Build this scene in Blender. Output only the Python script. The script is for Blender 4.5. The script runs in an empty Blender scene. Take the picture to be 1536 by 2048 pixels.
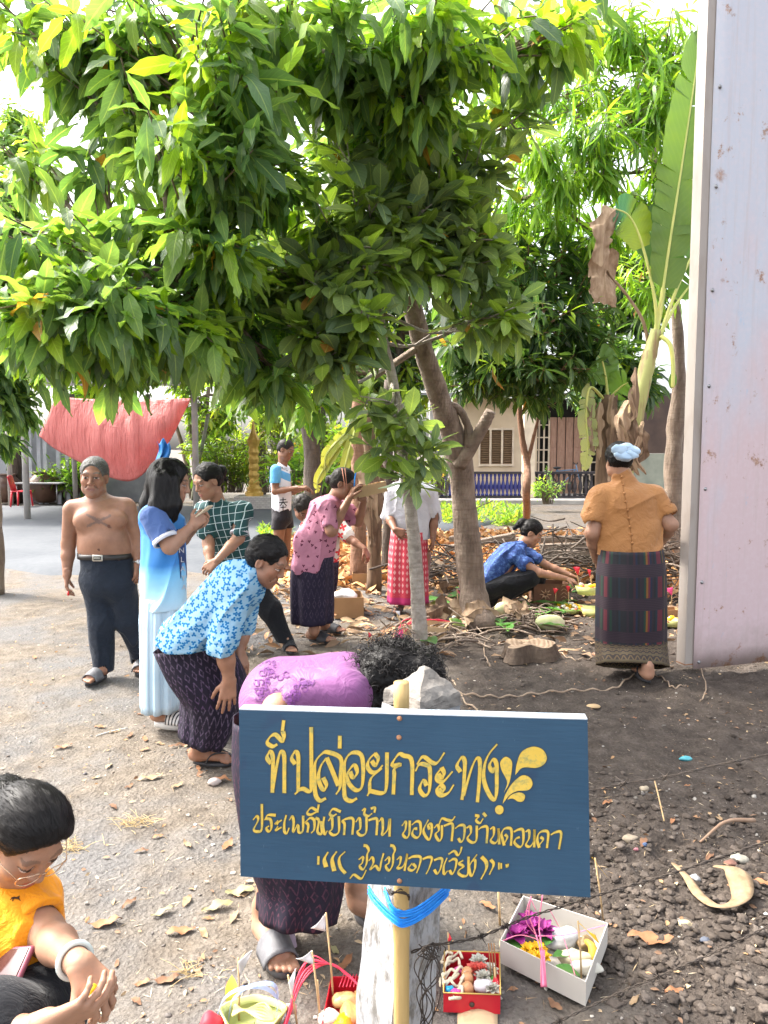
import bpy,bmesh,math,random
import numpy as np
from mathutils import Vector,Matrix
random.seed(7)
RNG=np.random.default_rng(11)
SC=bpy.context.scene
COL=SC.collection
R=math.radians
# ------------------------------------------------------------ camera, sky, sun
FPX,CAMH,PITCH=1500.0,1.62,R(4.9)
cam_d=bpy.data.cameras.new('camera')
cam=bpy.data.objects.new('camera',cam_d);COL.objects.link(cam)
cam.location=(0,0,CAMH)
cam.rotation_euler=(R(90)-PITCH,0,0)
cam_d.sensor_fit='VERTICAL';cam_d.sensor_height=36.0
cam_d.lens=36.0*FPX/2048.0
cam_d.clip_start=0.05;cam_d.clip_end=2000
SC.camera=cam
world=bpy.data.worlds.new("World");SC.world=world;world.use_nodes=True
SUN_EL,SUN_AZ=50.0,-68.0
wn=world.node_tree;wn.nodes.clear()
sky=wn.nodes.new('ShaderNodeTexSky');sky.sky_type='NISHITA';sky.sun_disc=False
sky.sun_elevation=R(SUN_EL);sky.sun_rotation=R(SUN_AZ)
sky.air_density=1.0;sky.dust_density=6.0;sky.ozone_density=0.6
hs=wn.nodes.new('ShaderNodeHueSaturation');hs.inputs['Saturation'].default_value=0.30
bg=wn.nodes.new('ShaderNodeBackground');bg.inputs['Strength'].default_value=0.15
wo=wn.nodes.new('ShaderNodeOutputWorld')
wn.links.new(sky.outputs[0],hs.inputs['Color']);wn.links.new(hs.outputs[0],bg.inputs['Color'])
wn.links.new(bg.outputs[0],wo.inputs['Surface'])
sun_d=bpy.data.lights.new('sun','SUN');sun_d.energy=1.35;sun_d.angle=R(9);sun_d.color=(1.0,0.93,0.82)
sun=bpy.data.objects.new('sun',sun_d);COL.objects.link(sun)
_sd=Vector((math.sin(R(SUN_AZ))*math.cos(R(SUN_EL)),math.cos(R(SUN_AZ))*math.cos(R(SUN_EL)),math.sin(R(SUN_EL))))
sun.rotation_euler=_sd.to_track_quat('Z','Y').to_euler()
SC.view_settings.view_transform='Standard';SC.view_settings.look='None'
SC.view_settings.exposure=2.35;SC.view_settings.gamma=1.0
SC.cycles.max_bounces=7;SC.cycles.diffuse_bounces=3;SC.cycles.glossy_bounces=2
SC.cycles.transmission_bounces=4;SC.cycles.transparent_max_bounces=8
SC.cycles.use_denoising=True
# ------------------------------------------------------------ pixel <-> place
_cp,_sp=math.cos(PITCH),math.sin(PITCH)
def at(px,py,Y):
 """the place at ground distance Y seen at photograph pixel (px, py)"""
 rx=(px-768)/FPX;ru=(1024-py)/FPX
 d=np.array([rx,_cp+ru*_sp,-_sp+ru*_cp])
 return np.array([0,0,CAMH])+d*(Y/d[1])
def gnd(px,py,z=0.0):
 rx=(px-768)/FPX;ru=(1024-py)/FPX
 d=np.array([rx,_cp+ru*_sp,-_sp+ru*_cp])
 t=(z-CAMH)/d[2]
 return np.array([0,0,CAMH])+d*t
def mpp(Y):return Y/FPX
# ------------------------------------------------------------ noise
def _hash(ix,iy,iz,seed):
 n=(ix.astype(np.int64)*374761393+iy.astype(np.int64)*668265263+iz.astype(np.int64)*1274126177+seed*974634541)&0xFFFFFFFF
 n=((n^(n>>13))*1274126177)&0xFFFFFFFF
 n=n^(n>>16)
 return(n&0xFFFF)/65535.0
def vnoise(p,seed=0):
 p=np.asarray(p,float);i=np.floor(p).astype(np.int64);f=p-i;f=f*f*(3-2*f)
 r=0
 for dx in(0,1):
  for dy in(0,1):
   for dz in(0,1):
    w=(f[...,0]if dx else 1-f[...,0])*(f[...,1]if dy else 1-f[...,1])*(f[...,2]if dz else 1-f[...,2])
    r=r+w*_hash(i[...,0]+dx,i[...,1]+dy,i[...,2]+dz,seed)
 return r*2-1
def fbm(p,seed=0,o=3):
 r,a=0,1.0
 p=np.asarray(p,float)
 for k in range(o):
  r=r+a*vnoise(p*(2**k),seed+k);a*=.5
 return r
def unit(v):
 v=np.asarray(v,float);return v/max(1e-9,np.linalg.norm(v))
def lin(h):
 h=h.lstrip('#');o=[]
 for k in(0,2,4):
  c=int(h[k:k+2],16)/255;o.append(c/12.92 if c<=.04045 else((c+.055)/1.055)**2.4)
 return tuple(o)
# ------------------------------------------------------------ objects
def thing(name,label,cat,loc=(0,0,0),group=None):
 o=bpy.data.objects.new(name,None);COL.objects.link(o)
 o.empty_display_size=.1;o.location=tuple(float(x)for x in loc)
 o['label']=label;o['category']=cat
 if group:o['group']=group
 return o
def tag(o,label=None,cat=None,group=None,kind=None):
 if label:o['label']=label
 if cat:o['category']=cat
 if group:o['group']=group
 if kind:o['kind']=kind
 return o
def world_loc(o):
 v=Vector((0,0,0))
 while o is not None:
  v=v+o.location;o=o.parent
 return np.array(v)
def mesh_obj(name,V,F,m,parent=None,loc=None,smooth=True,col=None,uv=None,mi=None):
 """V in world coordinates; F array of quads / tris or list of polygons"""
 V=np.asarray(V,float)
 base=np.array(loc,float)if loc is not None else np.zeros(3)
 pl=world_loc(parent)if parent is not None else np.zeros(3)
 org=base if parent is None else pl
 me=bpy.data.meshes.new(name)
 L=V-org
 if isinstance(F,np.ndarray):
  n,k=F.shape
  me.vertices.add(len(L));me.vertices.foreach_set('co',L.astype(np.float32).ravel())
  me.loops.add(n*k);me.loops.foreach_set('vertex_index',F.astype(np.int32).ravel())
  me.polygons.add(n)
  me.polygons.foreach_set('loop_start',np.arange(0,n*k,k,dtype=np.int32))
  me.polygons.foreach_set('loop_total',np.full(n,k,dtype=np.int32))
  me.update(calc_edges=True)
 else:
  me.from_pydata([tuple(v)for v in L],[],[tuple(int(i)for i in f)for f in F]);me.update()
 if smooth:me.polygons.foreach_set('use_smooth',np.ones(len(me.polygons),dtype=bool))
 for mm in(m if isinstance(m,(list,tuple))else[m]):me.materials.append(mm)
 if mi is not None:me.polygons.foreach_set('material_index',np.asarray(mi,dtype=np.int32))
 if col is not None:
  a=me.color_attributes.new('Col','FLOAT_COLOR','POINT')
  c=np.ones((len(V),4),np.float32);c[:,:3]=col
  a.data.foreach_set('color',c.ravel())
 if uv is not None:
  u=me.uv_layers.new(name='UVMap')
  li=np.empty(len(me.loops),np.int32);me.loops.foreach_get('vertex_index',li)
  u.data.foreach_set('uv',np.asarray(uv,np.float32)[li].ravel())
 me.validate()
 o=bpy.data.objects.new(name,me);COL.objects.link(o)
 if parent is not None:
  o.parent=parent
 else:
  o.location=tuple(base)
 return o
class MB:
 """collects shapes into one mesh"""
 def __init__(s):s.v=[];s.f=[];s.m=[];s.n=0;s.c=[];s.u=[];s.cur=0;s.col=(1,1,1)
 def add(s,V,F,uv=None,col=None):
  V=np.asarray(V,float)
  s.v.append(V);s.c.append(np.broadcast_to(np.array(s.col if col is None else col,float),(len(V),3)))
  s.u.append(np.zeros((len(V),2))if uv is None else np.asarray(uv,float))
  for f in F:s.f.append([int(i)+s.n for i in f]);s.m.append(s.cur)
  s.n+=len(V);return s
 def box(s,c,size,rot=None,taper=1.0):
  c=np.asarray(c,float);h=np.asarray(size,float)/2
  P=np.array([[x,y,z]for z in(-1,1)for y in(-1,1)for x in(-1,1)],float)*h
  P[4:,:2]*=taper
  if rot is not None:P=P@np.array(rot).T
  return s.add(P+c,[(0,2,3,1),(4,5,7,6),(0,1,5,4),(2,6,7,3),(0,4,6,2),(1,3,7,5)])
 def bbox(s,c,size,b=.004,rot=None):
  """box with chamfered edges"""
  bm=bmesh.new();bmesh.ops.create_cube(bm,size=1)
  for v in bm.verts:v.co=Vector((v.co.x*size[0],v.co.y*size[1],v.co.z*size[2]))
  bmesh.ops.bevel(bm,geom=bm.edges[:],offset=b,segments=2,affect='EDGES',profile=.5)
  bm.verts.index_update()
  P=np.array([v.co for v in bm.verts]);F=[[v.index for v in f.verts]for f in bm.faces];bm.free()
  if rot is not None:P=P@np.array(rot).T
  return s.add(P+np.asarray(c,float),F)
 def tube(s,pts,rad,n=8,cap=True,flat=1.0,wob=0.0,seed=0):
  P=np.asarray(pts,float);K=len(P);rad=np.broadcast_to(np.asarray(rad,float),(K,))
  T=np.gradient(P,axis=0);T/=np.maximum(1e-9,np.linalg.norm(T,axis=1))[:,None]
  up=np.array([0,0,1.0])if abs(T[0][2])<.9 else np.array([0,1.0,0])
  nrm=unit(np.cross(T[0],up));V=[]
  L=0;U=[]
  for k in range(K):
   nrm=unit(nrm-T[k]*np.dot(nrm,T[k]));b=np.cross(T[k],nrm)
   if k:L+=np.linalg.norm(P[k]-P[k-1])
   a=np.linspace(0,2*np.pi,n,endpoint=False)
   ring=P[k]+rad[k]*(np.cos(a)[:,None]*nrm+flat*np.sin(a)[:,None]*b)
   if wob:
    w=fbm(ring*(.35/max(rad[k],.01)),seed,2)[:,None]
    ring=P[k]+(ring-P[k])*(1+wob*w)
   V.append(ring);U.append(np.stack([a/6.283,np.full(n,L)],1))
  V=np.concatenate(V);U=np.concatenate(U)
  F=[(k*n+i,k*n+(i+1)%n,(k+1)*n+(i+1)%n,(k+1)*n+i)for k in range(K-1)for i in range(n)]
  if cap:F+=[tuple(range(n))[::-1],tuple((K-1)*n+i for i in range(n))]
  return s.add(V,F,U)
 def lathe(s,c,prof,n=16,axis=None,cap=True):
  """prof: list of (r, z)"""
  c=np.asarray(c,float);a=np.linspace(0,2*np.pi,n,endpoint=False);V=[]
  for r,z in prof:V.append(np.stack([r*np.cos(a),r*np.sin(a),np.full(n,z)],1))
  V=np.concatenate(V)
  if axis is not None:
   q=np.array(Vector((0,0,1)).rotation_difference(Vector(tuple(axis))).to_matrix());V=V@q.T
  K=len(prof)
  F=[(k*n+i,k*n+(i+1)%n,(k+1)*n+(i+1)%n,(k+1)*n+i)for k in range(K-1)for i in range(n)]
  if cap:F+=[tuple(range(n))[::-1],tuple((K-1)*n+i for i in range(n))]
  return s.add(V+c,F)
 def ball(s,c,r,n=10,m=7,noise=0.0,seed=0):
  r=np.broadcast_to(np.asarray(r,float),(3,));V=[[0,0,-1]]
  for j in range(1,m):
   ph=-np.pi/2+np.pi*j/m
   for i in range(n):
    a=2*np.pi*i/n;V.append([np.cos(ph)*np.cos(a),np.cos(ph)*np.sin(a),np.sin(ph)])
  V.append([0,0,1]);V=np.array(V,float)
  if noise:V=V*(1+noise*fbm(V*1.3+seed*7.1,seed,2))[:,None]
  F=[(0,1+(i+1)%n,1+i)for i in range(n)]
  for j in range(m-2):
   for i in range(n):
    a=1+j*n+i;b=1+j*n+(i+1)%n;F.append((a,b,b+n,a+n))
  t=len(V)-1;o=1+(m-2)*n
  F+=[(o+i,o+(i+1)%n,t)for i in range(n)]
  return s.add(V*r+np.asarray(c,float),F)
 def grid(s,P,uv=None):
  """P: (a, b, 3) array of points"""
  P=np.asarray(P,float);a,b,_=P.shape
  F=[(i*b+j,i*b+j+1,(i+1)*b+j+1,(i+1)*b+j)for i in range(a-1)for j in range(b-1)]
  if uv is None:
   g=np.stack(np.meshgrid(np.linspace(0,1,a),np.linspace(0,1,b),indexing='ij'),-1);uv=g.reshape(-1,2)
  return s.add(P.reshape(-1,3),F,uv)
 def build(s,name,m,parent=None,loc=None,smooth=True,usecol=False):
  if not s.v:print('EMPTY',name);return None
  V=np.concatenate(s.v)
  return mesh_obj(name,V,s.f,m,parent,loc,smooth,np.concatenate(s.c)if usecol else None,np.concatenate(s.u),s.m)
def solidify(o,t,off=0.0):
 md=o.modifiers.new('thickness','SOLIDIFY');md.thickness=t;md.offset=off;return o
def autosharp(o,ang=35):
 me=o.data;bm=bmesh.new();bm.from_mesh(me)
 for e in bm.edges:
  if len(e.link_faces)==2 and e.calc_face_angle(0)>R(ang):e.smooth=False
 bm.to_mesh(me);bm.free();return o
def rotz(a):
 c,s_=math.cos(a),math.sin(a);return np.array([[c,-s_,0],[s_,c,0],[0,0,1.0]])
def frame(fwd,up=(0,0,1)):
 """columns right, forward, up"""
 f=unit(fwd);r=unit(np.cross(f,np.asarray(up,float)));u=np.cross(r,f)
 return np.stack([r,f,u],1)
def spline(pts,n=8):
 P=np.asarray(pts,float);out=[]
 Q=np.vstack([2*P[0]-P[1],P,2*P[-1]-P[-2]])
 for k in range(1,len(Q)-2):
  t=np.linspace(0,1,n,endpoint=False)[:,None]
  p0,p1,p2,p3=Q[k-1],Q[k],Q[k+1],Q[k+2]
  out.append(.5*(2*p1+(p2-p0)*t+(2*p0-5*p1+4*p2-p3)*t**2+(3*p1-p0-3*p2+p3)*t**3))
 out.append(P[-1][None]);return np.concatenate(out)
# ------------------------------------------------------------ materials
class N:
 def __init__(s,name):
  s.m=bpy.data.materials.new(name);s.m.use_nodes=True;s.t=s.m.node_tree
  s.b=s.t.nodes['Principled BSDF'];s.out=s.t.nodes['Material Output']
 def n(s,typ,**kw):
  o=s.t.nodes.new('ShaderNode'+typ)
  for k,v in kw.items():
   if k in o.inputs.keys():o.inputs[k].default_value=v
   else:setattr(o,k,v)
  return o
 def l(s,a,b):s.t.links.new(a,b)
 def sock(s,x,i):
  if isinstance(x,(int,float)):i.default_value=x
  elif isinstance(x,tuple):i.default_value=(*x,1)if len(x)==3 and len(i.default_value)==4 else x
  else:s.l(x,i)
 def math(s,op,a,b=0.0,c=None):
  o=s.t.nodes.new('ShaderNodeMath');o.operation=op;s.sock(a,o.inputs[0]);s.sock(b,o.inputs[1])
  if c is not None:s.sock(c,o.inputs[2])
  return o.outputs[0]
 def mix(s,fac,a,b,typ='MIX'):
  o=s.t.nodes.new('ShaderNodeMix');o.data_type='RGBA';o.blend_type=typ
  s.sock(fac,o.inputs[0]);s.sock(a,o.inputs[6]);s.sock(b,o.inputs[7]);return o.outputs[2]
 def ramp(s,fac,stops):
  o=s.t.nodes.new('ShaderNodeValToRGB');e=o.color_ramp.elements
  while len(e)<len(stops):e.new(.5)
  for k,(p,c)in enumerate(stops):
   e[k].position=p;e[k].color=(*c,1)if not isinstance(c,(int,float))else(c,c,c,1)
  s.sock(fac,o.inputs[0]);return o.outputs[0]
 def coord(s,kind='Object'):
  return s.t.nodes.new('ShaderNodeTexCoord').outputs[kind]
 def mapv(s,v,scale=(1,1,1),rot=(0,0,0),loc=(0,0,0)):
  o=s.t.nodes.new('ShaderNodeMapping');s.l(v,o.inputs[0]);o.inputs['Scale'].default_value=scale
  o.inputs['Rotation'].default_value=rot;o.inputs['Location'].default_value=loc;return o.outputs[0]
 def noise(s,v,scale,detail=4,rough=.55,dist=0):
  o=s.n('TexNoise');s.l(v,o.inputs['Vector']);o.inputs['Scale'].default_value=scale
  o.inputs['Detail'].default_value=detail;o.inputs['Roughness'].default_value=rough;o.inputs['Distortion'].default_value=dist
  return o.outputs[0]
 def voro(s,v,scale,feat='F1',out='Distance',rnd=1.0):
  o=s.n('TexVoronoi');o.feature=feat;s.l(v,o.inputs['Vector']);o.inputs['Scale'].default_value=scale
  o.inputs['Randomness'].default_value=rnd;return o.outputs[out]
 def attr(s,name='Col',out='Color'):
  o=s.n('Attribute');o.attribute_name=name;return o.outputs[out]
 def xyz(s,v):
  o=s.n('SeparateXYZ');s.l(v,o.inputs[0]);return o.outputs
 def base(s,c):s.sock(c,s.b.inputs['Base Color'])
 def rough(s,r):s.sock(r,s.b.inputs['Roughness'])
 def bump(s,h,strength=.3,dist=.01,prev=None):
  o=s.n('Bump');s.l(h,o.inputs['Height']);o.inputs['Strength'].default_value=strength;o.inputs['Distance'].default_value=dist
  if prev is not None:s.l(prev,o.inputs['Normal'])
  s.l(o.outputs[0],s.b.inputs['Normal']);return o.outputs[0]
def M(name,c1,c2=None,scale=6.0,rough=.7,bump=0.0,bscale=40.0,spec=.4,metal=0.0,detail=4,lo=.35,hi=.65,stretch=(1,1,1),bd=.006):
 s=N(name);co=s.coord()
 if stretch!=(1,1,1):co=s.mapv(co,stretch)
 if c2 is None:c2=tuple(x*.8 for x in c1)
 f=s.noise(co,scale,detail)
 s.base(s.ramp(f,[(lo,c1),(hi,c2)]));s.rough(rough)
 s.b.inputs['Specular IOR Level'].default_value=spec;s.b.inputs['Metallic'].default_value=metal
 if bump:s.bump(s.noise(co,bscale,5),bump,bd)
 return s.m
# ------------------------------------------------------------ smooth bodies: a distance field meshed into one surface
class SDF:
 def __init__(s):s.p=[];s.cuts=[]
 def _add(s,fn,lo,hi,k,op):s.p.append((fn,np.asarray(lo,float),np.asarray(hi,float),k,op));return s
 def cap(s,a,b,ra,rb=None,k=.02,op='u'):
  a=np.asarray(a,float);b=np.asarray(b,float);rb=ra if rb is None else rb
  ba=b-a;L2=max(1e-9,float(ba@ba))
  def fn(P):
   q=P-a;t=np.clip((q@ba)/L2,0,1)
   return np.linalg.norm(q-t[...,None]*ba,axis=-1)-(ra+(rb-ra)*t)
  m=max(ra,rb);return s._add(fn,np.minimum(a,b)-m,np.maximum(a,b)+m,k,op)
 def ocap(s,a,b,ra,rb,axis,wide,k=.03,op='u'):
  """capsule whose section is `wide` times wider along axis"""
  a=np.asarray(a,float);b=np.asarray(b,float);ax=unit(axis)
  g=1-1/wide
  bb=b-a;b2=bb-ax*(bb@ax)*g;L2=max(1e-9,float(b2@b2))
  def fn(P):
   q=P-a;q=q-(q@ax)[...,None]*ax*g
   t=np.clip((q@b2)/L2,0,1)
   return(np.linalg.norm(q-t[...,None]*b2,axis=-1)-(ra+(rb-ra)*t))*(1 if wide>=1 else wide)
  m=max(ra,rb)*max(1,wide);return s._add(fn,np.minimum(a,b)-m,np.maximum(a,b)+m,k,op)
 def chain(s,pts,rad,k=.02,op='u'):
  for i in range(len(pts)-1):s.cap(pts[i],pts[i+1],rad[i],rad[i+1],k,op)
  return s
 def ell(s,c,r,rot=None,k=.02,op='u'):
  c=np.asarray(c,float);r=np.broadcast_to(np.asarray(r,float),(3,));rt=np.eye(3)if rot is None else np.array(rot)
  def fn(P):
   q=(P-c)@rt
   k0=np.linalg.norm(q/r,axis=-1);k1=np.linalg.norm(q/(r*r),axis=-1)
   return k0*(k0-1)/np.maximum(k1,1e-6)
  e=np.sqrt(((rt*r)**2).sum(1));return s._add(fn,c-e,c+e,k,op)
 def cut(s,p,n,k=.004):
  """removes what lies on the side n points to"""
  s.cuts.append((np.asarray(p,float),unit(n),k));return s
 def plane_sub(s,p,n,lo,hi,k=.004):
  p=np.asarray(p,float);n=unit(n)
  return s._add(lambda P:-((P-p)@n),lo,hi,k,'s')
 def grid(s,h,disp=None,lo=None,hi=None):
  if lo is None:
   U=[q for q in s.p if q[4]=='u']
   lo=np.min([q[1]for q in U],0)-4*h-.02;hi=np.max([q[2]for q in U],0)+4*h+.02
  n=np.ceil((hi-lo)/h).astype(int)+1
  ax=[lo[i]+h*np.arange(n[i])for i in range(3)]
  d=np.full(n,1.0,np.float32)
  for fn,pl,ph,k,op in s.p:
   m=k+3*h
   i0=np.maximum(0,np.floor((pl-m-lo)/h).astype(int));i1=np.minimum(n,np.ceil((ph+m-lo)/h).astype(int)+1)
   if(i1<=i0).any():continue
   sl=tuple(slice(i0[i],i1[i])for i in range(3))
   P=np.stack(np.meshgrid(*[ax[i][sl[i]]for i in range(3)],indexing='ij'),-1)
   e=fn(P);c=d[sl];k=max(k,1e-5)
   if op=='u':
    t=np.clip(.5+.5*(c-e)/k,0,1);d[sl]=c*(1-t)+e*t-k*t*(1-t)
   else:
    e=-e;t=np.clip(.5-.5*(c-e)/k,0,1);d[sl]=c*(1-t)+e*t+k*t*(1-t)
  if disp is not None:
   I=np.nonzero(np.abs(d)<4*h+.01)
   P=np.stack([ax[i][I[i]]for i in range(3)],-1);d[I]+=disp(P)
  for p,nn,k in s.cuts:
   e=sum(nn[i]*(ax[i]-p[i]).reshape([-1 if j==i else 1 for j in range(3)])for i in range(3))
   d=np.maximum(d,e.astype(np.float32))
  d[0],d[-1]=1,1;d[:,0],d[:,-1]=1,1;d[:,:,0],d[:,:,-1]=1,1
  return d,lo
 def mesh(s,h=.006,disp=None,lo=None,hi=None):
  d,lo=s.grid(h,disp,lo,hi);return nets(d,lo,h)
def nets(d,lo,h):
 S=d<0;sh=np.array(d.shape)-1
 cnt=np.zeros(sh,np.int8)
 for c in np.ndindex(2,2,2):cnt+=S[c[0]:c[0]+sh[0],c[1]:c[1]+sh[1],c[2]:c[2]+sh[2]]
 act=(cnt>0)&(cnt<8);I=np.nonzero(act);n=len(I[0])
 pos=np.zeros((n,3));w=np.zeros(n);G=np.stack(I,-1)
 for a in range(3):
  b,c=[x for x in range(3)if x!=a]
  for u in(0,1):
   for v in(0,1):
    o0=np.zeros(3,int);o0[b]=u;o0[c]=v;o1=o0.copy();o1[a]=1
    q0=G+o0;q1=G+o1
    d0=d[tuple(q0.T)];d1=d[tuple(q1.T)];x=(d0<0)!=(d1<0)
    t=np.where(x,d0/np.where(x,d0-d1,1),0)
    p=o0+(o1-o0)*t[:,None];pos+=np.where(x[:,None],p,0);w+=x
 V=(G+pos/w[:,None])*h+lo
 idx=np.full(sh,-1,np.int64);idx[I]=np.arange(n);F=[]
 for a in range(3):
  b,c=[(1,2),(2,0),(0,1)][a]
  s0=[slice(None)]*3;s1=[slice(None)]*3;s0[a]=slice(0,-1);s1[a]=slice(1,None)
  e0,e1=S[tuple(s0)],S[tuple(s1)];X=np.stack(np.nonzero(e0!=e1),-1)
  if len(X)==0:continue
  ok=(X[:,b]>0)&(X[:,c]>0)&(X[:,b]<d.shape[b]-1)&(X[:,c]<d.shape[c]-1);X=X[ok]
  ob=np.zeros(3,int);ob[b]=1;oc=np.zeros(3,int);oc[c]=1
  q=np.stack([idx[tuple((X-ob-oc).T)],idx[tuple((X-oc).T)],idx[tuple(X.T)],idx[tuple((X-ob).T)]],1)
  fl=e0[tuple(X.T)];q=np.where(fl[:,None],q,q[:,::-1]);F.append(q)
 return V,np.concatenate(F)
def join(*mm):
 V=[];F=[];n=0
 for v,f in mm:V.append(v);F.append(f+n);n+=len(v)
 return np.concatenate(V),np.concatenate(F)
def folds(amp,freq,g=(0,0,1),squash=.22,seed=0,soft=True):
 g=unit(g)
 def fn(P):
  q=P-(P@g)[...,None]*g*(1-squash)
  f=fbm(q*freq+seed*3.7,seed,2);r=1-np.abs(fbm(q*freq*.8+5.1+seed*1.9,seed+7,2))
  return amp*(.45*f-.95*(r**4-.35))
 return fn
# ------------------------------------------------------------ people
def hand(S,w,d,n,side=1,s=1.0,curl=(.35,.35,.3),fcurl=None,thumb=.5,spread=.05):
 """w wrist, d finger direction, n palm normal; side = +1 thumb towards cross(n, d)"""
 d=unit(d);n=unit(np.asarray(n,float)-d*np.dot(n,d));t=np.cross(n,d)*side
 w=np.asarray(w,float)
 def q(x,y,z=0):return w+(t*x+d*y+n*z)*s
 X=[.030,.010,-.011,-.030];Y=[.086,.092,.087,.076];L=[.072,.080,.074,.058]
 for i in range(4):
  S.cap(q(X[i]*.55,.005),q(X[i],Y[i]),.0150*s,.0112*s,k=.014*s)
 S.cap(q(.012,.02,.006),q(.02,.055,.006),.013*s,.010*s,k=.014*s)
 for i in range(4):
  c=curl if fcurl is None else fcurl[i]
  p=q(X[i],Y[i]-.004);a=0;dd=unit(d+t*(1.5-i)*spread);l=L[i]*s;r0=(.0090,.0092,.0088,.0078)[i]*s
  for j,(fr,b)in enumerate(zip((.44,.31,.25),c)):
   a+=b;v=dd*math.cos(a)+n*math.sin(a);e=p+v*l*fr
   S.cap(p,e,r0*(1-.08*j),r0*(.93-.1*j),k=.0045*s);p=e
 p=q(.020,.022,.004);v=unit(t*.75+d*.75+n*.25);e=p+v*.042*s
 S.cap(p,e,.0135*s,.0105*s,k=.012*s)
 v=unit(v+(d*.5+n*thumb-t*thumb*.6));e2=e+v*.030*s;S.cap(e,e2,.0105*s,.0092*s,k=.004)
 v=unit(v+(d*.15+n*thumb*.5-t*thumb*.4));S.cap(e2,e2+v*.024*s,.0092*s,.0075*s,k=.004)
 return S
def foot(S,heel,toe,s=1.0,ank=None):
 """heel: ground point under the heel; toe direction"""
 h=np.asarray(heel,float);t=unit(toe);r=np.cross(t,[0,0,1.0])
 def q(x,y,z):return h+(r*x+t*y)*s+np.array([0,0,z*s])
 S.cap(q(0,0,.036),q(0,.05,.045),.033*s,.034*s,k=.02)
 S.ocap(q(0,.03,.045),q(0,.165,.030),.034*s,.024*s,r,1.5,k=.025)
 for i in range(5):
  x=-.034+.017*i
  l=(.222,.226,.216,.205,.19)[i]
  S.cap(q(x*.95,.16,.022),q(x*1.05,l,.015),.014*s if i==0 else .0115*s,.012*s if i==0 else .0092*s,k=.005)
 if ank is not None:S.cap(q(0,.012,.05),ank,.036*s,.038*s,k=.03)
 return S
def sandal(p,heel,toe,m_sole,m_strap,s=1.0,kind='thong',ln=.25,sole_h=.022):
 h=np.asarray(heel,float);t=unit(toe);r=np.cross(t,[0,0,1.0])
 def q(x,y,z):return h+(r*x+t*y)*s+np.array([0,0,z])
 out=[]
 for k in range(28):
  a=2*np.pi*k/28;y=-.005+(ln-.035)*.5*(1-math.cos(a))-.025+.02;w=.036+.012*max(0,(1-math.cos(a))/2-.3)
  out.append((math.sin(a)*w*(1 if abs(math.sin(a))<.99 else 1),y))
 m=MB();V=[]
 for z in(-sole_h,-sole_h*.25,0):V+=[q(x*(1.0 if z<0 else .96),y,z)for x,y in out]
 n=28;F=[(k*n+i,k*n+(i+1)%n,(k+1)*n+(i+1)%n,(k+1)*n+i)for k in range(2)for i in range(n)]
 F+=[tuple(range(n))[::-1],tuple(2*n+i for i in range(n))]
 m.add(np.array(V),F);a=m.build('sandal',m_sole,p)
 st=MB()
 if kind=='thong':
  for sx in(-1,1):
   st.tube(spline([q(sx*.042,.07,.002),q(sx*.038,.10,.045),q(sx*.018,.145,.052),q(-.012,.19,.030),q(-.012,.195,.0)],5),.0065*s,6,flat=.6)
 else:
  P=[]
  for u in np.linspace(0,1,7):
   row=[]
   for b in np.linspace(-1.6,1.6,13):
    row.append(q(.050*math.sin(b),.10+.085*u-.01*abs(math.sin(b)),max(.0,.073-.026*u)*max(0,math.cos(b*.98))+.001))
   P.append(row)
  st.grid(np.array(P))
 b=st.build('strap',m_strap,a)
 if kind!='thong':solidify(b,.006,1)
 return a
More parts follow.
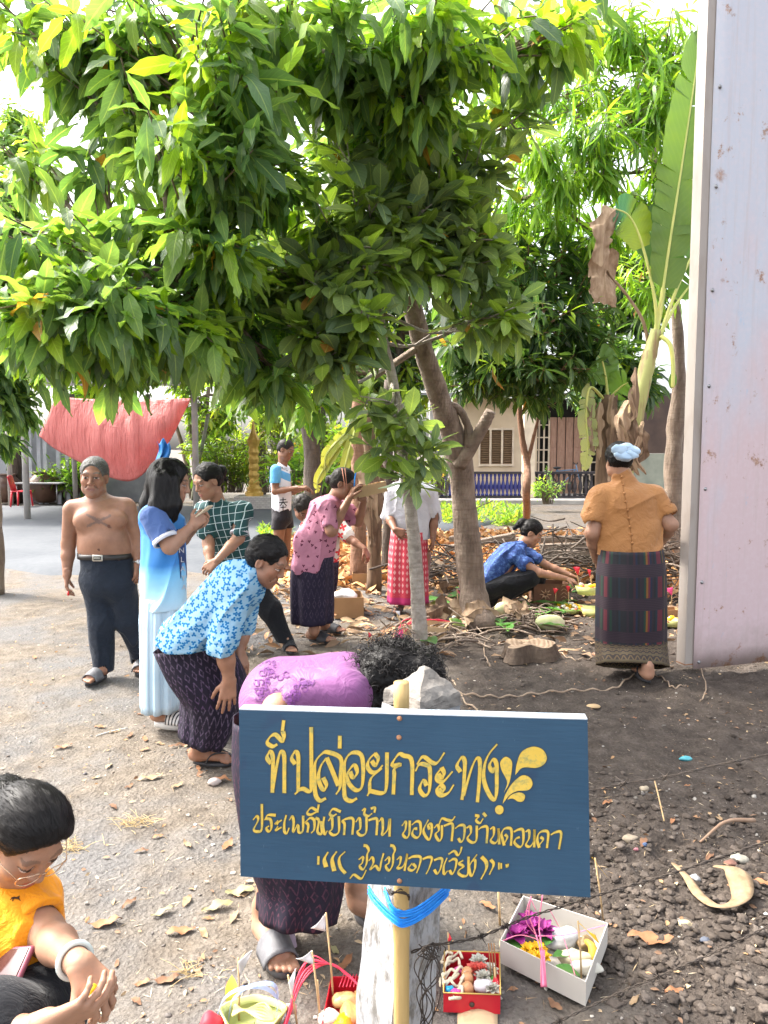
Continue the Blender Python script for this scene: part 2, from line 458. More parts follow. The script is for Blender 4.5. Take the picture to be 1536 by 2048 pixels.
class Head:
 def __init__(s,c,fwd,up=(0,0,1),sc=1.0):
  s.c=np.asarray(c,float);s.R=frame(fwd,up);s.s=sc
 def q(s,x,y,z):return s.c+s.R@(np.array([x,y,z])*s.s)
 def loc(s,P):return((P-s.c)@s.R)/s.s
 def build(s,S,neck=None,fat=1.0,old=0.0,nr=.052,jaw=1.0):
  k=s.s;q=s.q;Rm=s.R
  def E(c,r,kk=.02,op='u',rot=None):S.ell(q(*c),np.array(r)*k,Rm if rot is None else Rm@rot,kk*k,op)
  E((0,-.014,.036),(.073,.092,.077))
  E((0,.022,-.030),(.058*fat,.062,.080),.03)
  E((0,.050,-.078),(.040*jaw*fat,.032,.030),.03)
  S.ell(q(0,.066,-.098),.017*k,None,.025*k)
  for sx in(-1,1):
   E((sx*.040*fat,.052,-.026),(.021,.020,.020),.03)
   E((sx*.043*fat,.020,-.070),(.022,.035,.022),.03)
  S.cap(q(-.038,.074,.026),q(.038,.074,.026),.011*k,.011*k,.02*k)
  for sx in(-1,1):S.ell(q(sx*.031,.093,.006),np.array([.019,.013,.0125])*k,Rm,.010*k,'s')
  S.cap(q(0,.080,.014),q(0,.099,-.026),.0072*k,.0118*k,.012*k)
  for sx in(-1,1):S.ell(q(sx*.0125,.090,-.031),np.array([.0090,.011,.0078])*k,Rm,.007*k)
  for sx in(-1,1):S.ell(q(sx*.006,.098,-.0395),np.array([.0036,.005,.0032])*k,Rm,.003*k,'s')
  for sx in(-1,1):E((sx*.031,.0745,.004),(.0155,.0125,.0120),.004)
  E((0,.074,-.062),(.027,.016,.019),.018)
  S.cap(q(-.018,.083,-.0605),q(.018,.083,-.0605),.0050*k,.0050*k,.004*k)
  S.cap(q(-.015,.083,-.0705),q(.015,.083,-.0705),.0058*k,.0058*k,.004*k)
  S.cap(q(-.022,.0905,-.0655),q(.022,.0905,-.0655),.0022*k,.0022*k,.003*k,'s')
  for sx in(-1,1):
   a=R(12)*sx;rt=np.array([[math.cos(a),-math.sin(a),0],[math.sin(a),math.cos(a),0],[0,0,1]])
   E((sx*.074,-.008,-.008),(.0085,.018,.031),.006,'u',rt)
   E((sx*.0815,-.004,-.006),(.005,.010,.018),.004,'s',rt)
  if old:
   for sx in(-1,1):S.cap(q(sx*.022,.083,-.040),q(sx*.034,.068,-.066),.0035*k,.003*k,.008*k,'s')
  if neck is not None:S.cap(q(0,-.022,-.055),neck,nr*k,nr*1.08,.03)
  return S
 def paint(s,V,col,lip=(.30,.10,.085),brow=(.02,.015,.012),old=False,beard=None,browamt=.85):
  L=s.loc(V);x,y,z=np.abs(L[:,0]),L[:,1],L[:,2];f=y>.045
  def put(msk,c,a=1.0):col[msk]=col[msk]*(1-a)+np.array(c)*a
  bz=.0295+.006*np.sin(np.clip((x-.012)/.04,0,1)*np.pi)
  put(f&(x>.012)&(x<.050)&(np.abs(z-bz)<.0042),brow,browamt)
  ex=np.clip((x-.031)/.0165,-1,1)
  ez=.0045*np.sqrt(1-ex**2)
  op=f&(np.abs(x-.031)<.0165)&(np.abs(z-.0035)<ez)
  put(op,(.55,.5,.47),.8);put(op&(np.abs(x-.031)<.0068),(.012,.008,.006))
  put(f&(np.abs(x-.031)<.018)&(np.abs(z-(.0035+ez+.0012))<.0018),(.02,.013,.01),.85)
  put((y>.07)&(x<.023-.4*np.abs(z+.0655))&(z>-.0765)&(z<-.0555),lip,.75)
  put((y>.085)&(x<.021)&(np.abs(z+.0655)<.0012),(.10,.03,.03),.8)
  put((y>.092)&(x>.003)&(x<.0095)&(z<-.0365)&(z>-.043),(.08,.03,.02),.8)
  rd=f&(np.hypot(x-.042,z+.03)<.025);put(rd,col.mean(0)*np.array([1.15,.85,.8]),.25)
  if beard is not None:put((y>.03)&(z<-.045)&(fbm(V*60,3,2)>-.1),beard,.18)
  return col
SKIN_N=[0]
def skin_mat():
 s=N('skin');c=s.attr('Col');co=s.coord()
 f=s.noise(co,22,5);g=s.noise(co,4,3)
 v=s.mix(s.ramp(f,[(.35,.0),(.7,1.0)]),(.88,.86,.85),(1.08,1.06,1.04));c=s.mix(1.0,c,v,'MULTIPLY')
 c=s.mix(s.math('MULTIPLY',g,.35),c,s.mix(1.0,c,(1.1,.82,.75),'MULTIPLY'))
 s.base(c);s.rough(.48);s.b.inputs['Subsurface Weight'].default_value=.12
 s.b.inputs['Subsurface Radius'].default_value=(.02,.008,.005);s.b.inputs['Subsurface Scale'].default_value=.5
 s.b.inputs['Specular IOR Level'].default_value=.35
 n1=s.bump(s.noise(co,260,3),.16,.002);s.bump(s.noise(co,45,4),.14,.006,n1)
 return s.m
MSKIN=skin_mat()
def hair_mat(name,c=(.0035,.003,.003),c2=(.013,.011,.0105),grey=None):
 s=N(name);u=s.attr('Col','Vector')
 st=s.mapv(u,(1,1,1));f=s.noise(st,60,3,.7)
 s.base(s.ramp(f,[(.3,c),(.7,grey or c2)]));s.rough(.46);s.b.inputs['Specular IOR Level'].default_value=.22
 s.bump(s.noise(st,90,3,.8),.8,.006)
 return s.m
MHAIR=hair_mat('black_hair');MHAIRG=hair_mat('grey_hair',(.05,.047,.044),(.05,.045,.04),(.17,.165,.155))
MHAIRB=hair_mat('greying_hair',(.010,.008,.0075),(.02,.016,.014),(.04,.033,.028))
def hair_obj(S,m,parent,h=.004,strand=None,disp=None,name='hair',H=None,flow=None,n=2000,L=.055,w=.0013,lift=.0042):
 from mathutils.bvhtree import BVHTree
 V,F=S.mesh(h,disp)
 c=V*np.array([1,1,1])if strand is None else strand(V)
 t=BVHTree.FromPolygons([Vector(v)for v in V],[tuple(int(i)for i in f)for f in F]);g=np.random.default_rng(len(V))
 if flow is None:
  if H is not None:
   b=H.q(0,-.115,-.005);flow=lambda p:b-p
  else:flow=lambda p:np.array([0,0,-1.0])
 SV=[];SF=[];SC=[];k0=len(V)
 for i in g.integers(len(V),size=n):
  p=V[i];row=[];l=L*g.uniform(.5,1.4)/5;up=lift*g.uniform(.2,1.6);d=unit(np.asarray(flow(p))+g.normal(0,.02,3));jit=g.normal(0,.10,3)
  for k in range(6):
   q,nn,_,_=t.find_nearest(Vector(p));q=np.array(q);nn=np.array(nn);f=np.asarray(flow(q),float);f=unit(f)+jit
   f=unit(f-nn*(f@nn));s_=np.cross(f,nn);ww=w*(.5 if k in(0,5)else 1)*(.15 if k==5 else 1);e=q+nn*up*(k/5 if k<3 else .6)
   row+=[e-s_*ww/2,e+s_*ww/2];p=q+f*l
  SV+=row;SC+=[[g.random(),g.random(),g.random()]]*12;SF+=[[k0+2*k,k0+2*k+1,k0+2*k+3,k0+2*k+2]for k in range(5)];k0+=12
 if SV:V=np.concatenate([V,np.array(SV)]);F=np.concatenate([F,np.array(SF)]);c=np.concatenate([c,np.array(SC)])
 return mesh_obj(name,V,F,m,parent,col=c)
def strand_down(axis=(0,0,1),fr=1.0):
 a=unit(axis)
 def fn(V):return(V-(V@a)[:,None]*a*.93)*fr
 return fn
def skirt(name,m,parent,secs,n=64,fold=.006,fk=7,seed=0,yaw=0.0,thick=.004,rows=5,extra=None):
 """secs: list of (centre, rx, ry[, tilt normal]); u = metres round, v = metres down from the top"""
 C=spline([x[0]for x in secs],rows);rx=np.interp(np.linspace(0,1,len(C)),np.linspace(0,1,len(secs)),[x[1]for x in secs])
 ry=np.interp(np.linspace(0,1,len(C)),np.linspace(0,1,len(secs)),[x[2]for x in secs])
 a=np.linspace(0,2*np.pi,n,endpoint=False);T=np.gradient(C,axis=0);V=[];U=[];L=0
 rng=np.random.default_rng(seed);ph=rng.uniform(0,6.28,5);am=rng.uniform(.4,1,5)
 for k in range(len(C)):
  t=unit(T[k]);t=unit(t*.75+np.array([0,0,-.25 if t[2]<0 else .25]))
  e1=unit(np.array([math.cos(yaw),math.sin(yaw),0])-t*np.dot(t,[math.cos(yaw),math.sin(yaw),0]));e2=np.cross(t,e1)
  if k:L+=np.linalg.norm(C[k]-C[k-1])
  f=k/(len(C)-1)
  w=sum(am[i]*np.sin((fk+i*2-3)*a+ph[i]+f*(1.2-.5*i))for i in range(5))*fold*(.25+.75*f)
  if extra is not None:w=w+extra(a,f)
  V.append(C[k]+((rx[k]+w)*np.cos(a))[:,None]*e1+((ry[k]+w)*np.sin(a))[:,None]*e2)
  U.append(np.stack([a/6.2832*(np.pi*(rx.mean()+ry.mean())),np.full(n,L)],1))
 V=np.array(V);U=np.array(U);Vx=np.concatenate([V,V[:,:1]],1);W=np.pi*(rx.mean()+ry.mean())
 Ux=np.concatenate([U,U[:,:1]+np.array([W,0])],1)
 mb=MB();mb.grid(Vx,Ux.reshape(-1,2));o=mb.build(name,m,parent);solidify(o,thick,1);return o
class Person:
 def __init__(s,label,Y,base,skin=(.40,.22,.14),h=.0055,ref=None):
  s.Y=Y;s.o=thing('person',label,'person',(base[0],base[1],0.0));s.skin=np.array(skin);s.h=h
  s.S=SDF();s.fine=[];s.heads=[];s.paints=[]
 def j(s,px,py,dd=0.0):return at(px,py,s.Y+dd)
 def head(s,H,neck,h=.0035,paint={},**kw):
  S=SDF();H.build(S,neck,**kw);s.fine.append((S,h));s.heads.append((H,paint));s.H=H;return H
 def fineS(s,h=.0034):S=SDF();s.fine.append((S,h));return S
 def arm(s,sh,el,wr,r=(.050,.041,.036,.025),k=.02):
  mid=np.asarray(el)*.62+np.asarray(wr)*.38
  s.S.cap(sh,el,r[0],r[1],k);s.S.cap(el,mid,r[1]*.98,r[2],k);s.S.cap(mid,wr,r[2],r[3],k)
 def leg(s,hp,kn,an,r=(.085,.058,.052,.036),k=.03):
  mid=np.asarray(kn)*.66+np.asarray(an)*.34
  s.S.cap(hp,kn,r[0],r[1],k);s.S.cap(kn,mid,r[1]*.95,r[2],k);s.S.cap(mid,an,r[2],r[3],k)
 def torso(s,pel,chest,nk,lat,rw=(.10,.105),wide=1.45,sh=None):
  s.S.ocap(pel,chest,rw[0],rw[1],lat,wide,.04)
  s.S.cap(chest,nk,.06,.05,.05)
  if sh is not None:
   for q in sh:s.S.cap(np.asarray(chest)*.35+np.asarray(nk)*.65,q,.045,.05,.05)
 def finish(s,nails=None):
  mm=[]
  if s.S.p:mm.append(s.S.mesh(s.h))
  for S,h in s.fine:mm.append(S.mesh(h))
  V,F=join(*mm);col=np.tile(s.skin,(len(V),1)).astype(float)
  for H,kw in s.heads:
   near=np.linalg.norm(H.loc(V),axis=1)<.16;c=col[near];col[near]=H.paint(V[near],c,**kw)
  for fn in s.paints:col=fn(V,col)
  s.body=mesh_obj('body',V,F,MSKIN,s.o,col=np.clip(col,0,1));return s.body
def cloth(name,S,m,parent,h=.006,disp=None):
 V,F=S.mesh(h,disp);return mesh_obj(name,V,F,m,parent)
# ------------------------------------------------------------ ground
def soil_mix(X,Y):
 """0 pale trodden dirt on the left, 1 dark dug soil on the right"""
 b=.30+.12*np.sin(Y*.9)+.35*np.clip((Y-5.2)/3,0,1)*-1
 return np.clip((X-b)/.55+.35*fbm(np.stack([X,Y,X*0],-1)*1.6,5,3)+.2,0,1)
def ground_z(X,Y):
 p=np.stack([X,Y,X*0],-1);near=np.clip((16-Y)/6,0,1)*np.clip((Y+3)/3,0,1)
 m=soil_mix(X,Y)
 z=.018*fbm(p*.9,1,2)+.006*fbm(p*5,2,3)*(1+2.0*m)+.004*fbm(p*17,9,2)*(1+1.6*m)
 cl=np.clip(1.2-np.hypot((X-1.15)/1.0,(Y-2.75)/1.0),0,1)
 z=z+cl*.022*np.abs(fbm(p*9,4,3))
 z=z+.22*np.exp(-(((X-1.6)/2.8)**2+((Y-11.8)/1.9)**2))*(1+.3*fbm(p*1.5,8,2))
 return(z*near-.012*near)
def _axis(a,b,st,lo,hi,k):
 l=a-np.geomspace(.3,a-lo,k)[::-1]if k else[]
 r=b+np.geomspace(.3,hi-b,k)
 return np.concatenate([l,np.arange(a,b,st),[b],r])
gx=_axis(-3.6,3.6,.026,-400,400,26);gy=_axis(.9,9.5,.026,-60,900,30)
GX,GY=np.meshgrid(gx,gy,indexing='ij');GZ=ground_z(GX,GY)
g=MB();nx,ny=GX.shape
ii=(np.arange(nx-1)[:,None]*ny+np.arange(ny-1)[None]).ravel()
GF=np.stack([ii,ii+ny,ii+ny+1,ii+1],1)
s=N('dirt');co=s.coord();mm=s.attr('Col','Fac')
f1=s.noise(co,1.3,5,.6);f2=s.noise(co,9,6,.65);f3=s.noise(co,70,4,.7);v1=s.voro(co,55)
pale=s.ramp(f2,[(.25,(.098,.080,.063)),(.5,(.155,.130,.104)),(.75,(.22,.188,.154))])
pale=s.mix(s.ramp(f1,[(.42,0.0),(.62,.75)]),pale,(.135,.135,.138))
dark=s.ramp(f2,[(.3,(.046,.037,.031)),(.55,(.085,.069,.058)),(.8,(.14,.117,.10))])
c=s.mix(mm,pale,dark)
c=s.mix(s.ramp(f3,[(.35,.55),(.5,0.0)]),c,s.mix(1.0,c,(.45,.43,.42),'MULTIPLY'))
c=s.mix(s.ramp(f3,[(.62,0.0),(.72,.55)]),c,(.30,.27,.235))
s.base(c);s.rough(.95);s.b.inputs['Specular IOR Level'].default_value=.15
b1=s.bump(f3,.8,.012);b2=s.bump(f2,.6,.03,b1);s.bump(v1,.5,.01,b2)
mix=soil_mix(GX,GY).ravel();mix=np.where(GY.ravel()>9,mix*.5,mix)
ground=mesh_obj('ground',np.stack([GX,GY,GZ],-1).reshape(-1,3),GF,s.m,col=np.repeat(mix[:,None],3,1))
tag(ground,kind='structure')
def gz(x,y):return float(ground_z(np.array([float(x)]),np.array([float(y)]))[0])
s=N('concrete_road');co=s.coord()
f=s.noise(co,.7,5);f2=s.noise(co,12,5)
c=s.mix(.4,s.ramp(f,[(.35,(.045,.054,.068)),(.65,(.085,.094,.106))]),s.ramp(f2,[(.3,(.045,.05,.058)),(.7,(.09,.094,.10))]))
s.base(c);s.rough(.85);s.bump(f2,.3,.01)
MROAD=s.m
p=MB();xs=np.linspace(-30,3.0,60)
near=9.6+.35*np.sin(xs*.8)+.3*np.sin(xs*2.1+1)+np.clip(xs+1.5,0,9)*1.6
far=np.full_like(xs,20.2)
P=np.stack([np.stack([xs,near+(far-near)*t,np.full_like(xs,.055)],-1)for t in(0,.02,.3,.6,1)],0)
P[0,:,2]=-.05
p.grid(P);tag(p.build('road',MROAD),kind='structure')
# ------------------------------------------------------------ painted metal hoarding on the right
BL=gnd(1386,1338,.03);hd=unit(np.array([.56,.17,0]));hn=np.array([hd[1],-hd[0],0])
s=N('faded_pink_sheet');co=s.coord();x=s.xyz(co)
f=s.noise(s.mapv(co,(1.6,1.6,.7)),1.5,5,.6,.3);f2=s.noise(s.mapv(co,(3,3,1.1)),3,5,.7)
z=s.math('MULTIPLY',x[2],.22)
blue=s.ramp(s.math('ADD',s.math('MULTIPLY',f,.62),s.math('MULTIPLY',z,.44)),[(.42,0.0),(.62,1.0)])
c=s.mix(blue,(.56,.43,.45),(.47,.49,.56))
c=s.mix(s.ramp(f2,[(.63,0.0),(.72,.7)]),c,(.33,.46,.60))
c=s.mix(s.ramp(s.noise(co,30,5),[(.45,0.0),(.75,.35)]),c,(.62,.53,.56))
stk=s.noise(s.mapv(co,(9,9,.35)),3,5,.7);c=s.mix(s.ramp(stk,[(.52,0.0),(.72,.45)]),c,(.44,.36,.34));spl=s.ramp(s.math('ADD',x[2],s.math('MULTIPLY',s.noise(co,9,5,.7),.5)),[(.28,.55),(.62,0.0)]);c=s.mix(spl,c,(.25,.20,.165))
rn=s.noise(co,5.5,6,.75);sp=s.noise(s.mapv(co,(1,1,.55)),34,2)
low=s.ramp(x[2],[(.0,.16),(.12,.0)])
rust=s.ramp(s.math('ADD',rn,low),[(.60,0.0),(.66,.9)])
rust=s.math('MAXIMUM',rust,s.ramp(sp,[(.745,0.0),(.77,.9)]))
for px_,py_,r_ in((1512,1200,.055),(1440,350,.05),(1480,1310,.04),(1448,560,.03)):
 q_=at(px_,py_,BL[1]+.03);vd=s.n('VectorMath',operation='DISTANCE');s.l(co,vd.inputs[0]);vd.inputs[1].default_value=(q_[0]-BL[0],q_[1]-BL[1],q_[2])
 rust=s.math('MAXIMUM',rust,s.ramp(s.math('ADD',vd.outputs['Value'],s.math('MULTIPLY',s.noise(co,26,5,.75),.12)),[(r_+.02,.85),(r_+.06,0.0)]))
c=s.mix(rust,c,s.ramp(s.noise(co,60,4),[(.3,(.20,.085,.04)),(.7,(.42,.25,.16))]))
s.base(c);s.rough(.5);s.bump(s.noise(co,3,3),.12,.03)
MSHEET=s.m
MFRAME=M('cream_rusty_steel',(.34,.30,.27),(.24,.19,.15),5,.5,.15,60,lo=.5,hi=.8,stretch=(1,1,.4))
MRUST=M('rust',(.19,.085,.045),(.34,.17,.09),18,.85,.4,80)
MSTEEL=M('screw_steel',(.35,.35,.36),(.22,.22,.22),30,.35,metal=.8)
hoard=thing('hoarding','tall faded pink and blue metal hoarding with rust spots on a cream steel frame','hoarding',(BL[0],BL[1],0))
HH=5.4;W=2.6
pm=MB();sw=np.linspace(0,W,24);sz=np.linspace(.0,HH,40)
pts=np.array([[BL+hd*a+hn*(.004*math.sin(a*5+b*1.3))+np.array([0,0,b])for b in sz]for a in sw]);pm.grid(pts)
sheet=pm.build('metal_sheet',MSHEET,hoard);solidify(sheet,.003,0)
fm=MB();rot=np.stack([hd,-hn,[0,0,1]],1)
t=.094
for(cx,cz,w,h)in((-t/2-.0+.03,HH/2+.05,t,HH),):
 for sx,sy,ww,dd in((-t/2+.002,0,.004,t),(t/2-.002,0,.004,t),(0,t/2-.002,t-.008,.004),(0,-t/2+.002,t-.008,.004)):
  c0=BL+hd*(cx+sx)-hn*(.055+sy)+np.array([0,0,cz-.03]);fm.box(c0,(ww,dd,h),rot)
fr=fm.build('frame_tube',MFRAME,hoard,smooth=False)
cm=MB();cm.box(BL+hd*.78-hn*.055+np.array([0,0,HH/2]),(.06,.06,HH),rot);cm.box(BL+hd*1.6-hn*.055+np.array([0,0,HH/2]),(.06,.06,HH),rot);cm.box(BL+hd*1.3-hn*.056+np.array([0,0,2.2]),(2.4,.05,.05),rot)
cm.build('rear_rail',MFRAME,hoard,smooth=False)
rm=MB();rm.box(BL+hd*(-.015)-hn*.055+np.array([0,0,.034]),(t+.006,t+.006,.008),rot);rm.build('rust_lip',MRUST,hoard,smooth=False)
for py in(172,372,580,772,978,1165,1325):
 zz=at(1405,py,BL[1])[2]
 q=BL+hd*.045+np.array([0,0,zz-.03])+hn*.004
 m=MB();m.lathe(q,[(.0,.0),(.014,.0),(.014,.002),(.0085,.003),(.0085,.008),(.005,.010),(0,.010)],12,hn);m.build('screw',MSTEEL,hoard)
for(px,py,r)in((1400,808,.022),(1402,370,.014),(1470,60,.012)):
 pass
# ------------------------------------------------------------ house on the right
HY=24.2
MWALL=M('cream_render',(.66,.53,.38),(.54,.42,.29),1.2,.9,.1,30)
MBROWN=M('dark_brown_wall',(.060,.040,.034),(.10,.065,.05),2,.8)
MGREENW=M('grey_green_wall',(.30,.31,.25),(.20,.22,.18),2,.9)
MWOOD=M('brown_shutter_wood',(.28,.18,.10),(.19,.12,.07),6,.7,.2,50,stretch=(1,1,8))
MDOOR=M('pinkish_brown_door',(.42,.25,.18),(.33,.19,.13),4,.6,stretch=(6,6,1))
MDARK=M('painted_interior_shade',(.018,.016,.016),(.03,.027,.025),3,.9)  # near-black colour stands in for the shade inside the house
MTRIM=M('pale_trim',(.70,.58,.44),(.58,.47,.36),5,.8)
MCONC=M('pale_concrete',(.42,.39,.36),(.30,.28,.26),3,.9,.2,30)
MROOF=M('grey_roof_sheet',(.16,.16,.17),(.24,.24,.25),2,.7)
def hx(px,Y=HY):return(px-768)/FPX*Y/math.cos(PITCH)*1.0
house=thing('house','cream house with shuttered window, panelled doors and a porch behind the trees','house',(hx(1150),HY,0))
wm=MB();X0,X1=hx(905),hx(1072)
wx0,wx1,wz0,wz1=hx(957),hx(1024),at(0,930,HY)[2],at(0,858,HY)[2]
T=.2
wm.box(((X0+wx0)/2,HY+T/2,1.6),(wx0-X0,T,3.2));wm.box(((wx1+X1)/2,HY+T/2,1.6),(X1-wx1,T,3.2))
wm.box(((wx0+wx1)/2,HY+T/2,wz0/2),(wx1-wx0,T,wz0));wm.box(((wx0+wx1)/2,HY+T/2,(3.2+wz1)/2),(wx1-wx0,T,3.2-wz1))
wm.build('wall',MWALL,house,smooth=False)
win=MB()
for px in(957,979,1002,1024):win.box((hx(px),HY-.02,(wz0+wz1)/2),(.06,.08,wz1-wz0+.1))
for z in(wz0,wz1):win.box(((wx0+wx1)/2,HY-.022,z),(wx1-wx0,.075,.06))
w_o=win.build('window',MTRIM,house,smooth=False)
lv=MB()
for a,b in((957,979),(979,1002),(1002,1024)):
 for z in np.arange(wz0+.06,wz1-.02,.072):
  rx=R(35);rot=np.array([[1,0,0],[0,math.cos(rx),-math.sin(rx)],[0,math.sin(rx),math.cos(rx)]])
  lv.box(((hx(a)+hx(b))/2,HY+.03,z),(hx(b)-hx(a)-.06,.085,.012),rot)
lv.box(((wx0+wx1)/2,HY+.12,(wz0+wz1)/2),(wx1-wx0,.02,wz1-wz0))
lv.build('louvre_shutter',MWOOD,w_o,smooth=False)
dk=MB();dk.box(((hx(1072)+hx(1300))/2,HY+.5,1.6),(hx(1300)-hx(1072),.1,3.2));dk.build('interior_shade_sheet',MDARK,house,smooth=False)  # dark sheet behind grilles and doors, interior shade put into its colour
for a,b in((1068,1098),(1166,1212)):
 gm=MB()
 for px in np.linspace(a,b,4):gm.box((hx(px),HY+.2,1.45),(.045,.05,2.7))
 for z in(.35,.75,1.15,1.55,1.95,2.35):gm.box(((hx(a)+hx(b))/2,HY+.198,z),(hx(b)-hx(a),.045,.04))
 gm.build('grille',MTRIM,house,smooth=False)
for a,b in((1099,1114),(1115,1131),(1132,1147),(1148,1164)):
 d=MB();cx=(hx(a)+hx(b))/2;ww=hx(b)-hx(a)-.01
 d.bbox((cx,HY+.25,1.35),(ww,.05,2.5),.01)
 for z0,z1 in((.25,.85),(.98,1.5),(1.62,2.45)):d.bbox((cx,HY+.22,(z0+z1)/2),(ww*.6,.03,z1-z0),.012)
 d.build('door',MDOOR,house,smooth=False)
rw=MB();xa,xb=hx(1222),hx(1480);rw.box(((xa+xb)/2,HY-1.0,.72),(xb-xa,.2,1.44));rw.build('low_wall',MGREENW,house,smooth=False)
rb=MB();rb.box(((xa+xb)/2,HY-.99,2.35),(xb-xa,.18,1.8));rb.build('upper_wall',MBROWN,house,smooth=False)
pf=MB();pf.bbox((hx(1130),HY-1.2,.06),(hx(1480)-hx(860),3.2,.14),.02);pf.build('porch_floor',MCONC,house,smooth=False)
PY=22.3
for px,w in((1056,.34),(868,.30),(1236,.3)):
 c=MB();X=(px-768)/FPX*PY;c.bbox((X,PY,1.63),(w,w,3.0),.015);c.build('column',MTRIM if px==1056 else MCONC,house,smooth=False)
ro=MB();ro.box((hx(1150),HY+1.6,3.5),(12.5,5.0,.14),np.array(Matrix.Rotation(R(6),3,'X')));ro.build('roof',MROOF,house,smooth=False)
MBLUE=M('glossy_blue_glaze',(.020,.022,.13),(.035,.04,.22),3,.22,spec=.6)
MBLK=M('dark_stained_rail',(.020,.017,.022),(.04,.032,.035),5,.5)
def balustrade(px0,px1,mb,mr,label,n,zt=.78):
 a,b=(px0-768)/FPX*PY,(px1-768)/FPX*PY
 t=thing('balustrade',label,'balustrade',((a+b)/2,PY,.13))
 m=MB();m.bbox(((a+b)/2,PY,.13+zt-.03),(b-a,.16,.07),.01);m.build('top_rail',mr,t,smooth=False)
 m=MB();m.bbox(((a+b)/2,PY,.165),(b-a,.18,.06),.01);m.build('bottom_rail',mr,t,smooth=False)
 h=zt-.125;first=None
 pr=[(.05,0),(.05,.05),(.03,.07),(.036,.10),(.062,.20),(.066,.26),(.045,.36),(.028,.44),(.034,.46),(.030,.50),(.045,.55),(.05,.56),(.05,.6)]
 for k in range(n):
  x=a+(b-a)*(k+.5)/n
  if first is None:
   m=MB();m.lathe((x,PY,.195),[(r,z/.6*h)for r,z in pr],12);first=m.build('baluster',mb,t);x00=x
  else:
   o=first.copy();COL.objects.link(o);o.parent=t;o.location=(x-x00,0,0)
balustrade(872,1043,MBLUE,MBLK,'balustrade of glossy blue turned balusters on the porch left of the pale column',21)
balustrade(1068,1232,MBLK,MBLK,'balustrade of dark turned balusters right of the pale porch column',15)
bt=thing('bicycle','bicycle parked on the porch behind the dark balustrade','bicycle',(hx(1128),23.2,.13))
bx=(1128-768)/FPX*23.2
MBIKE=M('black_bicycle_paint',(.02,.02,.022),(.03,.03,.03),5,.4);MBIKEB=M('blue_bicycle_paint',(.10,.22,.38),(.08,.18,.3),5,.4)
for dx in(-.52,.52):
 m=MB();a=np.linspace(0,2*np.pi,25);m.tube(np.stack([bx+dx+.3*np.cos(a),np.full(25,23.2),.46+.3*np.sin(a)],1),.018,6,False)
 for q in np.linspace(0,np.pi,7)[:-1]:m.tube([(bx+dx+.3*math.cos(q),23.2,.46+.3*math.sin(q)),(bx+dx-.3*math.cos(q),23.2,.46-.3*math.sin(q))],.003,4)
 m.build('wheel',MBIKE,bt)
m=MB()
for a,b in(((-.52,.46),(-.12,.42)),((-.52,.46),(-.2,.95)),((-.12,.42),(-.2,.95)),((-.12,.42),(.36,.95)),((-.2,.9),(.36,.95)),((.36,1.1),(.52,.46))):
 m.tube([(bx+a[0],23.2,a[1]),(bx+b[0],23.2,b[1])],.018,6)
m.build('bicycle_frame',MBIKEB,bt)
m=MB();m.ball((bx-.22,23.2,1.0),(.13,.07,.045));m.build('saddle',MBIKE,bt)
m=MB();m.tube([(bx+.34,22.95,1.16),(bx+.36,23.05,1.12),(bx+.36,23.35,1.12),(bx+.34,23.45,1.16)],.016,6);m.build('handlebar',MBIKE,bt)
# ------------------------------------------------------------ left: shed, tarpaulin, jars, table, chair
TY=15.5
def tx(px,Y=TY):return(px-768)/FPX*Y
shed=thing('shed','open shed with a grey sheet roof on posts at the far left','shed',(tx(200,19),19,0))
m=MB();m.box((tx(230,18.6),18.9,3.28),(8.6,6.0,.06),np.array(Matrix.Rotation(R(4),3,'X')));m.build('roof',MROOF,shed,smooth=False)
m=MB();m.box((tx(200,16),15.9,2.98),(7.6,.08,.13));m.build('eaves_beam',M('grey_timber',(.30,.28,.27),(.22,.2,.19),6,.8),shed,smooth=False)
for px,Y in((52,16.5),(392,16.5),(20,21),(150,21),(300,21)):
 m=MB();m.tube([(tx(px,Y),Y,0),(tx(px,Y),Y,3.1)],.07,10);m.build('post',MCONC,shed)
m=MB();m.box((tx(120,22.5),22.4,1.1),(6.2,.1,2.2));m.build('back_wall',M('white_wall_panel',(.34,.36,.38),(.24,.25,.27),2,.8),shed,smooth=False)
for k,px in enumerate((62,80,92,118,136)):
 m=MB();m.box((tx(px,21.6),21.6,1.1),(.10,.05,2.2));m.build('wall_board',M('pale_board',(.55,.58,.62),(.4,.42,.46),3,.7),shed,smooth=False)
s=N('red_tarpaulin');co=s.coord();f=s.noise(co,2.2,4)
s.base(s.ramp(f,[(.3,(.60,.17,.15)),(.7,(.74,.25,.22))]));s.rough(.55)
wv=s.noise(s.mapv(co,(1,1,.10)),7,4,.6);w2=s.noise(s.mapv(co,(1,1,9)),7,3);wb=s.bump(wv,.9,.10);s.bump(w2,.35,.03,wb)
tr=s.n('BsdfTranslucent');tr.inputs[0].default_value=(.85,.20,.18,1);mx=s.n('MixShader');mx.inputs[0].default_value=.3
s.l(s.b.outputs[0],mx.inputs[1]);s.l(tr.outputs[0],mx.inputs[2]);s.l(mx.outputs[0],s.out.inputs[0])
MTARP=s.m
top=spline([(112,792),(160,797),(250,800),(330,798),(382,797)],10)
bot=spline([(78,872),(110,898),(160,925),(212,952),(262,962),(300,935),(338,885),(378,806)],10)
def resamp(P,n):
 d=np.concatenate([[0],np.cumsum(np.linalg.norm(np.diff(P,axis=0),axis=1))]);t=np.linspace(0,d[-1],n)
 return np.stack([np.interp(t,d,P[:,k])for k in range(P.shape[1])],1)
tp,bp=resamp(top,60),resamp(bot,60);G=[]
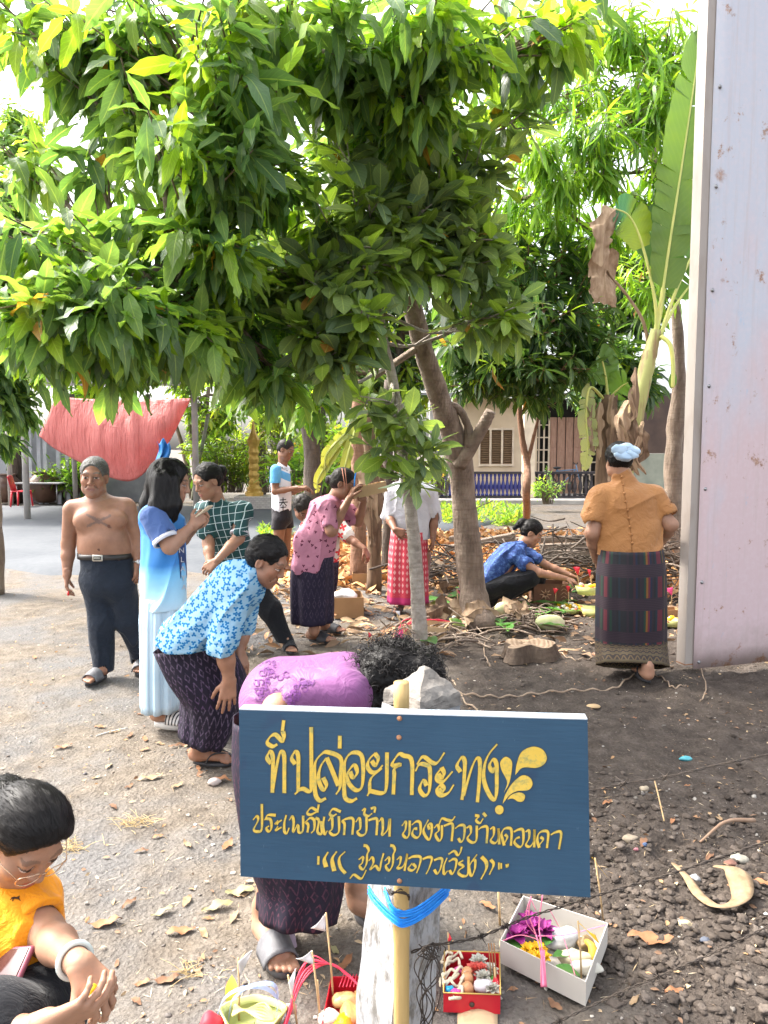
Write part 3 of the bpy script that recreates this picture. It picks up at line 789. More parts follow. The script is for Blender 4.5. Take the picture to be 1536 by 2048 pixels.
for i in range(60):
 row=[]
 for j in range(30):
  u,v=i/59,j/29;q=tp[i]*(1-v)+bp[i]*v
  sag=-.28*math.sin(math.pi*u)*math.sin(math.pi*min(1,v*.9))-.012*math.sin(u*46)*v*(1-v)*2-.03*math.sin(u*17+2*v)*v*(1-v)*2-.05*math.exp(-((u-.55)/.03)**2)
  sag+=.02*math.sin((u*20-v*6))*(1-v)
  row.append(at(q[0],q[1],TY+sag))
 G.append(row)
m=MB();m.grid(np.array(G));o=m.build('tarpaulin',MTARP,loc=(tx(230),TY,1.0));solidify(o,.004)
tag(o,'red tarpaulin sheet hung like a sail under the shed eaves','tarpaulin')
MBC=M('blue_cloth',(.03,.20,.52),(.02,.13,.38),6,.6,.3,20)
G=[[at(314+24*u+4*math.sin(v*5),882+48*v+6*math.sin(u*9),TY-.62+.06*math.sin(u*12+v*3))for v in np.linspace(0,1,14)]for u in np.linspace(0,1,14)]
m=MB();m.grid(np.array(G));o=m.build('cloth',MBC,loc=tuple(at(326,905,TY-.6)));solidify(o,.004);tag(o,'blue cloth hanging at the right edge of the red tarpaulin','cloth')
MJAR=M('brown_glazed_jar',(.075,.038,.026),(.13,.075,.05),3,.35,spec=.6)
jp=[(.20,0),(.28,.08),(.40,.28),(.44,.46),(.40,.62),(.30,.72),(.27,.76),(.31,.80),(.31,.82),(.25,.82),(.24,.74)]
for k,(px,py,sc,lab)in enumerate(((12,1008,1.0,'brown glazed water jar at the left edge beyond the red chair'),(92,1008,1.08,'brown glazed water jar under the grey table'),(137,1004,1.0,'brown glazed water jar right of the grey table'),(255,1000,.9,'low brown water jar in the shade right of the shirtless man'),(300,1000,.85,'low brown water jar beside the blue-jersey girl\'s hair'))):
 q=gnd(px,py);m=MB();m.lathe((q[0],q[1],.05),[(r*sc,z*sc)for r,z in jp],24)
 o=m.build('water_jar',MJAR,loc=(q[0],q[1],.05));tag(o,lab,'water jar','water jars by the shed')
q=gnd(84,1011);tb=thing('table','grey folding table in front of the brown water jars','table',(q[0],q[1],.055))
zt=at(84,966,q[1])[2]
m=MB();m.bbox((q[0],q[1],zt),(1.35,.7,.035),.008);m.build('tabletop',M('grey_laminate',(.34,.34,.35),(.26,.26,.27),4,.4),tb,smooth=False)
for dx in(-.55,.55):
 for dy in(-.27,.27):
  m=MB();m.tube([(q[0]+dx,q[1]+dy,.055),(q[0]+dx,q[1]+dy,zt-.02)],.018,8);m.build('leg',MSTEEL,tb)
q=gnd(44,1017);MCH=M('red_plastic',(.72,.03,.05),(.62,.02,.04),4,.3,spec=.5)
ch=thing('chair','red plastic chair beside the grey table','chair',(q[0],q[1],.055));cz=.055
m=MB();m.bbox((q[0],q[1],cz+.41),(.40,.40,.03),.012);m.build('seat',MCH,ch)
for dx in(-1,1):
 for dy in(-1,1):
  m=MB();m.tube([(q[0]+dx*.20,q[1]+dy*.20,cz),(q[0]+dx*.165,q[1]+dy*.17,cz+.41)],[.022,.03],8);m.build('leg',MCH,ch)
m=MB();G=[[(q[0]-.19-.10*v+.02*math.cos(u*3.14),q[1]-.19+.38*u,cz+.42+.42*v-.04*(2*u-1)**2*v)for v in np.linspace(0,1,8)]for u in np.linspace(0,1,9)]
m.grid(np.array(G));o=m.build('backrest',MCH,ch);solidify(o,.012)
def potted(px,py,Y,lab,h=.5,z0=None):
 q=at(px,py,Y);t=thing('potted_plant',lab,'potted plant',tuple(q))
 m=MB();m.lathe(q,[(.10,0),(.14,.22),(.155,.22),(.155,.25),(.12,.25)],16);m.build('pot',M('grey_pot',(.20,.19,.18),(.28,.26,.25),5,.8),t)
 return q,t
q=gnd(508,1013);q[1]=19.6;q[0]=(508-768)/FPX*19.6
MGOLD=M('gold_paint',(.62,.40,.10),(.45,.27,.05),9,.35,.5,30,metal=.3)
MTILE=N('patterned_white_tile');co=MTILE.coord();br=MTILE.n('TexBrick');MTILE.l(MTILE.mapv(co,(1,1,1),(R(90),0,0)),br.inputs['Vector']);br.inputs['Color1'].default_value=(.58,.54,.50,1);br.inputs['Color2'].default_value=(.48,.43,.40,1);br.inputs['Mortar'].default_value=(.30,.27,.25,1);br.inputs['Scale'].default_value=5
MTILE.base(br.outputs[0]);MTILE.rough(.3)
gp=thing('gold_pillar','ornate gold pillar on a low white tiled plinth in the background','pillar',(q[0],q[1],.03))
m=MB();m.bbox((q[0]+.1,q[1],.20),(1.1,.9,.34),.02);m.build('plinth',MTILE.m,gp,smooth=False)
m=MB();pr=[(.24,.37),(.24,.45),(.19,.50),(.21,.56),(.15,.62)]+[(.13+.018*math.sin(k*1.9),.66+k*.06)for k in range(18)]+[(.16,1.75),(.18,1.82),(.12,1.9),(.06,2.05),(.02,2.3)]
m.lathe((q[0],q[1],0),pr,8);autosharp(m.build('shaft',MGOLD,gp))
MBAM=M('weathered_bamboo',(.42,.44,.34),(.30,.32,.25),5,.6)
m=MB();m.tube([gnd(384,1000)*[1,1,0],at(416,830,19.5)],.05,8);o=m.build('pole',MBAM,loc=tuple(gnd(384,1000)));tag(o,'thin leaning pale green bamboo pole behind the checked-shirt woman','pole')
m=MB();m.tube([at(335,898,18.5),at(420,904,19)],.012,6);o=m.build('cross_pole',M('wire_grey',(.2,.2,.2)),loc=tuple(at(380,900,18.7)));tag(o,'thin grey horizontal line strung right of the red tarpaulin','line')
# ------------------------------------------------------------ trees and plants
def leaf_tmpl(w,rows=7,droop=.25,fold=.18,wave=.02,obov=0.0,twist=0.0,seed=0,tip=1.0):
 t=np.linspace(0,1,rows);r=np.random.default_rng(seed)
 prof=np.sin(np.pi*np.clip(t,0,1)**(1+obov))**.75*(1-.25*(t**3)*tip);prof[0]=.06;prof[-1]=.01
 ph=r.uniform(0,6.3);V=[];U=[]
 for k in range(rows):
  for c in(-1,0,1):
   x=c*prof[k]*w*.5;wv=wave*math.sin(t[k]*15+ph+c)*abs(c)
   z=-droop*t[k]**2+fold*abs(x)+wv;tw=twist*t[k]
   V.append((x*math.cos(tw)-0*z,t[k]*(1-.12*droop*t[k]),z+x*math.sin(tw)));U.append(((c+1)/2,t[k]))
 F=[(k*3+i,k*3+i+1,(k+1)*3+i+1,(k+1)*3+i)for k in range(rows-1)for i in(0,1)]
 return np.array(V),np.array(F),np.array(U)
TM_MANGO=[leaf_tmpl(.31,8,d,.20,.045,.0,tw,s_)for s_,(d,tw)in enumerate(((.15,.2),(.3,-.3),(.45,.3),(.6,-.1),(.25,.5),(.1,-.4)))]
TM_BROAD=[leaf_tmpl(.42,7,d,.16,.012,.35,tw,s_+20,.4)for s_,(d,tw)in enumerate(((.05,.1),(.18,-.2),(.3,.2),(-.1,0),(.4,-.1)))]
TM_SMALL=[leaf_tmpl(.30,4,d,.25,.0,.1,tw,s_+40)for s_,(d,tw)in enumerate(((.15,.2),(.4,-.3),(.25,.4)))]
TM_NARROW=[leaf_tmpl(.15,5,d,.25,.01,.0,tw,s_+60)for s_,(d,tw)in enumerate(((.3,.2),(.6,-.3),(.8,.4)))]
def leaf_mat(name,trans=.46,gloss=.38,vein=(1.5,1.45,1.2)):
 s=N(name);c=s.attr('Col');uv=s.coord('UV');x=s.xyz(uv)
 a=s.math('ABSOLUTE',s.math('SUBTRACT',x[0],.5))
 rib=s.math('LESS_THAN',a,.035)
 sv=s.math('SINE',s.math('ADD',s.math('MULTIPLY',x[1],62),s.math('MULTIPLY',a,-26)))
 svm=s.ramp(sv,[(.72,0.0),(.98,.45)])
 n=s.noise(s.coord(),9,4)
 c=s.mix(1.0,c,s.mix(n,(.75,.78,.7),(1.2,1.18,1.15)),'MULTIPLY')
 c2=s.mix(1.0,c,vein,'MULTIPLY')
 c=s.mix(svm,c,c2);c=s.mix(rib,c,s.mix(.5,c2,(.30,.36,.12)))
 s.base(c);s.rough(gloss);s.b.inputs['Specular IOR Level'].default_value=.45
 s.bump(sv,.12,.004)
 tr=s.n('BsdfTranslucent');s.l(s.mix(1.0,c,(2.7,2.7,.95),'MULTIPLY'),tr.inputs[0])
 mx=s.n('MixShader');mx.inputs[0].default_value=trans
 s.l(s.b.outputs[0],mx.inputs[1]);s.l(tr.outputs[0],mx.inputs[2]);s.l(mx.outputs[0],s.out.inputs[0])
 return s.m
MLEAF=leaf_mat('tree_leaf');MLEAFB=leaf_mat('broad_leaf',.30,.42)
def bark_mat(name,c1,c2,c3,vert=3.0,sc=10):
 s=N(name);co=s.mapv(s.coord(),(1,1,1/vert));ring=s.noise(s.mapv(s.coord(),(.6,.6,5)),9,4)
 f=s.noise(co,sc,6,.65);s.base(s.mix(s.ramp(ring,[(.5,0.0),(.7,.5)]),s.ramp(f,[(.3,c1),(.5,c2),(.72,c3)]),c1))
 s.rough(.9);b=s.bump(f,.9,.03);b=s.bump(s.voro(s.mapv(s.coord(),(1,1,.35)),45),.5,.012,b);s.bump(ring,.5,.014,b);return s.m
MBARK=bark_mat('grey_brown_bark',(.10,.072,.053),(.19,.142,.107),(.28,.225,.175))
MBARK2=bark_mat('ringed_pale_bark',(.20,.17,.14),(.33,.29,.25),(.46,.42,.37),1)
MBARK3=bark_mat('red_brown_bark',(.15,.075,.045),(.24,.13,.08),(.30,.18,.12))
MBARKD=bark_mat('dark_bark',(.05,.038,.03),(.09,.07,.055),(.14,.11,.085))
class Leaves:
 def __init__(s):s.V=[];s.F=[];s.C=[];s.U=[];s.n=0
 def add(s,tm,pos,d,up,size,col):
  pos=np.atleast_2d(pos);n=len(pos)
  if n==0:return
  d=np.atleast_2d(d);d=d/np.maximum(1e-6,np.linalg.norm(d,axis=1))[:,None]
  up=np.atleast_2d(up);sd=np.cross(d,up);sd/=np.maximum(1e-6,np.linalg.norm(sd,axis=1))[:,None];nn=np.cross(sd,d)
  T,F,U=tm;k=len(T)
  V=pos[:,None]+np.asarray(size).reshape(-1,1,1)*(T[None,:,0,None]*sd[:,None]+T[None,:,1,None]*d[:,None]+T[None,:,2,None]*nn[:,None])
  s.V.append(V.reshape(-1,3));s.F.append((F[None]+(np.arange(n)*k)[:,None,None]).reshape(-1,4)+s.n);s.n+=n*k
  s.C.append(np.repeat(np.broadcast_to(np.asarray(col,float),(n,3)),k,0));s.U.append(np.tile(U,(n,1)))
 def whorls(s,tms,cen,axis,cnt,size,pal,rng,open_=(45,95),grav=.5,young=.0,ycol=(.20,.30,.035),rad=.02):
  """leaf rosettes at shoot ends"""
  for c,ax in zip(cen,axis):
   ax=unit(ax);k=max(3,int(cnt*rng.uniform(.75,1.3)))
   e1=unit(np.cross(ax,[.3,.8,.52]));e2=np.cross(ax,e1)
   a=np.arange(k)*2.4+rng.uniform(0,6.28);th=np.radians(np.linspace(open_[0],open_[1],k)+rng.normal(0,17,k))
   d=np.cos(th)[:,None]*ax+np.sin(th)[:,None]*(np.cos(a)[:,None]*e1+np.sin(a)[:,None]*e2)
   d[:,2]-=grav*rng.uniform(.3,1.2,k);sz=size*rng.uniform(.45,1.18,k)
   pos=c-ax*np.linspace(0,.16,k)[:,None]*(size/.25)+d*rad
   base=np.array(pal[rng.integers(len(pal))])*rng.uniform(.8,1.2)
   col=base*rng.uniform(.82,1.2,(k,1))
   if rng.random()<young:
    m=np.arange(k)<k*rng.uniform(.3,1.0);col[m]=np.array(ycol)*rng.uniform(.8,1.25,(m.sum(),1));sz[m]*=.85
   if rng.random()<.07:col[rng.integers(k)]=(.34,.17,.05)
   up=np.array([0,0,1.0])+rng.normal(0,.35,(k,3))
   ti=rng.integers(len(tms),size=k)
   for t in range(len(tms)):
    q=ti==t
    if q.any():s.add(tms[t],pos[q],d[q],up[q],sz[q],col[q])
 def build(s,name,m,parent):return mesh_obj(name,np.concatenate(s.V),np.concatenate(s.F),m,parent,col=np.concatenate(s.C),uv=np.concatenate(s.U))
def blob_pts(blobs,rng,den=1.0):
 """blobs: (px, py, Y, rx_px, ry_px, depth_m, count)"""
 C=[];A=[];B=[]
 for bi,(px,py,Y,rx,ry,dz,n)in enumerate(blobs):
  n=int(n*den+.5);c=at(px,py,Y);u=rng.normal(size=(n,3));u/=np.linalg.norm(u,axis=1)[:,None];r=rng.random(n)**.45
  q=u*r[:,None];off=q*np.array([rx*mpp(Y),dz,ry*mpp(Y)])
  C.append(c+off);A.append(q*.9+np.array([0,-.15,.25]));B.append(np.full(n,bi))
 return np.concatenate(C),np.concatenate(A),np.concatenate(B)
def tree(name,label,cat,trunk,tr_r,blobs,tms,size,cnt,pal,mleaf,mbark,seed=0,grav=.5,young=.1,group=None,open_=(45,95),extra=None,attach=None,wob=.12,ycol=(.20,.30,.035),limb_r=.03,n_side=12,twig_r=.0045,den=1.0):
 rng=np.random.default_rng(seed);trunk=np.asarray(trunk,float)
 t=thing(name,label,cat,(trunk[0][0],trunk[0][1],trunk[0][2]),group)
 TP=spline(trunk,8);TR=np.interp(np.linspace(0,1,len(TP)),np.linspace(0,1,len(tr_r)),tr_r)
 mb=MB();mb.tube(TP,TR,n_side,wob=wob,seed=seed)
 if extra is not None:
  for pts,rr in extra:q=spline(pts,6);mb.tube(q,np.interp(np.linspace(0,1,len(q)),np.linspace(0,1,len(rr)),rr),10,wob=wob,seed=seed+3)
 C,A,B=blob_pts(blobs,rng,den)
 hub=TP[int(len(TP)*.55):]
 if attach is not None:hub=np.concatenate([hub,np.asarray(attach,float)])
 for bi,b in enumerate(blobs):
  c=at(b[0],b[1],b[2]);h=hub[np.argmin(np.linalg.norm(hub-c,axis=1)+.6*np.clip(hub[:,2]-c[2],0,9))]
  mid=h*.45+c*.55+np.array([0,0,-.10])+rng.normal(0,.06,3)
  L=spline([h,mid,c],6);mb.tube(L,np.linspace(limb_r,limb_r*.35,len(L)),7,wob=.1,seed=bi)
  q=C[B==bi]
  for e in q[::(1 if len(q)<60 else 3)]:
   st=L[rng.integers(len(L)//2,len(L))];md=(st+e)/2+rng.normal(0,.03,3);mb.tube([st,md,e],[twig_r*2,twig_r*1.4,twig_r],4,False)
 mb.build('trunk',mbark,t)
 lv=Leaves();lv.whorls(tms,C,A,cnt,size,pal,rng,open_,grav,young,ycol)
 lv.build('crown',mleaf,t);return t
PAL_M=[(.095,.170,.070),(.125,.205,.068),(.078,.15,.068),(.15,.235,.065),(.10,.165,.08)]
PAL_B=[(.12,.178,.095),(.145,.208,.095),(.10,.155,.088),(.17,.235,.088)]
PAL_D=[(.038,.082,.032),(.052,.10,.035),(.032,.068,.030)]
PAL_L=[(.15,.26,.04),(.11,.21,.04),(.19,.30,.045),(.08,.17,.04)]
PAL_Y=[(.17,.22,.03),(.12,.18,.03),(.22,.26,.04),(.08,.14,.03)]
b0=gnd(962,1252)
T1=[b0+[0,0,-.05],at(945,1180,6.88),at(928,1010,6.8),at(915,900,6.65),at(880,800,6.4),at(845,690,6.1),at(800,520,5.8),at(760,380,5.5),at(700,200,5.2),at(650,60,5.0)]
stub=[([at(918,930,6.62),at(950,880,6.5),at(975,835,6.42),at(982,822,6.4)],[.07,.058,.052,.044]),([at(940,895,6.52),at(935,850,6.5),at(915,815,6.45),at(892,808,6.4)],[.05,.035,.03,.028])]
mango_blobs=[
 (150,110,4.8,100,60,.5,7),(260,210,4.6,80,60,.5,7),(330,60,4.6,170,80,.7,20),(470,170,4.3,130,110,.6,24),(560,60,4.6,150,80,.6,24),(420,300,4.2,130,90,.5,22),
 (310,280,4.4,70,70,.4,7),(520,330,4.5,90,90,.5,14),(180,50,4.8,110,60,.5,9),(250,150,4.9,100,60,.4,7),
 (700,110,4.7,130,110,.6,26),(860,80,4.6,120,100,.6,22),(820,190,4.8,110,80,.5,14),(960,60,4.8,110,70,.5,11),(1070,70,5.0,90,60,.4,12),(1140,30,5.3,80,45,.4,8),(40,40,5.0,60,60,.4,4),(70,330,5.2,90,60,.5,5),(190,340,5.0,60,50,.4,5),
 (330,450,4.6,130,80,.6,14),(430,480,4.4,90,90,.5,14),(130,480,4.3,130,70,.5,15),(60,610,4.0,110,80,.5,16),(210,590,4.1,130,80,.6,22),
 (330,620,4.5,120,90,.6,24),(110,640,4.0,100,45,.5,12),(245,645,4.1,100,40,.5,15),(225,720,4.2,45,22,.3,3),(380,660,4.4,110,45,.5,16),(480,680,5.2,90,90,.5,15),(540,745,5.4,90,50,.5,9),
 (450,590,5.0,110,80,.5,18),(620,790,5.8,70,50,.4,5),(560,560,5.4,120,120,.5,20),(700,300,5.5,140,100,.5,20),(830,320,5.6,120,100,.5,16),(650,730,5.9,60,50,.4,6)]
tree('mango_tree','large mango tree with a leaning grey trunk, cut limb stub and drooping crown','tree',T1,[.165,.128,.112,.112,.092,.078,.066,.052,.04,.02],mango_blobs,TM_MANGO,.29,10,PAL_M,MLEAF,MBARK,1,.75,.25,open_=(40,100),den=1.3,extra=stub,attach=[at(600,330,5.2),at(480,420,4.9),at(350,520,4.6),at(700,200,5.1),at(840,160,5.0)])
b1=gnd(841,1292)
T2=[b1+[0,0,-.04],at(836,1200,6.05),at(826,1060,6.0),at(813,960,5.95),at(800,860,5.85),at(785,760,5.7),at(760,640,5.5),at(770,520,5.4),at(790,420,5.4),at(780,340,5.4)]
broad_blobs=[
 (690,320,5.0,60,40,.25,5),(740,400,4.9,70,50,.25,7),(650,440,4.9,70,50,.3,7),(560,540,5.0,70,50,.3,7),(640,560,4.9,90,60,.3,11),(720,520,4.9,90,60,.3,11),
 (640,660,4.9,80,50,.3,11),(720,640,4.9,80,60,.3,10),(670,720,5.0,60,40,.25,5),(820,450,5.1,80,60,.3,10),(890,380,5.2,80,60,.3,10),(960,460,5.3,90,70,.3,14),(820,530,5.2,80,50,.3,8),
 (920,540,5.4,80,60,.3,11),(990,620,5.5,70,60,.3,9),(940,645,5.5,40,30,.3,3),(960,330,5.4,80,60,.3,9),(870,270,5.3,80,50,.3,7),(1010,230,5.5,60,50,.3,6),(750,250,5.2,80,60,.3,8),(540,500,5.3,60,30,.25,3),
 (790,830,5.55,60,40,.2,5),(770,900,5.5,45,35,.15,3),(850,900,5.55,35,40,.15,3),(825,955,5.6,35,20,.1,2),(735,800,5.5,40,30,.15,2)]
tree('young_tree','young tree with a thin pale ringed trunk and stiff broad leaves','tree',T2,[.068,.058,.052,.05,.042,.038,.034,.03,.024,.015],broad_blobs,TM_BROAD,.26,9,PAL_B,MLEAFB,MBARK2,2,.18,.5,open_=(18,100),den=1.45,wob=.08,ycol=(.17,.26,.045),limb_r=.016)
b2=gnd(1054,1075)
T3=[b2,at(1053,1000,9.8),at(1054,930,9.8),at(1045,880,9.8),at(1040,800,9.8),at(1060,680,9.7),at(1090,560,9.6)]
dark_blobs=[(1000,735,9.2,90,50,.6,34),(1090,735,9.0,100,50,.6,40),(1180,700,9.3,60,60,.5,20),(940,700,9.2,80,70,.6,26),(1060,660,9.0,110,80,.7,50),(1160,620,9.2,80,90,.6,34),(1040,560,9.2,100,70,.6,36),(1130,510,9.3,90,60,.6,26),(950,765,9.3,60,30,.4,14),(1060,790,9.2,90,25,.4,12),(930,600,9.4,80,70,.5,18),(1000,470,9.4,90,60,.5,18)]
tree('dark_leaved_tree','small dark-leaved tree on a thin forked red-brown stem before the cream house','tree',T3,[.055,.05,.045,.04,.035,.03,.02],dark_blobs,TM_SMALL,.27,11,PAL_D,MLEAF,MBARK3,3,.45,.08,extra=[([at(1054,930,9.8),at(1066,880,9.75),at(1078,830,9.7)],[.03,.024,.018])],limb_r=.025)
b3=gnd(1346,1080);b3[1]=10.2;b3[0]=(1346-768)/FPX*10.2;b3[2]=0
T4=[b3,at(1345,980,10.2),at(1350,860,10.2),at(1358,760,10.1),at(1350,600,10.0),at(1320,420,9.8),at(1300,250,9.5),at(1290,100,9.4)]
r_blobs=[(1190,90,9.0,70,70,.5,18),(1130,190,8.8,70,50,.4,14),(1040,200,8.8,60,60,.4,10),(1290,220,8.6,70,90,.5,44),(1340,330,8.8,60,80,.5,26),(1340,120,8.8,70,90,.6,34),(1260,60,8.8,70,60,.5,22),(1180,270,8.4,90,40,.5,24),(1080,300,8.2,80,40,.4,20),(1210,330,8.6,70,50,.5,20),(1120,350,8.4,80,40,.4,16),(1030,400,8.8,80,60,.5,18),(1200,470,9.0,70,50,.5,18),(1110,430,9.2,80,40,.5,18),(1270,410,9.0,70,60,.5,20),(1320,470,9.2,60,50,.5,14),(1230,180,9.0,50,60,.4,10),(1290,560,9.6,80,70,.5,22),(1180,540,9.6,60,50,.5,12)]
tree('tall_mango_tree','tall mango tree with a grey trunk beside the hoarding and bright hanging leaves','tree',T4,[.15,.12,.11,.085,.06,.05,.04,.02],r_blobs,TM_NARROW,.30,13,PAL_L,MLEAF,MBARK,4,.75,.15,extra=[([at(1352,850,10.2),at(1372,800,10.15),at(1368,770,10.1)],[.09,.08,.07])],open_=(40,110),attach=[at(1180,330,8.9),at(1100,380,8.9)])
b4=np.array([(-30-768)/FPX*8.2,8.2,0])
T5=[b4,b4+[.02,0,1],b4+[.1,-.1,2.0],b4+[.2,-.2,3.0],b4+[.3,-.3,3.8]]
l_blobs=[(30,420,7.4,90,60,.5,24),(20,520,7.3,80,60,.5,26),(30,640,7.2,80,60,.5,28),(20,720,7.0,70,60,.5,30),(20,800,7.0,45,45,.4,18),(0,860,7.2,35,40,.4,8),(-60,600,7.2,80,140,.6,30),(-120,400,7.2,120,140,.8,30),(20,340,7.8,60,40,.4,8)]
tree('left_mango_tree','mango tree at the left edge with dark leaves hanging beside the red tarpaulin','tree',T5,[.16,.13,.11,.09,.05],l_blobs,TM_MANGO,.27,11,PAL_M+PAL_D,MLEAF,MBARK,5,.7,.05,open_=(40,110))
def far_tree(label,px,Y,top,w,bottom,pal,tms,size,n,seed,mb=MBARKD,young=.1,stem=None,name='background_tree'):
 b=np.array([(px-768)/FPX*Y,Y,0.0]);r=np.random.default_rng(seed);bl=[]
 for k in range(n):
  u=r.random();py=top+(bottom-top)*u;ww=w*math.sin(math.pi*min(.95,.18+.75*u))**.6
  bl.append((px+r.uniform(-1,1)*ww*.75,py,Y+r.uniform(-.6,.6),w*.36,(bottom-top)*.20,.8,26))
 tz=at(px,top+(bottom-top)*.3,Y)[2]
 tr=[b,b+[.05,0,tz*.3],b+[-.08,0,tz*.6],b+[.1,.1,tz]]
 return tree(name,label,'tree',tr,[.2,.15,.12,.05],bl,tms,size,10,pal,MLEAF,mb,seed,.45,young,'trees beyond the road',extra=stem,limb_r=.05,n_side=8,twig_r=.008)
far_tree('pale green tree behind the red tarpaulin at the left',200,27,560,170,800,PAL_L,TM_SMALL,.50,9,21)
far_tree('yellow-green bushy tree with several stems right of the red tarpaulin',415,24,690,95,940,PAL_Y+PAL_L,TM_SMALL,.32,10,22,MBARK,stem=[([np.array([(400-768)/FPX*24+a*.25,24,0]),np.array([(400-768)/FPX*24+a*.5,24,1.5]),np.array([(400-768)/FPX*24+a*1.0,24,3.2])],[.10,.08,.04])for a in(-1,-.4,.5,1.1)])
far_tree('yellow-green leafy tree behind the gold pillar',520,25,560,90,930,PAL_Y,TM_SMALL,.40,11,23)
far_tree('bright green tree behind the pink-bloused woman',650,26,600,100,960,PAL_Y+PAL_L,TM_SMALL,.40,12,24)
far_tree('sunlit bushy tree left of the cream house',800,28,620,110,970,PAL_Y,TM_SMALL,.42,12,25)
far_tree('dense green tree rising behind the cream house',980,31,430,150,830,PAL_D+PAL_M,TM_SMALL,.6,13,26)
far_tree('dark tree behind the banana plant',1230,17,520,110,800,PAL_D,TM_SMALL,.42,14,27)
far_tree('dark tree glimpsed through the middle of the canopy',620,13,420,190,790,PAL_D+PAL_M,TM_SMALL,.34,16,28)
far_tree('dark leafy tree low behind the middle of the canopy',800,13.5,480,130,830,PAL_D,TM_SMALL,.34,13,30)
far_tree('hazy tree in the glare at the upper left',30,22,230,70,420,PAL_M,TM_SMALL,.4,6,29)
def shrub(label,px,py,Y,w,h,pal,size,n,seed,name='shrub',tms=TM_SMALL,cnt=9):
 r=np.random.default_rng(seed);q=at(px,py,Y);q[2]=max(0,q[2]);t=thing(name,label,'shrub',tuple(q),'low shrubs in the background')
 mb=MB();lv=Leaves();C=[];A=[]
 for k in range(n):
  a=r.uniform(0,6.28);rr=math.sqrt(r.random());e=q+[w*rr*math.cos(a),.5*w*rr*math.sin(a),h*(1-.5*rr)*r.uniform(.4,1.1)]
  mb.tube([q+[.3*(e[0]-q[0]),.3*(e[1]-q[1]),0],(q+e)/2+[0,0,.1*h],e],[.012,.009,.005],4,False);C.append(e);A.append(e-q+np.array([0,0,.4]))
 mb.build('stem',MBARK,t);lv.whorls(tms,C,A,cnt,size,pal,r,(30,100),.3,.2);lv.build('foliage',MLEAF,t)
shrub('fern-like green shrub beside the left water jars',120,985,21.5,.8,1.0,PAL_L,.3,30,41)
shrub('bright shrub behind the shirtless man\'s shoulder',165,965,22,.7,1.1,PAL_L,.3,30,42)
shrub('yellow-green shrub beside the gold pillar',470,985,20.5,.8,1.2,PAL_Y,.28,40,43)
shrub('leafy shrub behind the white-shirted man',590,990,17,.9,1.3,PAL_L,.3,40,44)
shrub('pale shrub between the pink-bloused woman and the trunks',700,990,19,.9,1.4,PAL_Y,.3,40,45)
shrub('small bush in front of the dark balustrade',1095,1008,19,.5,.9,PAL_L,.14,46,46,cnt=7)
shrub('leafy green bush on the far side of the road behind the checked-shirt woman',450,985,21,1.2,2.2,PAL_Y+PAL_L,.3,60,48)
shrub('tall pale green bush behind the white-shirted man and the gold pillar',545,985,21.5,1.1,2.6,PAL_Y,.3,60,49)
shrub('bright bush behind the raised carton',660,985,20,1.2,2.3,PAL_Y+PAL_L,.3,60,50)
shrub('yellowish shrub between the thin trunk and the leaning trunk',880,990,20,.6,1.4,PAL_Y,.28,30,47)
def cover(name,label,px0,px1,py0,py1,pal,n,size,seed,h=.18):
 r=np.random.default_rng(seed);lv=Leaves();C=[];A=[]
 for k in range(n):
  q=gnd(r.uniform(px0,px1),r.uniform(py0,py1));q[2]=gz(q[0],q[1])+r.uniform(.04,h);C.append(q);A.append(r.normal(0,.3,3)+[0,0,1])
 lv.whorls(TM_SMALL,C,A,7,size,pal,r,(20,95),.1,.3);o=lv.build(name,MLEAF,None);tag(o,label,'ground cover',kind='stuff')
cover('ground_cover','bright green creeping plants behind the leaning trunk',880,1050,1018,1052,PAL_L+PAL_Y,420,.16,51)
cover('grass_patch','small patch of green grass behind the checked-shirt woman',520,580,1062,1078,PAL_L+PAL_Y,200,.11,52,.1)
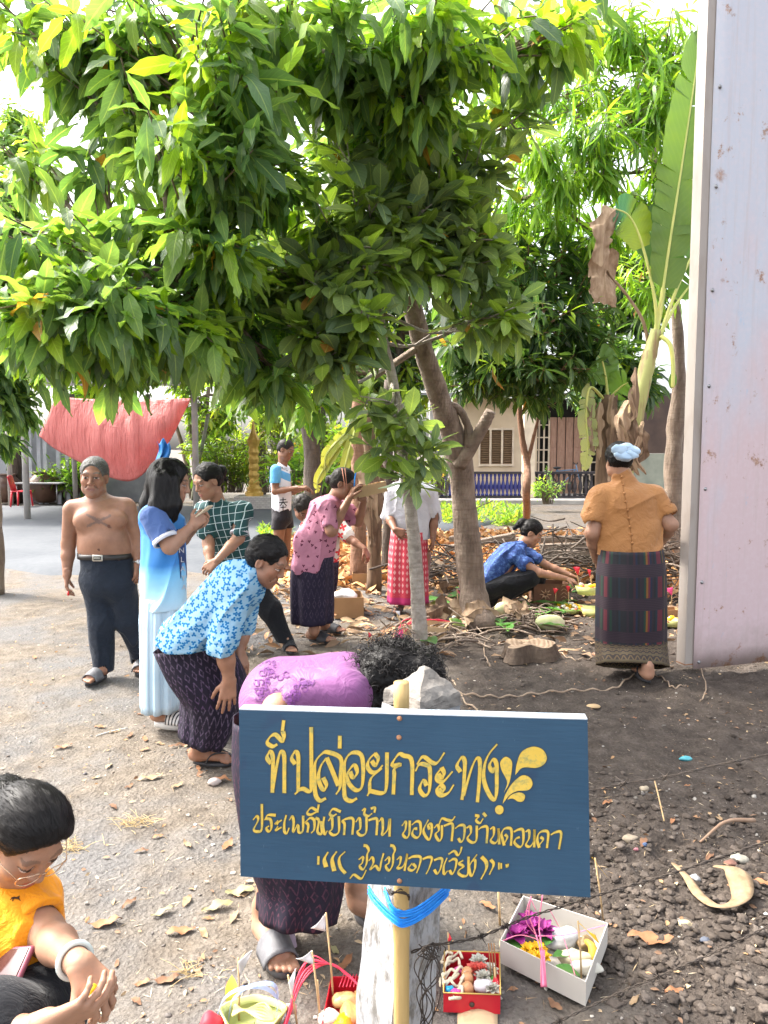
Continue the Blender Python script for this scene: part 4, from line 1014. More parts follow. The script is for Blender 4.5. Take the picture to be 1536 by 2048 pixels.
# ------------------------------------------------------------ cloth
def fabric_bump(s,co,sc=320,st=.12):
 return s.bump(s.noise(co,sc,2),st,.002)
def plain_cloth(name,c1,c2=None,sc=5,rough=.85,wr=.25):
 s=N(name);co=s.coord();c2=c2 or tuple(x*.82 for x in c1)
 s.base(s.ramp(s.noise(co,sc,4),[(.35,c1),(.65,c2)]));s.rough(rough);s.b.inputs['Specular IOR Level'].default_value=.2
 b=s.bump(s.noise(co,16,4,.55,1.2),wr*2,.025);s.bump(s.noise(co,380,2),.1,.002,b);s.b.inputs['Sheen Weight'].default_value=.1
 return s.m
def flower_cloth(name,bgc,c1,c2,scale,size,petals=3,rnd=.8,dens=1.0,ax=(0,2)):
 s=N(name);co=s.coord();x=s.xyz(co);cb=s.n('CombineXYZ');s.l(x[ax[0]],cb.inputs[0]);s.l(x[ax[1]],cb.inputs[1])
 v=s.mapv(cb.outputs[0],(scale,)*3);vo=s.n('TexVoronoi');vo.voronoi_dimensions='2D';s.l(v,vo.inputs['Vector']);vo.inputs['Scale'].default_value=1;vo.inputs['Randomness'].default_value=rnd
 d=s.n('VectorMath',operation='SUBTRACT');s.l(v,d.inputs[0]);s.l(vo.outputs['Position'],d.inputs[1]);o=s.xyz(d.outputs[0])
 cc=s.xyz(vo.outputs['Color'])
 an=s.math('ADD',s.math('ARCTAN2',o[1],o[0]),s.math('MULTIPLY',cc[0],6.28))
 rad=s.math('SUBTRACT',s.math('MULTIPLY_ADD',s.math('ABSOLUTE',s.math('SINE',s.math('MULTIPLY',an,petals/2))),size*.75,size*.25),vo.outputs['Distance'])
 m=s.math('GREATER_THAN',rad,0.0);m=s.math('MULTIPLY',m,s.math('LESS_THAN',cc[1],dens))
 rim=s.math('LESS_THAN',rad,size*.16)
 fcol=s.mix(rim,c1,c2);b0=s.mix(s.noise(co,6,3),bgc,tuple(q*.85 for q in bgc))
 s.base(s.mix(m,b0,fcol));s.rough(.8);s.b.inputs['Specular IOR Level'].default_value=.2
 b=s.bump(s.noise(co,15,4,.55,1.2),.5,.025);s.bump(s.noise(co,380,2),.1,.002,b);return s.m
def uvxy(s):
 x=s.xyz(s.coord('UV'));return x[0],x[1]
def frac(s,a,k,off=0.0):return s.math('FRACT',s.math('MULTIPLY_ADD',a,k,off))
def ikat(name,base,mark,mark2,ku=46,kv=17,band=.40):
 s=N(name);u,v=uvxy(s);nz=s.noise(s.coord('UV'),40,3)
 u=s.math('MULTIPLY_ADD',nz,.006,u)
 row=s.math('FLOOR',s.math('MULTIPLY',v,kv));fv=frac(s,v,kv);off=s.math('MULTIPLY',row,.5)
 fu=s.math('FRACT',s.math('ADD',s.math('MULTIPLY',u,ku),off))
 d=s.math('ADD',s.math('ABSOLUTE',s.math('SUBTRACT',fu,.5)),s.math('MULTIPLY',s.math('ABSOLUTE',s.math('SUBTRACT',fv,.5)),.8))
 ring=s.math('LESS_THAN',s.math('ABSOLUTE',s.math('SUBTRACT',d,.30)),.085)
 sel=s.math('GREATER_THAN',s.math('FRACT',s.math('MULTIPLY',row,.37)),.30)
 zig=s.math('LESS_THAN',s.math('ABSOLUTE',s.math('SUBTRACT',fv,s.math('ABSOLUTE',s.math('MULTIPLY_ADD',fu,2.0,-1.0)))),.16)
 m=s.math('MULTIPLY',s.math('ADD',s.math('MULTIPLY',ring,sel),s.math('MULTIPLY',zig,s.math('SUBTRACT',1.0,sel))),s.ramp(s.noise(s.coord('UV'),70,3),[(.4,.15),(.6,.95)]))
 pl=s.math('LESS_THAN',v,band);m=s.math('MULTIPLY',m,pl)
 c=s.mix(s.noise(s.coord('UV'),9,3),base,tuple(x*1.6 for x in base))
 c=s.mix(m,c,s.mix(frac(s,v,3.1),mark,mark2));s.base(c);s.rough(.75)
 s.b.inputs['Specular IOR Level'].default_value=.25;s.bump(s.noise(s.coord('UV'),500,2),.1,.002);return s.m
class Decal:
 """printed, inked or sewn marks laid on the surface of a garment or body"""
 def __init__(s,o):
  from mathutils.bvhtree import BVHTree
  me=o.data;base=Vector(world_loc(o));s.o=o
  s.t=BVHTree.FromPolygons([v.co+base for v in me.vertices],[tuple(p.vertices)for p in me.polygons])
 def hit(s,px,py,off=.002):
  c=Vector((0,0,CAMH));d=(Vector(at(px,py,5.0))-c).normalized();h,n,i,_=s.t.ray_cast(c,d)
  if h is None:return None
  if n.dot(d)>0:n=-n
  return np.array(h+n*off)
 def poly(s,mb,pts,off=.002):
  P=[s.hit(x,y,off)for x,y in pts]
  if any(p is None for p in P):return
  mb.add(np.array(P),[tuple(range(len(P)))])
 def stroke(s,mb,pts,w,off=.002,n=6,col=None):
  P=spline(pts,n);T=np.gradient(P,axis=0);T/=np.maximum(1e-6,np.linalg.norm(T,axis=1))[:,None];Q=np.stack([-T[:,1],T[:,0]],1)
  w=np.interp(np.linspace(0,1,len(P)),np.linspace(0,1,len(np.atleast_1d(w))),np.atleast_1d(w))/2
  L=P+Q*w[:,None];Rr=P-Q*w[:,None]
  for k in range(len(P)-1):s.poly(mb,[L[k],L[k+1],Rr[k+1],Rr[k]],off)
def glyphs(txt,size):
 cu=bpy.data.curves.new('letters','FONT');cu.body=txt;cu.size=size;cu.align_x='CENTER';cu.align_y='CENTER';cu.resolution_u=3
 o=bpy.data.objects.new('letters',cu);COL.objects.link(o);dg=bpy.context.evaluated_depsgraph_get();dg.update();me=o.evaluated_get(dg).to_mesh()
 V=[(v.co.x,v.co.y)for v in me.vertices];F=[tuple(p.vertices)for p in me.polygons];o.evaluated_get(dg).to_mesh_clear();bpy.data.objects.remove(o);bpy.data.curves.remove(cu);return V,F
SK_A=(.33,.19,.125);SK_B=(.28,.152,.098);SK_C=(.35,.205,.135);SK_D=(.225,.115,.072)
MBLKC=plain_cloth('black_trouser_cloth',(.006,.0065,.009),(.010,.011,.014))
MNAVY=plain_cloth('navy_trouser_cloth',(.011,.016,.026),(.018,.024,.037))
MRUBK=M('black_rubber',(.025,.025,.028),(.05,.05,.055),20,.6,.2,120)
MRUBG=M('grey_rubber',(.10,.10,.11),(.15,.15,.16),20,.6,.2,160)
MRUBW=M('white_rubber',(.66,.64,.60),(.55,.53,.5),15,.6)
MWHITE=plain_cloth('white_cloth',(.55,.55,.59),(.47,.47,.52))
MPAPER=M('white_paper',(.72,.70,.66),(.62,.6,.56),12,.8)
def hairS(H,up_style=True,grow=.010,low=-.035,face=True,ears=True,vol=1.0):
 S=SDF();k=H.s;g=grow
 S.ell(H.q(0,-.018,.038),np.array([.073+g,.092+g*.8,.078+g])*k*vol,H.R,.02*k)
 S.ell(H.q(0,-.045,-.010),np.array([.066+g*.6,.060+g*.6,.062])*k*vol,H.R,.03*k)
 if face:S.ell(H.q(0,.092,-.022),np.array([.072,.070,.104])*k,H.R,.012*k,'s')
 if ears:
  for sx in(-1,1):S.ell(H.q(sx*.085,.022,-.020),np.array([.03,.038,.048])*k,H.R,.01*k,'s')
 S.cut(H.q(0,-.05,low-.02),-H.R[:,2]-.35*H.R[:,1])
 return S
def strand_back(H):
 def fn(V):
  L=H.loc(V);a=np.arctan2(L[:,0],L[:,2]-.02);r=L[:,1]*.06
  return np.stack([a*.35,r,np.linalg.norm(L,axis=1)*.1],1)*1.2
 return fn
# ---- shirtless man
Y=gnd(205,1354)[1]
p=Person('shirtless grey-haired man in navy trousers standing with arms at his sides',Y,gnd(235,1352),SK_B)
j=p.j;m_=mpp(Y)
pel,chest,nk=j(212,1130),j(204,1045),j(194,1003)
p.S.ocap(j(214,1140),j(211,1095),.118,.125,(1,0,0),1.38,.05);p.S.ocap(j(211,1095),j(200,1035),.122,.120,(1,0,0),1.45,.05)
p.S.cap(j(198,1020),j(193,985),.075,.062,.05)
for a,b in(((198,1006),(146,1016)),((198,1006),(252,1012))):p.S.cap(j(*a,.01),j(*b,.0),.052,.060,.05)
for a in((172,1043),(230,1040)):p.S.ell(j(*a,-.085),(.085,.045,.060),None,.045)
p.S.ell(j(211,1078,-.05),(.12,.09,.085),None,.05)
p.arm(j(143,1022),j(137,1088,.02),j(134,1148,-.03),(.058,.048,.044,.030));p.arm(j(256,1018),j(277,1080,.03),j(277,1128,-.01),(.058,.048,.044,.030))
f=p.fineS();f.cap(j(135,1140,-.03),j(134,1150,-.035),.031,.030);hand(f,j(134,1148,-.03),(-.02,-.12,-1),(.9,.35,0),1,1.02,(.35,.45,.4))
f=p.fineS();f.cap(j(277,1118,-.01),j(277,1130,-.012),.031,.030);hand(f,j(277,1128,-.01),(-.05,-.05,-1),(-.9,.35,0),-1,1.02,(.35,.4,.35))
H=Head(j(188,954,-.02),(.16,-1,-.08),(.02,.08,1),1.13);p.head(H,j(194,1000),fat=1.02,nr=.062,jaw=1.15,paint=dict(brow=(.10,.09,.085),lip=(.25,.10,.08),beard=(.3,.28,.27)),old=1)
p.leg(j(196,1150),j(203,1240),j(207,1326),(.085,.055,.05,.038));p.leg(j(234,1150),j(256,1240,.05),j(286,1306,.2),(.085,.055,.05,.038))
tz=j(211,1040)
def tattoo(V,col):
 f=(V[:,1]<tz[1]-.03);x=V[:,0]-tz[0];z=V[:,2]-tz[2]-.005
 d=np.minimum(np.abs(z-.45*x),np.abs(z+.55*x))+.5*np.clip(np.abs(x)-.075,0,1)
 d2=np.abs(np.hypot(x,z*1.3)-.022);n=fbm(V*90,4,2)
 ink=f&((d<.009+.005*n)|(d2<.004))&(np.abs(x)<.085)&(np.abs(z)<.055)
 col[ink]=col[ink]*.45+np.array([.06,.065,.075])*.55
 for q in(j(160,1052),j(231,1049)):
  k=f&(np.hypot(V[:,0]-q[0],V[:,2]-q[2])<.012);col[k]=(.13,.055,.04)
 nv=f&(np.hypot(V[:,0]-j(213,1094)[0],V[:,2]-j(213,1094)[2])<.009);col[nv]=(.09,.04,.03)
 return col
p.paints.append(tattoo)
foot(p.S,[*j(210,1340,.0)[:2],.02],(-.25,-1,0),1.0,j(207,1325));foot(p.S,[*j(286,1322,.22)[:2],.02],(.18,-1,0),1.0,j(286,1305,.2))
p.finish()
S=hairS(H,grow=.009,low=-.01);hair_obj(S,MHAIRG,p.o,.004,strand_back(H),lambda P:.0025*fbm(P*110,2,2),H=H)
S=SDF();S.ocap(j(213,1106),j(216,1165),.134,.137,(1,0,0),1.38,.05)
S.cap(j(192,1160),j(203,1240),.112,.086,.035);S.cap(j(203,1240),j(207,1336),.086,.078,.03)
S.cap(j(237,1160),j(256,1240,.05),.112,.086,.035);S.cap(j(256,1240,.05),j(284,1322,.2),.084,.078,.03)
S.cut(j(211,1104),(0.02,0,1));S.cut([0,0,.045],(0,0,-1));S.cap(j(207,1330),j(208,1360),.062,.062,.004,'s');S.cap(j(284,1318,.2),j(288,1345,.22),.062,.062,.004,'s')
f1=folds(.017,9,(.1,0,1),.22,3);cloth('trousers',S,MNAVY,p.o,.006,lambda P:f1(P)+.003*fbm(P*[14,14,5],8,2))
mb=MB();a=np.linspace(0,2*np.pi,49);c=j(211,1110)
P=np.stack([c[0]+.187*np.cos(a),c[1]+.139*np.sin(a),c[2]+.002*np.sin(3*a)],1);V=np.stack([P+[0,0,-.018],P+[0,0,.018]],0);mb.grid(V);o=mb.build('belt',M('black_leather',(.02,.018,.017),(.035,.03,.028),20,.4),p.o);solidify(o,.004,1)
mb=MB();q=j(211,1110);q[1]=c[1]-.147;mb.bbox(q,(.072,.012,.044),.006);bk=mb.build('buckle',M('buckle_steel',(.55,.52,.46),(.4,.38,.33),20,.3,metal=.7),p.o);mb=MB();mb.bbox(q+[0,-.006,0],(.052,.006,.026),.003);mb.build('buckle_plate',M('buckle_dark',(.03,.028,.025)),bk)
mb=MB();[mb.box(q+[dx,-.0095,0],(.004,.002,.012))for dx in(-.018,-.011,-.003,.004,.011,.018)];mb.build('buckle_letters',M('buckle_light',(.5,.48,.42),metal=.5),bk)
sandal(p.o,[*j(210,1340,.0)[:2],.022],(-.25,-1,0),MRUBK,MRUBG,1.05,'slide');sandal(p.o,[*j(286,1322,.22)[:2],.022],(.18,-1,0),MRUBK,MRUBG,1.05,'slide')
mb=MB();c=j(277,1122,-.01);a=np.linspace(0,2*np.pi,25);mb.tube(np.stack([c[0]+.034*np.cos(a),c[1]+.034*np.sin(a),c[2]+0*a],1),.006,6,False);mb.lathe(c+[.012,-.036,0],[(0,0),(.016,0),(.017,.004),(.013,.008),(0,.008)],14,(.3,-1,0));mb.build('wristwatch',M('watch_steel',(.5,.5,.5),(.4,.4,.4),20,.3,metal=.8),p.o)
mb=MB();mb.tube([j(136,1183,-.06),j(137,1191,-.07)],.008,8);o=mb.build('lighter',M('red_lighter',(.7,.03,.03),rough=.3),loc=tuple(j(136,1187,-.06)));tag(o,'small red object in the shirtless man\'s right hand','lighter')
# ---- girl in the blue jersey
Y=gnd(336,1450)[1]
p=Person('long-haired girl in a blue jersey and pale skirt looking at her phone',Y,gnd(335,1450),SK_A)
j=p.j;fw=unit([1,.12,0]);lat=np.cross(fw,[0,0,1])
p.S.ocap(j(324,1215),j(322,1060),.095,.088,lat,1.3,.04);p.S.cap(j(324,1040),j(330,1000),.055,.046,.04)
p.arm(j(306,1035,-.15),j(340,1093,-.20),j(384,1052,-.12),(.050,.043,.038,.024));p.arm(j(330,1035,.15),j(352,1092,.12),j(392,1052,-.02),(.046,.04,.036,.024))
f=p.fineS();d=unit(j(404,1034,-.09)-j(384,1052,-.12));f.cap(j(380,1055,-.122),j(385,1051,-.12),.026,.025);hand(f,j(384,1052,-.12),d,(.0,1,.3),-1,.92,(.7,.8,.6),thumb=.6)
f=p.fineS();hand(f,j(390,1054,-.03),(.8,-.2,.35),(0,-.6,1),1,.9,(.7,.7,.6))
H=Head(j(343,965,.02),(.96,.10,-.26),(.25,.03,1),1.03);p.head(H,j(328,1008),nr=.046,paint=dict(browamt=.7))
p.leg(j(322,1225,-.07),j(320,1320,-.06),j(318,1420,-.06),(.06,.05,.045,.034));p.leg(j(326,1225,.08),j(328,1320,.1),j(325,1412,.12),(.06,.05,.045,.034))
foot(p.S,[*gnd(312,1452)[:2]+np.array([0,0]),.03],(1,-.25,0),.95,j(318,1418,-.06));foot(p.S,[*(gnd(318,1440)[:2]+np.array([.02,.12])),.03],(1,.05,0),.95,j(325,1410,.12))
p.finish()
S=hairS(H,grow=.014,low=-.3,ears=False,vol=1.03)
S.cuts=[]
for i,(a,b,c,r0)in enumerate((((322,950,.0),(305,1010,.02),(298,1058,.02),.075),((325,960,-.08),(318,1015,-.12),(312,1050,-.12),.06),((345,965,-.085),(350,1010,-.11),(352,1038,-.10),.035),((330,950,.09),(318,1010,.12),(310,1050,.1),.06),((320,970,-.05),(330,1020,-.10),(338,1045,-.10),.045))):
 S.chain([j(*a),j(*b),j(*c)],[r0,r0*.85,r0*.35],.045)
S.ell(H.q(0,.100,-.035),np.array([.060,.060,.095])*1.03,H.R,.01,'s')
hair_obj(S,MHAIR,p.o,.0045,strand_down(),lambda P:.006*fbm(P*[38,38,5],5,2))
s=N('blue_jersey');co=s.coord();x=s.xyz(co);z=s.math('ADD',x[2],s.math('MULTIPLY',s.noise(co,5,3),.06))
c=s.ramp(z,[(.66,(.70,.76,.82)),(.80,(.40,.66,.82)),(.94,(.18,.50,.78)),(1.2,(.04,.22,.56))]);s.t.nodes[-1]
mr=s.n('MapRange');s.base(c);s.rough(.6);b=s.bump(s.noise(co,13,3,.5,.5),.25,.02)
MJER=s.m
S=SDF();S.ocap(j(326,1056),j(331,1225),.120,.130,lat,1.3,.04);S.cap(j(314,1036,-.06),j(318,1036,.10),.085,.08,.05);S.cap(j(324,1022),j(329,1006),.056,.050,.03)
S.cap(j(309,1035,-.12),j(318,1052,-.16),.075,.072,.04)
S.cut(j(325,1213),(0,0,-1));f1=folds(.020,8,(.3,0,1),.28,5);sh=cloth('shirt',S,MJER,p.o,.006,f1)
MNAVYJ=plain_cloth('navy_sleeve',(.06,.11,.27),(.075,.13,.31));S=SDF();S.cap(j(306,1034,-.15),j(336,1085,-.195),.070,.072,.02);S.cap(j(330,1074,-.19),j(342,1096,-.205),.060,.064,.003,'s');S.cut(j(330,1078,-.19),unit(j(340,1093,-.2)-j(306,1034,-.15)));sl=cloth('sleeve',S,MNAVYJ,p.o,.005,folds(.006,14,(0,0,1),.5,2))
mb=MB();ax=unit(j(340,1093,-.2)-j(306,1034,-.15));mb.lathe(j(331,1079,-.191),[(.066,-.014),(.0725,-.013),(.074,.010),(.070,.013),(.062,.010)],28,ax,False);mb.build('cuff',MWHITE,p.o)
S=SDF();S.cap(j(330,1034,.15),j(350,1080,.13),.06,.06,.02);cloth('far_sleeve',S,MNAVYJ,p.o,.007).name='sleeve'
dc=Decal(sh);mb=MB();dc.stroke(mb,[(356,1058),(361,1085),(365,1125),(367,1160),(369,1200)],[7,14,14,13,9],.003,10);st=mb.build('stripe',plain_cloth('navy_print',(.025,.05,.16)),sh)
mb=MB()
for k,ch_ in enumerate('KANLAYA'):
 V,F=glyphs(ch_,15);cy=1064+k*18.5;cx=359+1.3*k
 for fc in F:dc.poly(mb,[(cx+V[i][0],cy-V[i][1])for i in fc],.005)
if mb.v:mb.build('lettering',MWHITE,sh)
MPALE=N('pale_blue_skirt');u,v=uvxy(MPALE);MPALE.base(MPALE.ramp(MPALE.noise(MPALE.coord(),4,3),[(.3,(.42,.58,.70)),(.7,(.52,.66,.76))]));MPALE.rough(.8);MPALE.bump(MPALE.math('SINE',MPALE.math('MULTIPLY',u,240)),.22,.01)
skirt('skirt',MPALE.m,p.o,[(j(327,1190),.122,.155),(j(327,1240),.13,.165),(j(325,1320),.115,.16),(j(326,1412),.115,.165)],fold=.008,fk=9,seed=3,rows=6)
s=N('striped_strap');w=s.math('SINE',s.math('MULTIPLY',s.xyz(s.coord('UV'))[0],26.0));s.base(s.mix(s.math('GREATER_THAN',w,.3),(.68,.66,.63),(.03,.03,.035)));s.rough(.5);MSTRIPE=s.m
sandal(p.o,[*gnd(312,1452)[:2],.034],(1,-.25,0),MRUBW,MSTRIPE,.98,'slide',sole_h=.034);sandal(p.o,[*(gnd(318,1440)[:2]+np.array([.02,.12])),.034],(1,.05,0),MRUBW,MSTRIPE,.98,'slide',sole_h=.034)
q=j(402,1028,-.085);ph=thing('phone','pale gold phone held up by the long-haired girl','phone',tuple(q));Rm=frame((.75,-.1,.62),(-.62,.1,.75))
mb=MB();mb.bbox(q,(.072,.150,.010),.004,Rm);mb.build('phone_case',M('pale_gold_case',(.62,.50,.36),(.55,.44,.3),5,.35),ph);mb=MB();mb.box(q+Rm[:,2]*.0058,(.064,.138,.001),Rm);mb.build('screen',M('dark_glass',(.02,.02,.025),rough=.1),ph)
# ---- checked shirt woman
Y=gnd(482,1302)[1]
p=Person('woman in a dark green checked shirt bending forward beside the girl',Y,gnd(500,1300),SK_A)
j=p.j;lat=unit([1,-.5,0])
p.S.ocap(j(480,1160,.15),j(448,1045),.12,.115,lat,1.4,.05);p.S.cap(j(442,1020),j(430,985,-.06),.062,.050,.04)
p.arm(j(410,1022,-.06),j(417,1088,-.14),j(420,1130,-.28),(.056,.045,.04,.027));p.arm(j(482,1022,-.06),j(477,1076,-.16),j(433,1122,-.32),(.056,.047,.042,.028))
f=p.fineS();hand(f,j(420,1130,-.28),(.05,-.3,-1),(.9,.3,0),1,1,(.4,.5,.4));f=p.fineS();hand(f,j(433,1122,-.32),(-.75,-.2,-.6),(0,.8,-.5),1,1,(.5,.5,.4))
H=Head(j(415,962,-.14),(-.62,-.62,-.36),(-.2,-.2,1),1.12);p.head(H,j(436,1008,-.04),fat=1.03,paint=dict(browamt=.7))
foot(p.S,[*gnd(484,1306)[:2],.015],(-.4,-1,0),.95,j(482,1285));foot(p.S,[*(gnd(575,1296)[:2]),.015],(.3,-1,0),.95,j(572,1278))
p.finish()
S=hairS(H,grow=.009,low=-.03);S.ell(H.q(.0,-.125,.02),np.array([.042,.045,.042])*1.1,H.R,.02);S.cap(H.q(0,-.10,.02),H.q(0,-.14,-.05),.03,.018,.02);S.cuts=[]
hair_obj(S,MHAIR,p.o,.005,strand_back(H),lambda P:.003*fbm(P*70,2,2),H=H)
s=N('dark_green_check');co=s.coord();q=s.mapv(co,(1,1,1),(0,R(8),R(25)));x=s.xyz(q)
g1=s.math('LESS_THAN',s.math('FRACT',s.math('MULTIPLY',x[0],19)),.085);g2=s.math('LESS_THAN',s.math('FRACT',s.math('MULTIPLY',x[2],17)),.075)
c=s.mix(s.noise(co,4,3),(.006,.045,.05),(.012,.065,.065));s.base(s.mix(s.math('MAXIMUM',g1,g2),c,(.50,.60,.62)));s.rough(.8);s.bump(s.noise(co,14,3,.5,.5),.3,.02);MCHECK=s.m
S=SDF();S.ocap(j(480,1175,.15),j(449,1045),.150,.140,lat,1.42,.05);S.cap(j(412,1024,-.06),j(480,1024,-.06),.075,.075,.06);S.cap(j(446,1020,-.02),j(436,1004,-.05),.072,.058,.03)
for a,b in(((412,1022,-.06),(414,1062,-.11)),((482,1022,-.06),(479,1064,-.15))):S.cap(j(*a),j(*b),.078,.072,.03)
S.cap(j(414,1056,-.105),j(415,1075,-.125),.055,.058,.003,'s');S.cap(j(479,1058,-.14),j(478,1078,-.165),.057,.06,.003,'s')
cloth('shirt',S,MCHECK,p.o,.006,folds(.022,8,(-.3,0,1),.3,9))
for q,a in((j(414,1064,-.11),j(417,1088,-.14)-j(410,1022,-.06)),(j(479,1066,-.15),j(477,1076,-.16)-j(482,1022,-.06))):
 mb=MB();mb.lathe(q,[(.060,-.010),(.072,-.009),(.073,.008),(.060,.010)],24,unit(a),False);mb.build('cuff',MWHITE,p.o)
S=SDF();S.ocap(j(482,1160,.15),j(488,1178,.12),.15,.15,lat,1.35,.05);S.cap(j(478,1180,.1),j(479,1240,.0),.10,.075,.04);S.cap(j(479,1240),j(482,1292),.075,.062,.03)
S.cap(j(500,1172,.1),j(543,1222,.05),.105,.085,.04);S.cap(j(543,1222,.05),j(571,1284,.02),.085,.064,.03);S.cut([0,0,.07],(0,0,-1));cloth('trousers',S,MBLKC,p.o,.007,folds(.010,9,(0,0,1),.3,4))
for q,t in((gnd(484,1306),(-.4,-1,0)),(gnd(575,1296),(.3,-1,0))):sandal(p.o,[*q[:2],.018],t,MRUBK,MBLKC,1.0,'slide',sole_h=.016)
# ---- old woman in blue floral blouse
Y=gnd(425,1536)[1]
p=Person('elderly woman in a light blue floral blouse stooping with hands by her knees',Y,gnd(415,1532),SK_B,.005)
j=p.j;lat=np.array([.1,1,0])
p.S.ocap(j(385,1290),j(465,1180),.13,.105,lat,1.3,.05);p.S.cap(j(475,1165),j(515,1143),.062,.048,.04)
p.arm(j(478,1178,-.15),j(449,1300,-.20),j(459,1358,-.20),(.055,.044,.040,.027));p.arm(j(490,1180,.17),j(484,1265,.16),j(478,1300,.10),(.052,.042,.038,.026))
f=p.fineS(.0032);f.cap(j(456,1345,-.20),j(459,1360,-.20),.031,.027);hand(f,j(459,1358,-.20),(-.10,-.15,-1),(-.25,1,0),1,1.0,fcurl=[(.15,.3,.25),(.1,.25,.2),(.12,.3,.25),(.2,.35,.3)],thumb=.2,spread=.12)
f=p.fineS(.0034);f.cap(j(479,1292,.11),j(478,1302,.10),.028,.026);hand(f,j(478,1298,.10),(.35,-.3,-1),(-.8,.4,-.2),-1,1.0,(.3,.4,.3))
H=Head(j(535,1122,.0),(.84,-.22,-.50),(.45,-.1,.88),1.02);p.head(H,j(506,1150),h=.003,nr=.048,old=1,paint=dict(browamt=.5,lip=(.22,.10,.085)))
n1=gnd(390,1526);n2=gnd(432,1462)
foot(p.S,[*n1[:2],.012],(1,-.12,0),.98,j(403,1470,-.05));foot(p.S,[*n2[:2],.012],(1,-.25,0),.95,j(430,1430,.25));p.S.cap(j(403,1475,-.05),j(405,1440,-.05),.042,.052,.03);p.S.cap(n2+[.02,0,.09],n2+[.02,0,.25],.04,.05)
p.finish()
S=hairS(H,grow=.011,low=-.035);hair_obj(S,MHAIR,p.o,.004,strand_back(H),lambda P:.004*fbm(P*60,2,2),H=H)
MFLOR=flower_cloth('blue_floral_cotton',(.27,.45,.60),(.015,.12,.32),(.015,.25,.46),36,.44,3,.75)
S=SDF();S.ocap(j(383,1282),j(468,1178),.158,.128,lat,1.34,.05);S.cap(j(482,1172,-.13),j(488,1172,.15),.072,.07,.05);S.cap(j(478,1160),j(500,1148),.075,.056,.03)
S.cap(j(478,1180,-.15),j(448,1295,-.20),.078,.076,.03);S.cap(j(490,1182,.17),j(485,1255,.16),.07,.066,.03)
S.cap(j(450,1292,-.2),j(448,1318,-.2),.050,.054,.003,'s');S.cut(j(379,1298),(j(350,1345)-j(384,1281))/1.0);S.cut(j(447,1308,-.2),(0,0,-1))
cloth('blouse',S,MFLOR,p.o,.0055,folds(.026,7,(1,0,1.2),.28,12))
MIKAT=ikat('purple_ikat_sarong',(.007,.005,.013),(.11,.085,.13),(.075,.04,.095),30,17,.62)
skirt('sarong',MIKAT,p.o,[(j(378,1278),.165,.185),(j(402,1330),.172,.19),(j(424,1380),.168,.18),(j(424,1425),.148,.165),(j(410,1478),.112,.145)],fold=.006,fk=6,seed=5,rows=7,extra=lambda a,f:.012*np.sin(a*3+5*f))
sandal(p.o,[*n1[:2],.016],(1,-.12,0),MRUBK,MRUBK,1.0,sole_h=.014);sandal(p.o,[*n2[:2],.016],(1,-.25,0),MRUBK,MRUBK,1.0,sole_h=.014)
# ---- man in sports shirt and shorts, far back
Y=9.6
p=Person('man in a white and blue sports shirt and black shorts at the back',Y,gnd(562,1150),SK_D,.007)
j=p.j;lat=unit([.35,-1,0])
p.S.ocap(j(564,1035),j(562,950),.10,.10,lat,1.35,.05);p.S.cap(j(564,932),j(570,910),.06,.052,.04)
p.arm(j(552,940,-.14),j(550,983,-.18),j(598,975,-.28),(.05,.042,.038,.026));p.arm(j(572,940,.14),j(580,985,.1),j(606,978,-.2),(.05,.04,.036,.026))
f=p.fineS(.005);hand(f,j(598,975,-.28),(.95,-.1,.05),(0,.3,-1),-1,1,(.5,.6,.5));hand(f,j(608,978,-.2),(.95,-.2,-.1),(0,-.3,-1),1,1,(.5,.6,.5))
H=Head(j(572,900,-.02),(.82,-.35,-.38),(.3,0,1),1.1);p.head(H,j(566,930),h=.005,nr=.055)
for(a,b,c,fo)in(((560,1045,-.08),(556,1095,-.08),(562,1142,-.05),(562,1148)),((572,1045,.08),(572,1095,.1),(570,1142,.1),(572,1146))):p.leg(j(*a),j(*b),j(*c));foot(p.S,[*j(fo[0],fo[1],c[2])[:2],.0],(1,-.3,0),1,j(*c))
p.finish()
hair_obj(hairS(H,grow=.008,low=-.02),MHAIRB,p.o,.006,strand_back(H),H=H)
s=N('white_blue_sports_shirt');co=s.coord();x=s.xyz(co);n=s.noise(co,6,4)
bl=s.math('GREATER_THAN',s.math('ADD',x[1],s.math('MULTIPLY',n,.12)),.10);mid=s.math('LESS_THAN',s.math('ABSOLUTE',s.math('SUBTRACT',s.math('ADD',x[2],s.math('MULTIPLY',x[0],.5)),1.30)),.05)
c=s.mix(s.ramp(n,[(.5,0.0),(.62,.6)]),(.66,.66,.72),(.45,.47,.56));s.base(s.mix(mid,c,(.10,.36,.68)));s.rough(.7);s.bump(n,.3,.02);MSPORT=s.m
S=SDF();S.ocap(j(563,1015),j(562,950),.125,.120,lat,1.35,.05);S.cap(j(553,940,-.13),j(571,940,.14),.065,.065,.05);S.cap(j(563,938),j(566,922),.07,.058,.03);S.cut(j(562,1027),(0,0,-1));sh=cloth('shirt',S,MSPORT,p.o,.008,folds(.012,8,(0,0,1),.4,3))
S=SDF();S.cap(j(552,940,-.14),j(550,970,-.17),.072,.066,.02);S.cap(j(551,960,-.16),j(550,975,-.175),.052,.056,.003,'s');S.cut(j(550,966,-.17),(0,0,-1));cloth('sleeve',S,plain_cloth('sky_blue_sleeve',(.12,.40,.70)),p.o,.007)
dc=Decal(sh);mb=MB()
for st in([(560,1000),(572,999)],[(566,995),(566,1004)],[(558,1005),(575,1004)],[(566,1004),(560,1012)],[(566,1004),(573,1012)],[(561,1015),(572,1014)],[(566,1010),(566,1021)]):dc.stroke(mb,st,1.8,.004)
V,F=glyphs('DAIG',8)
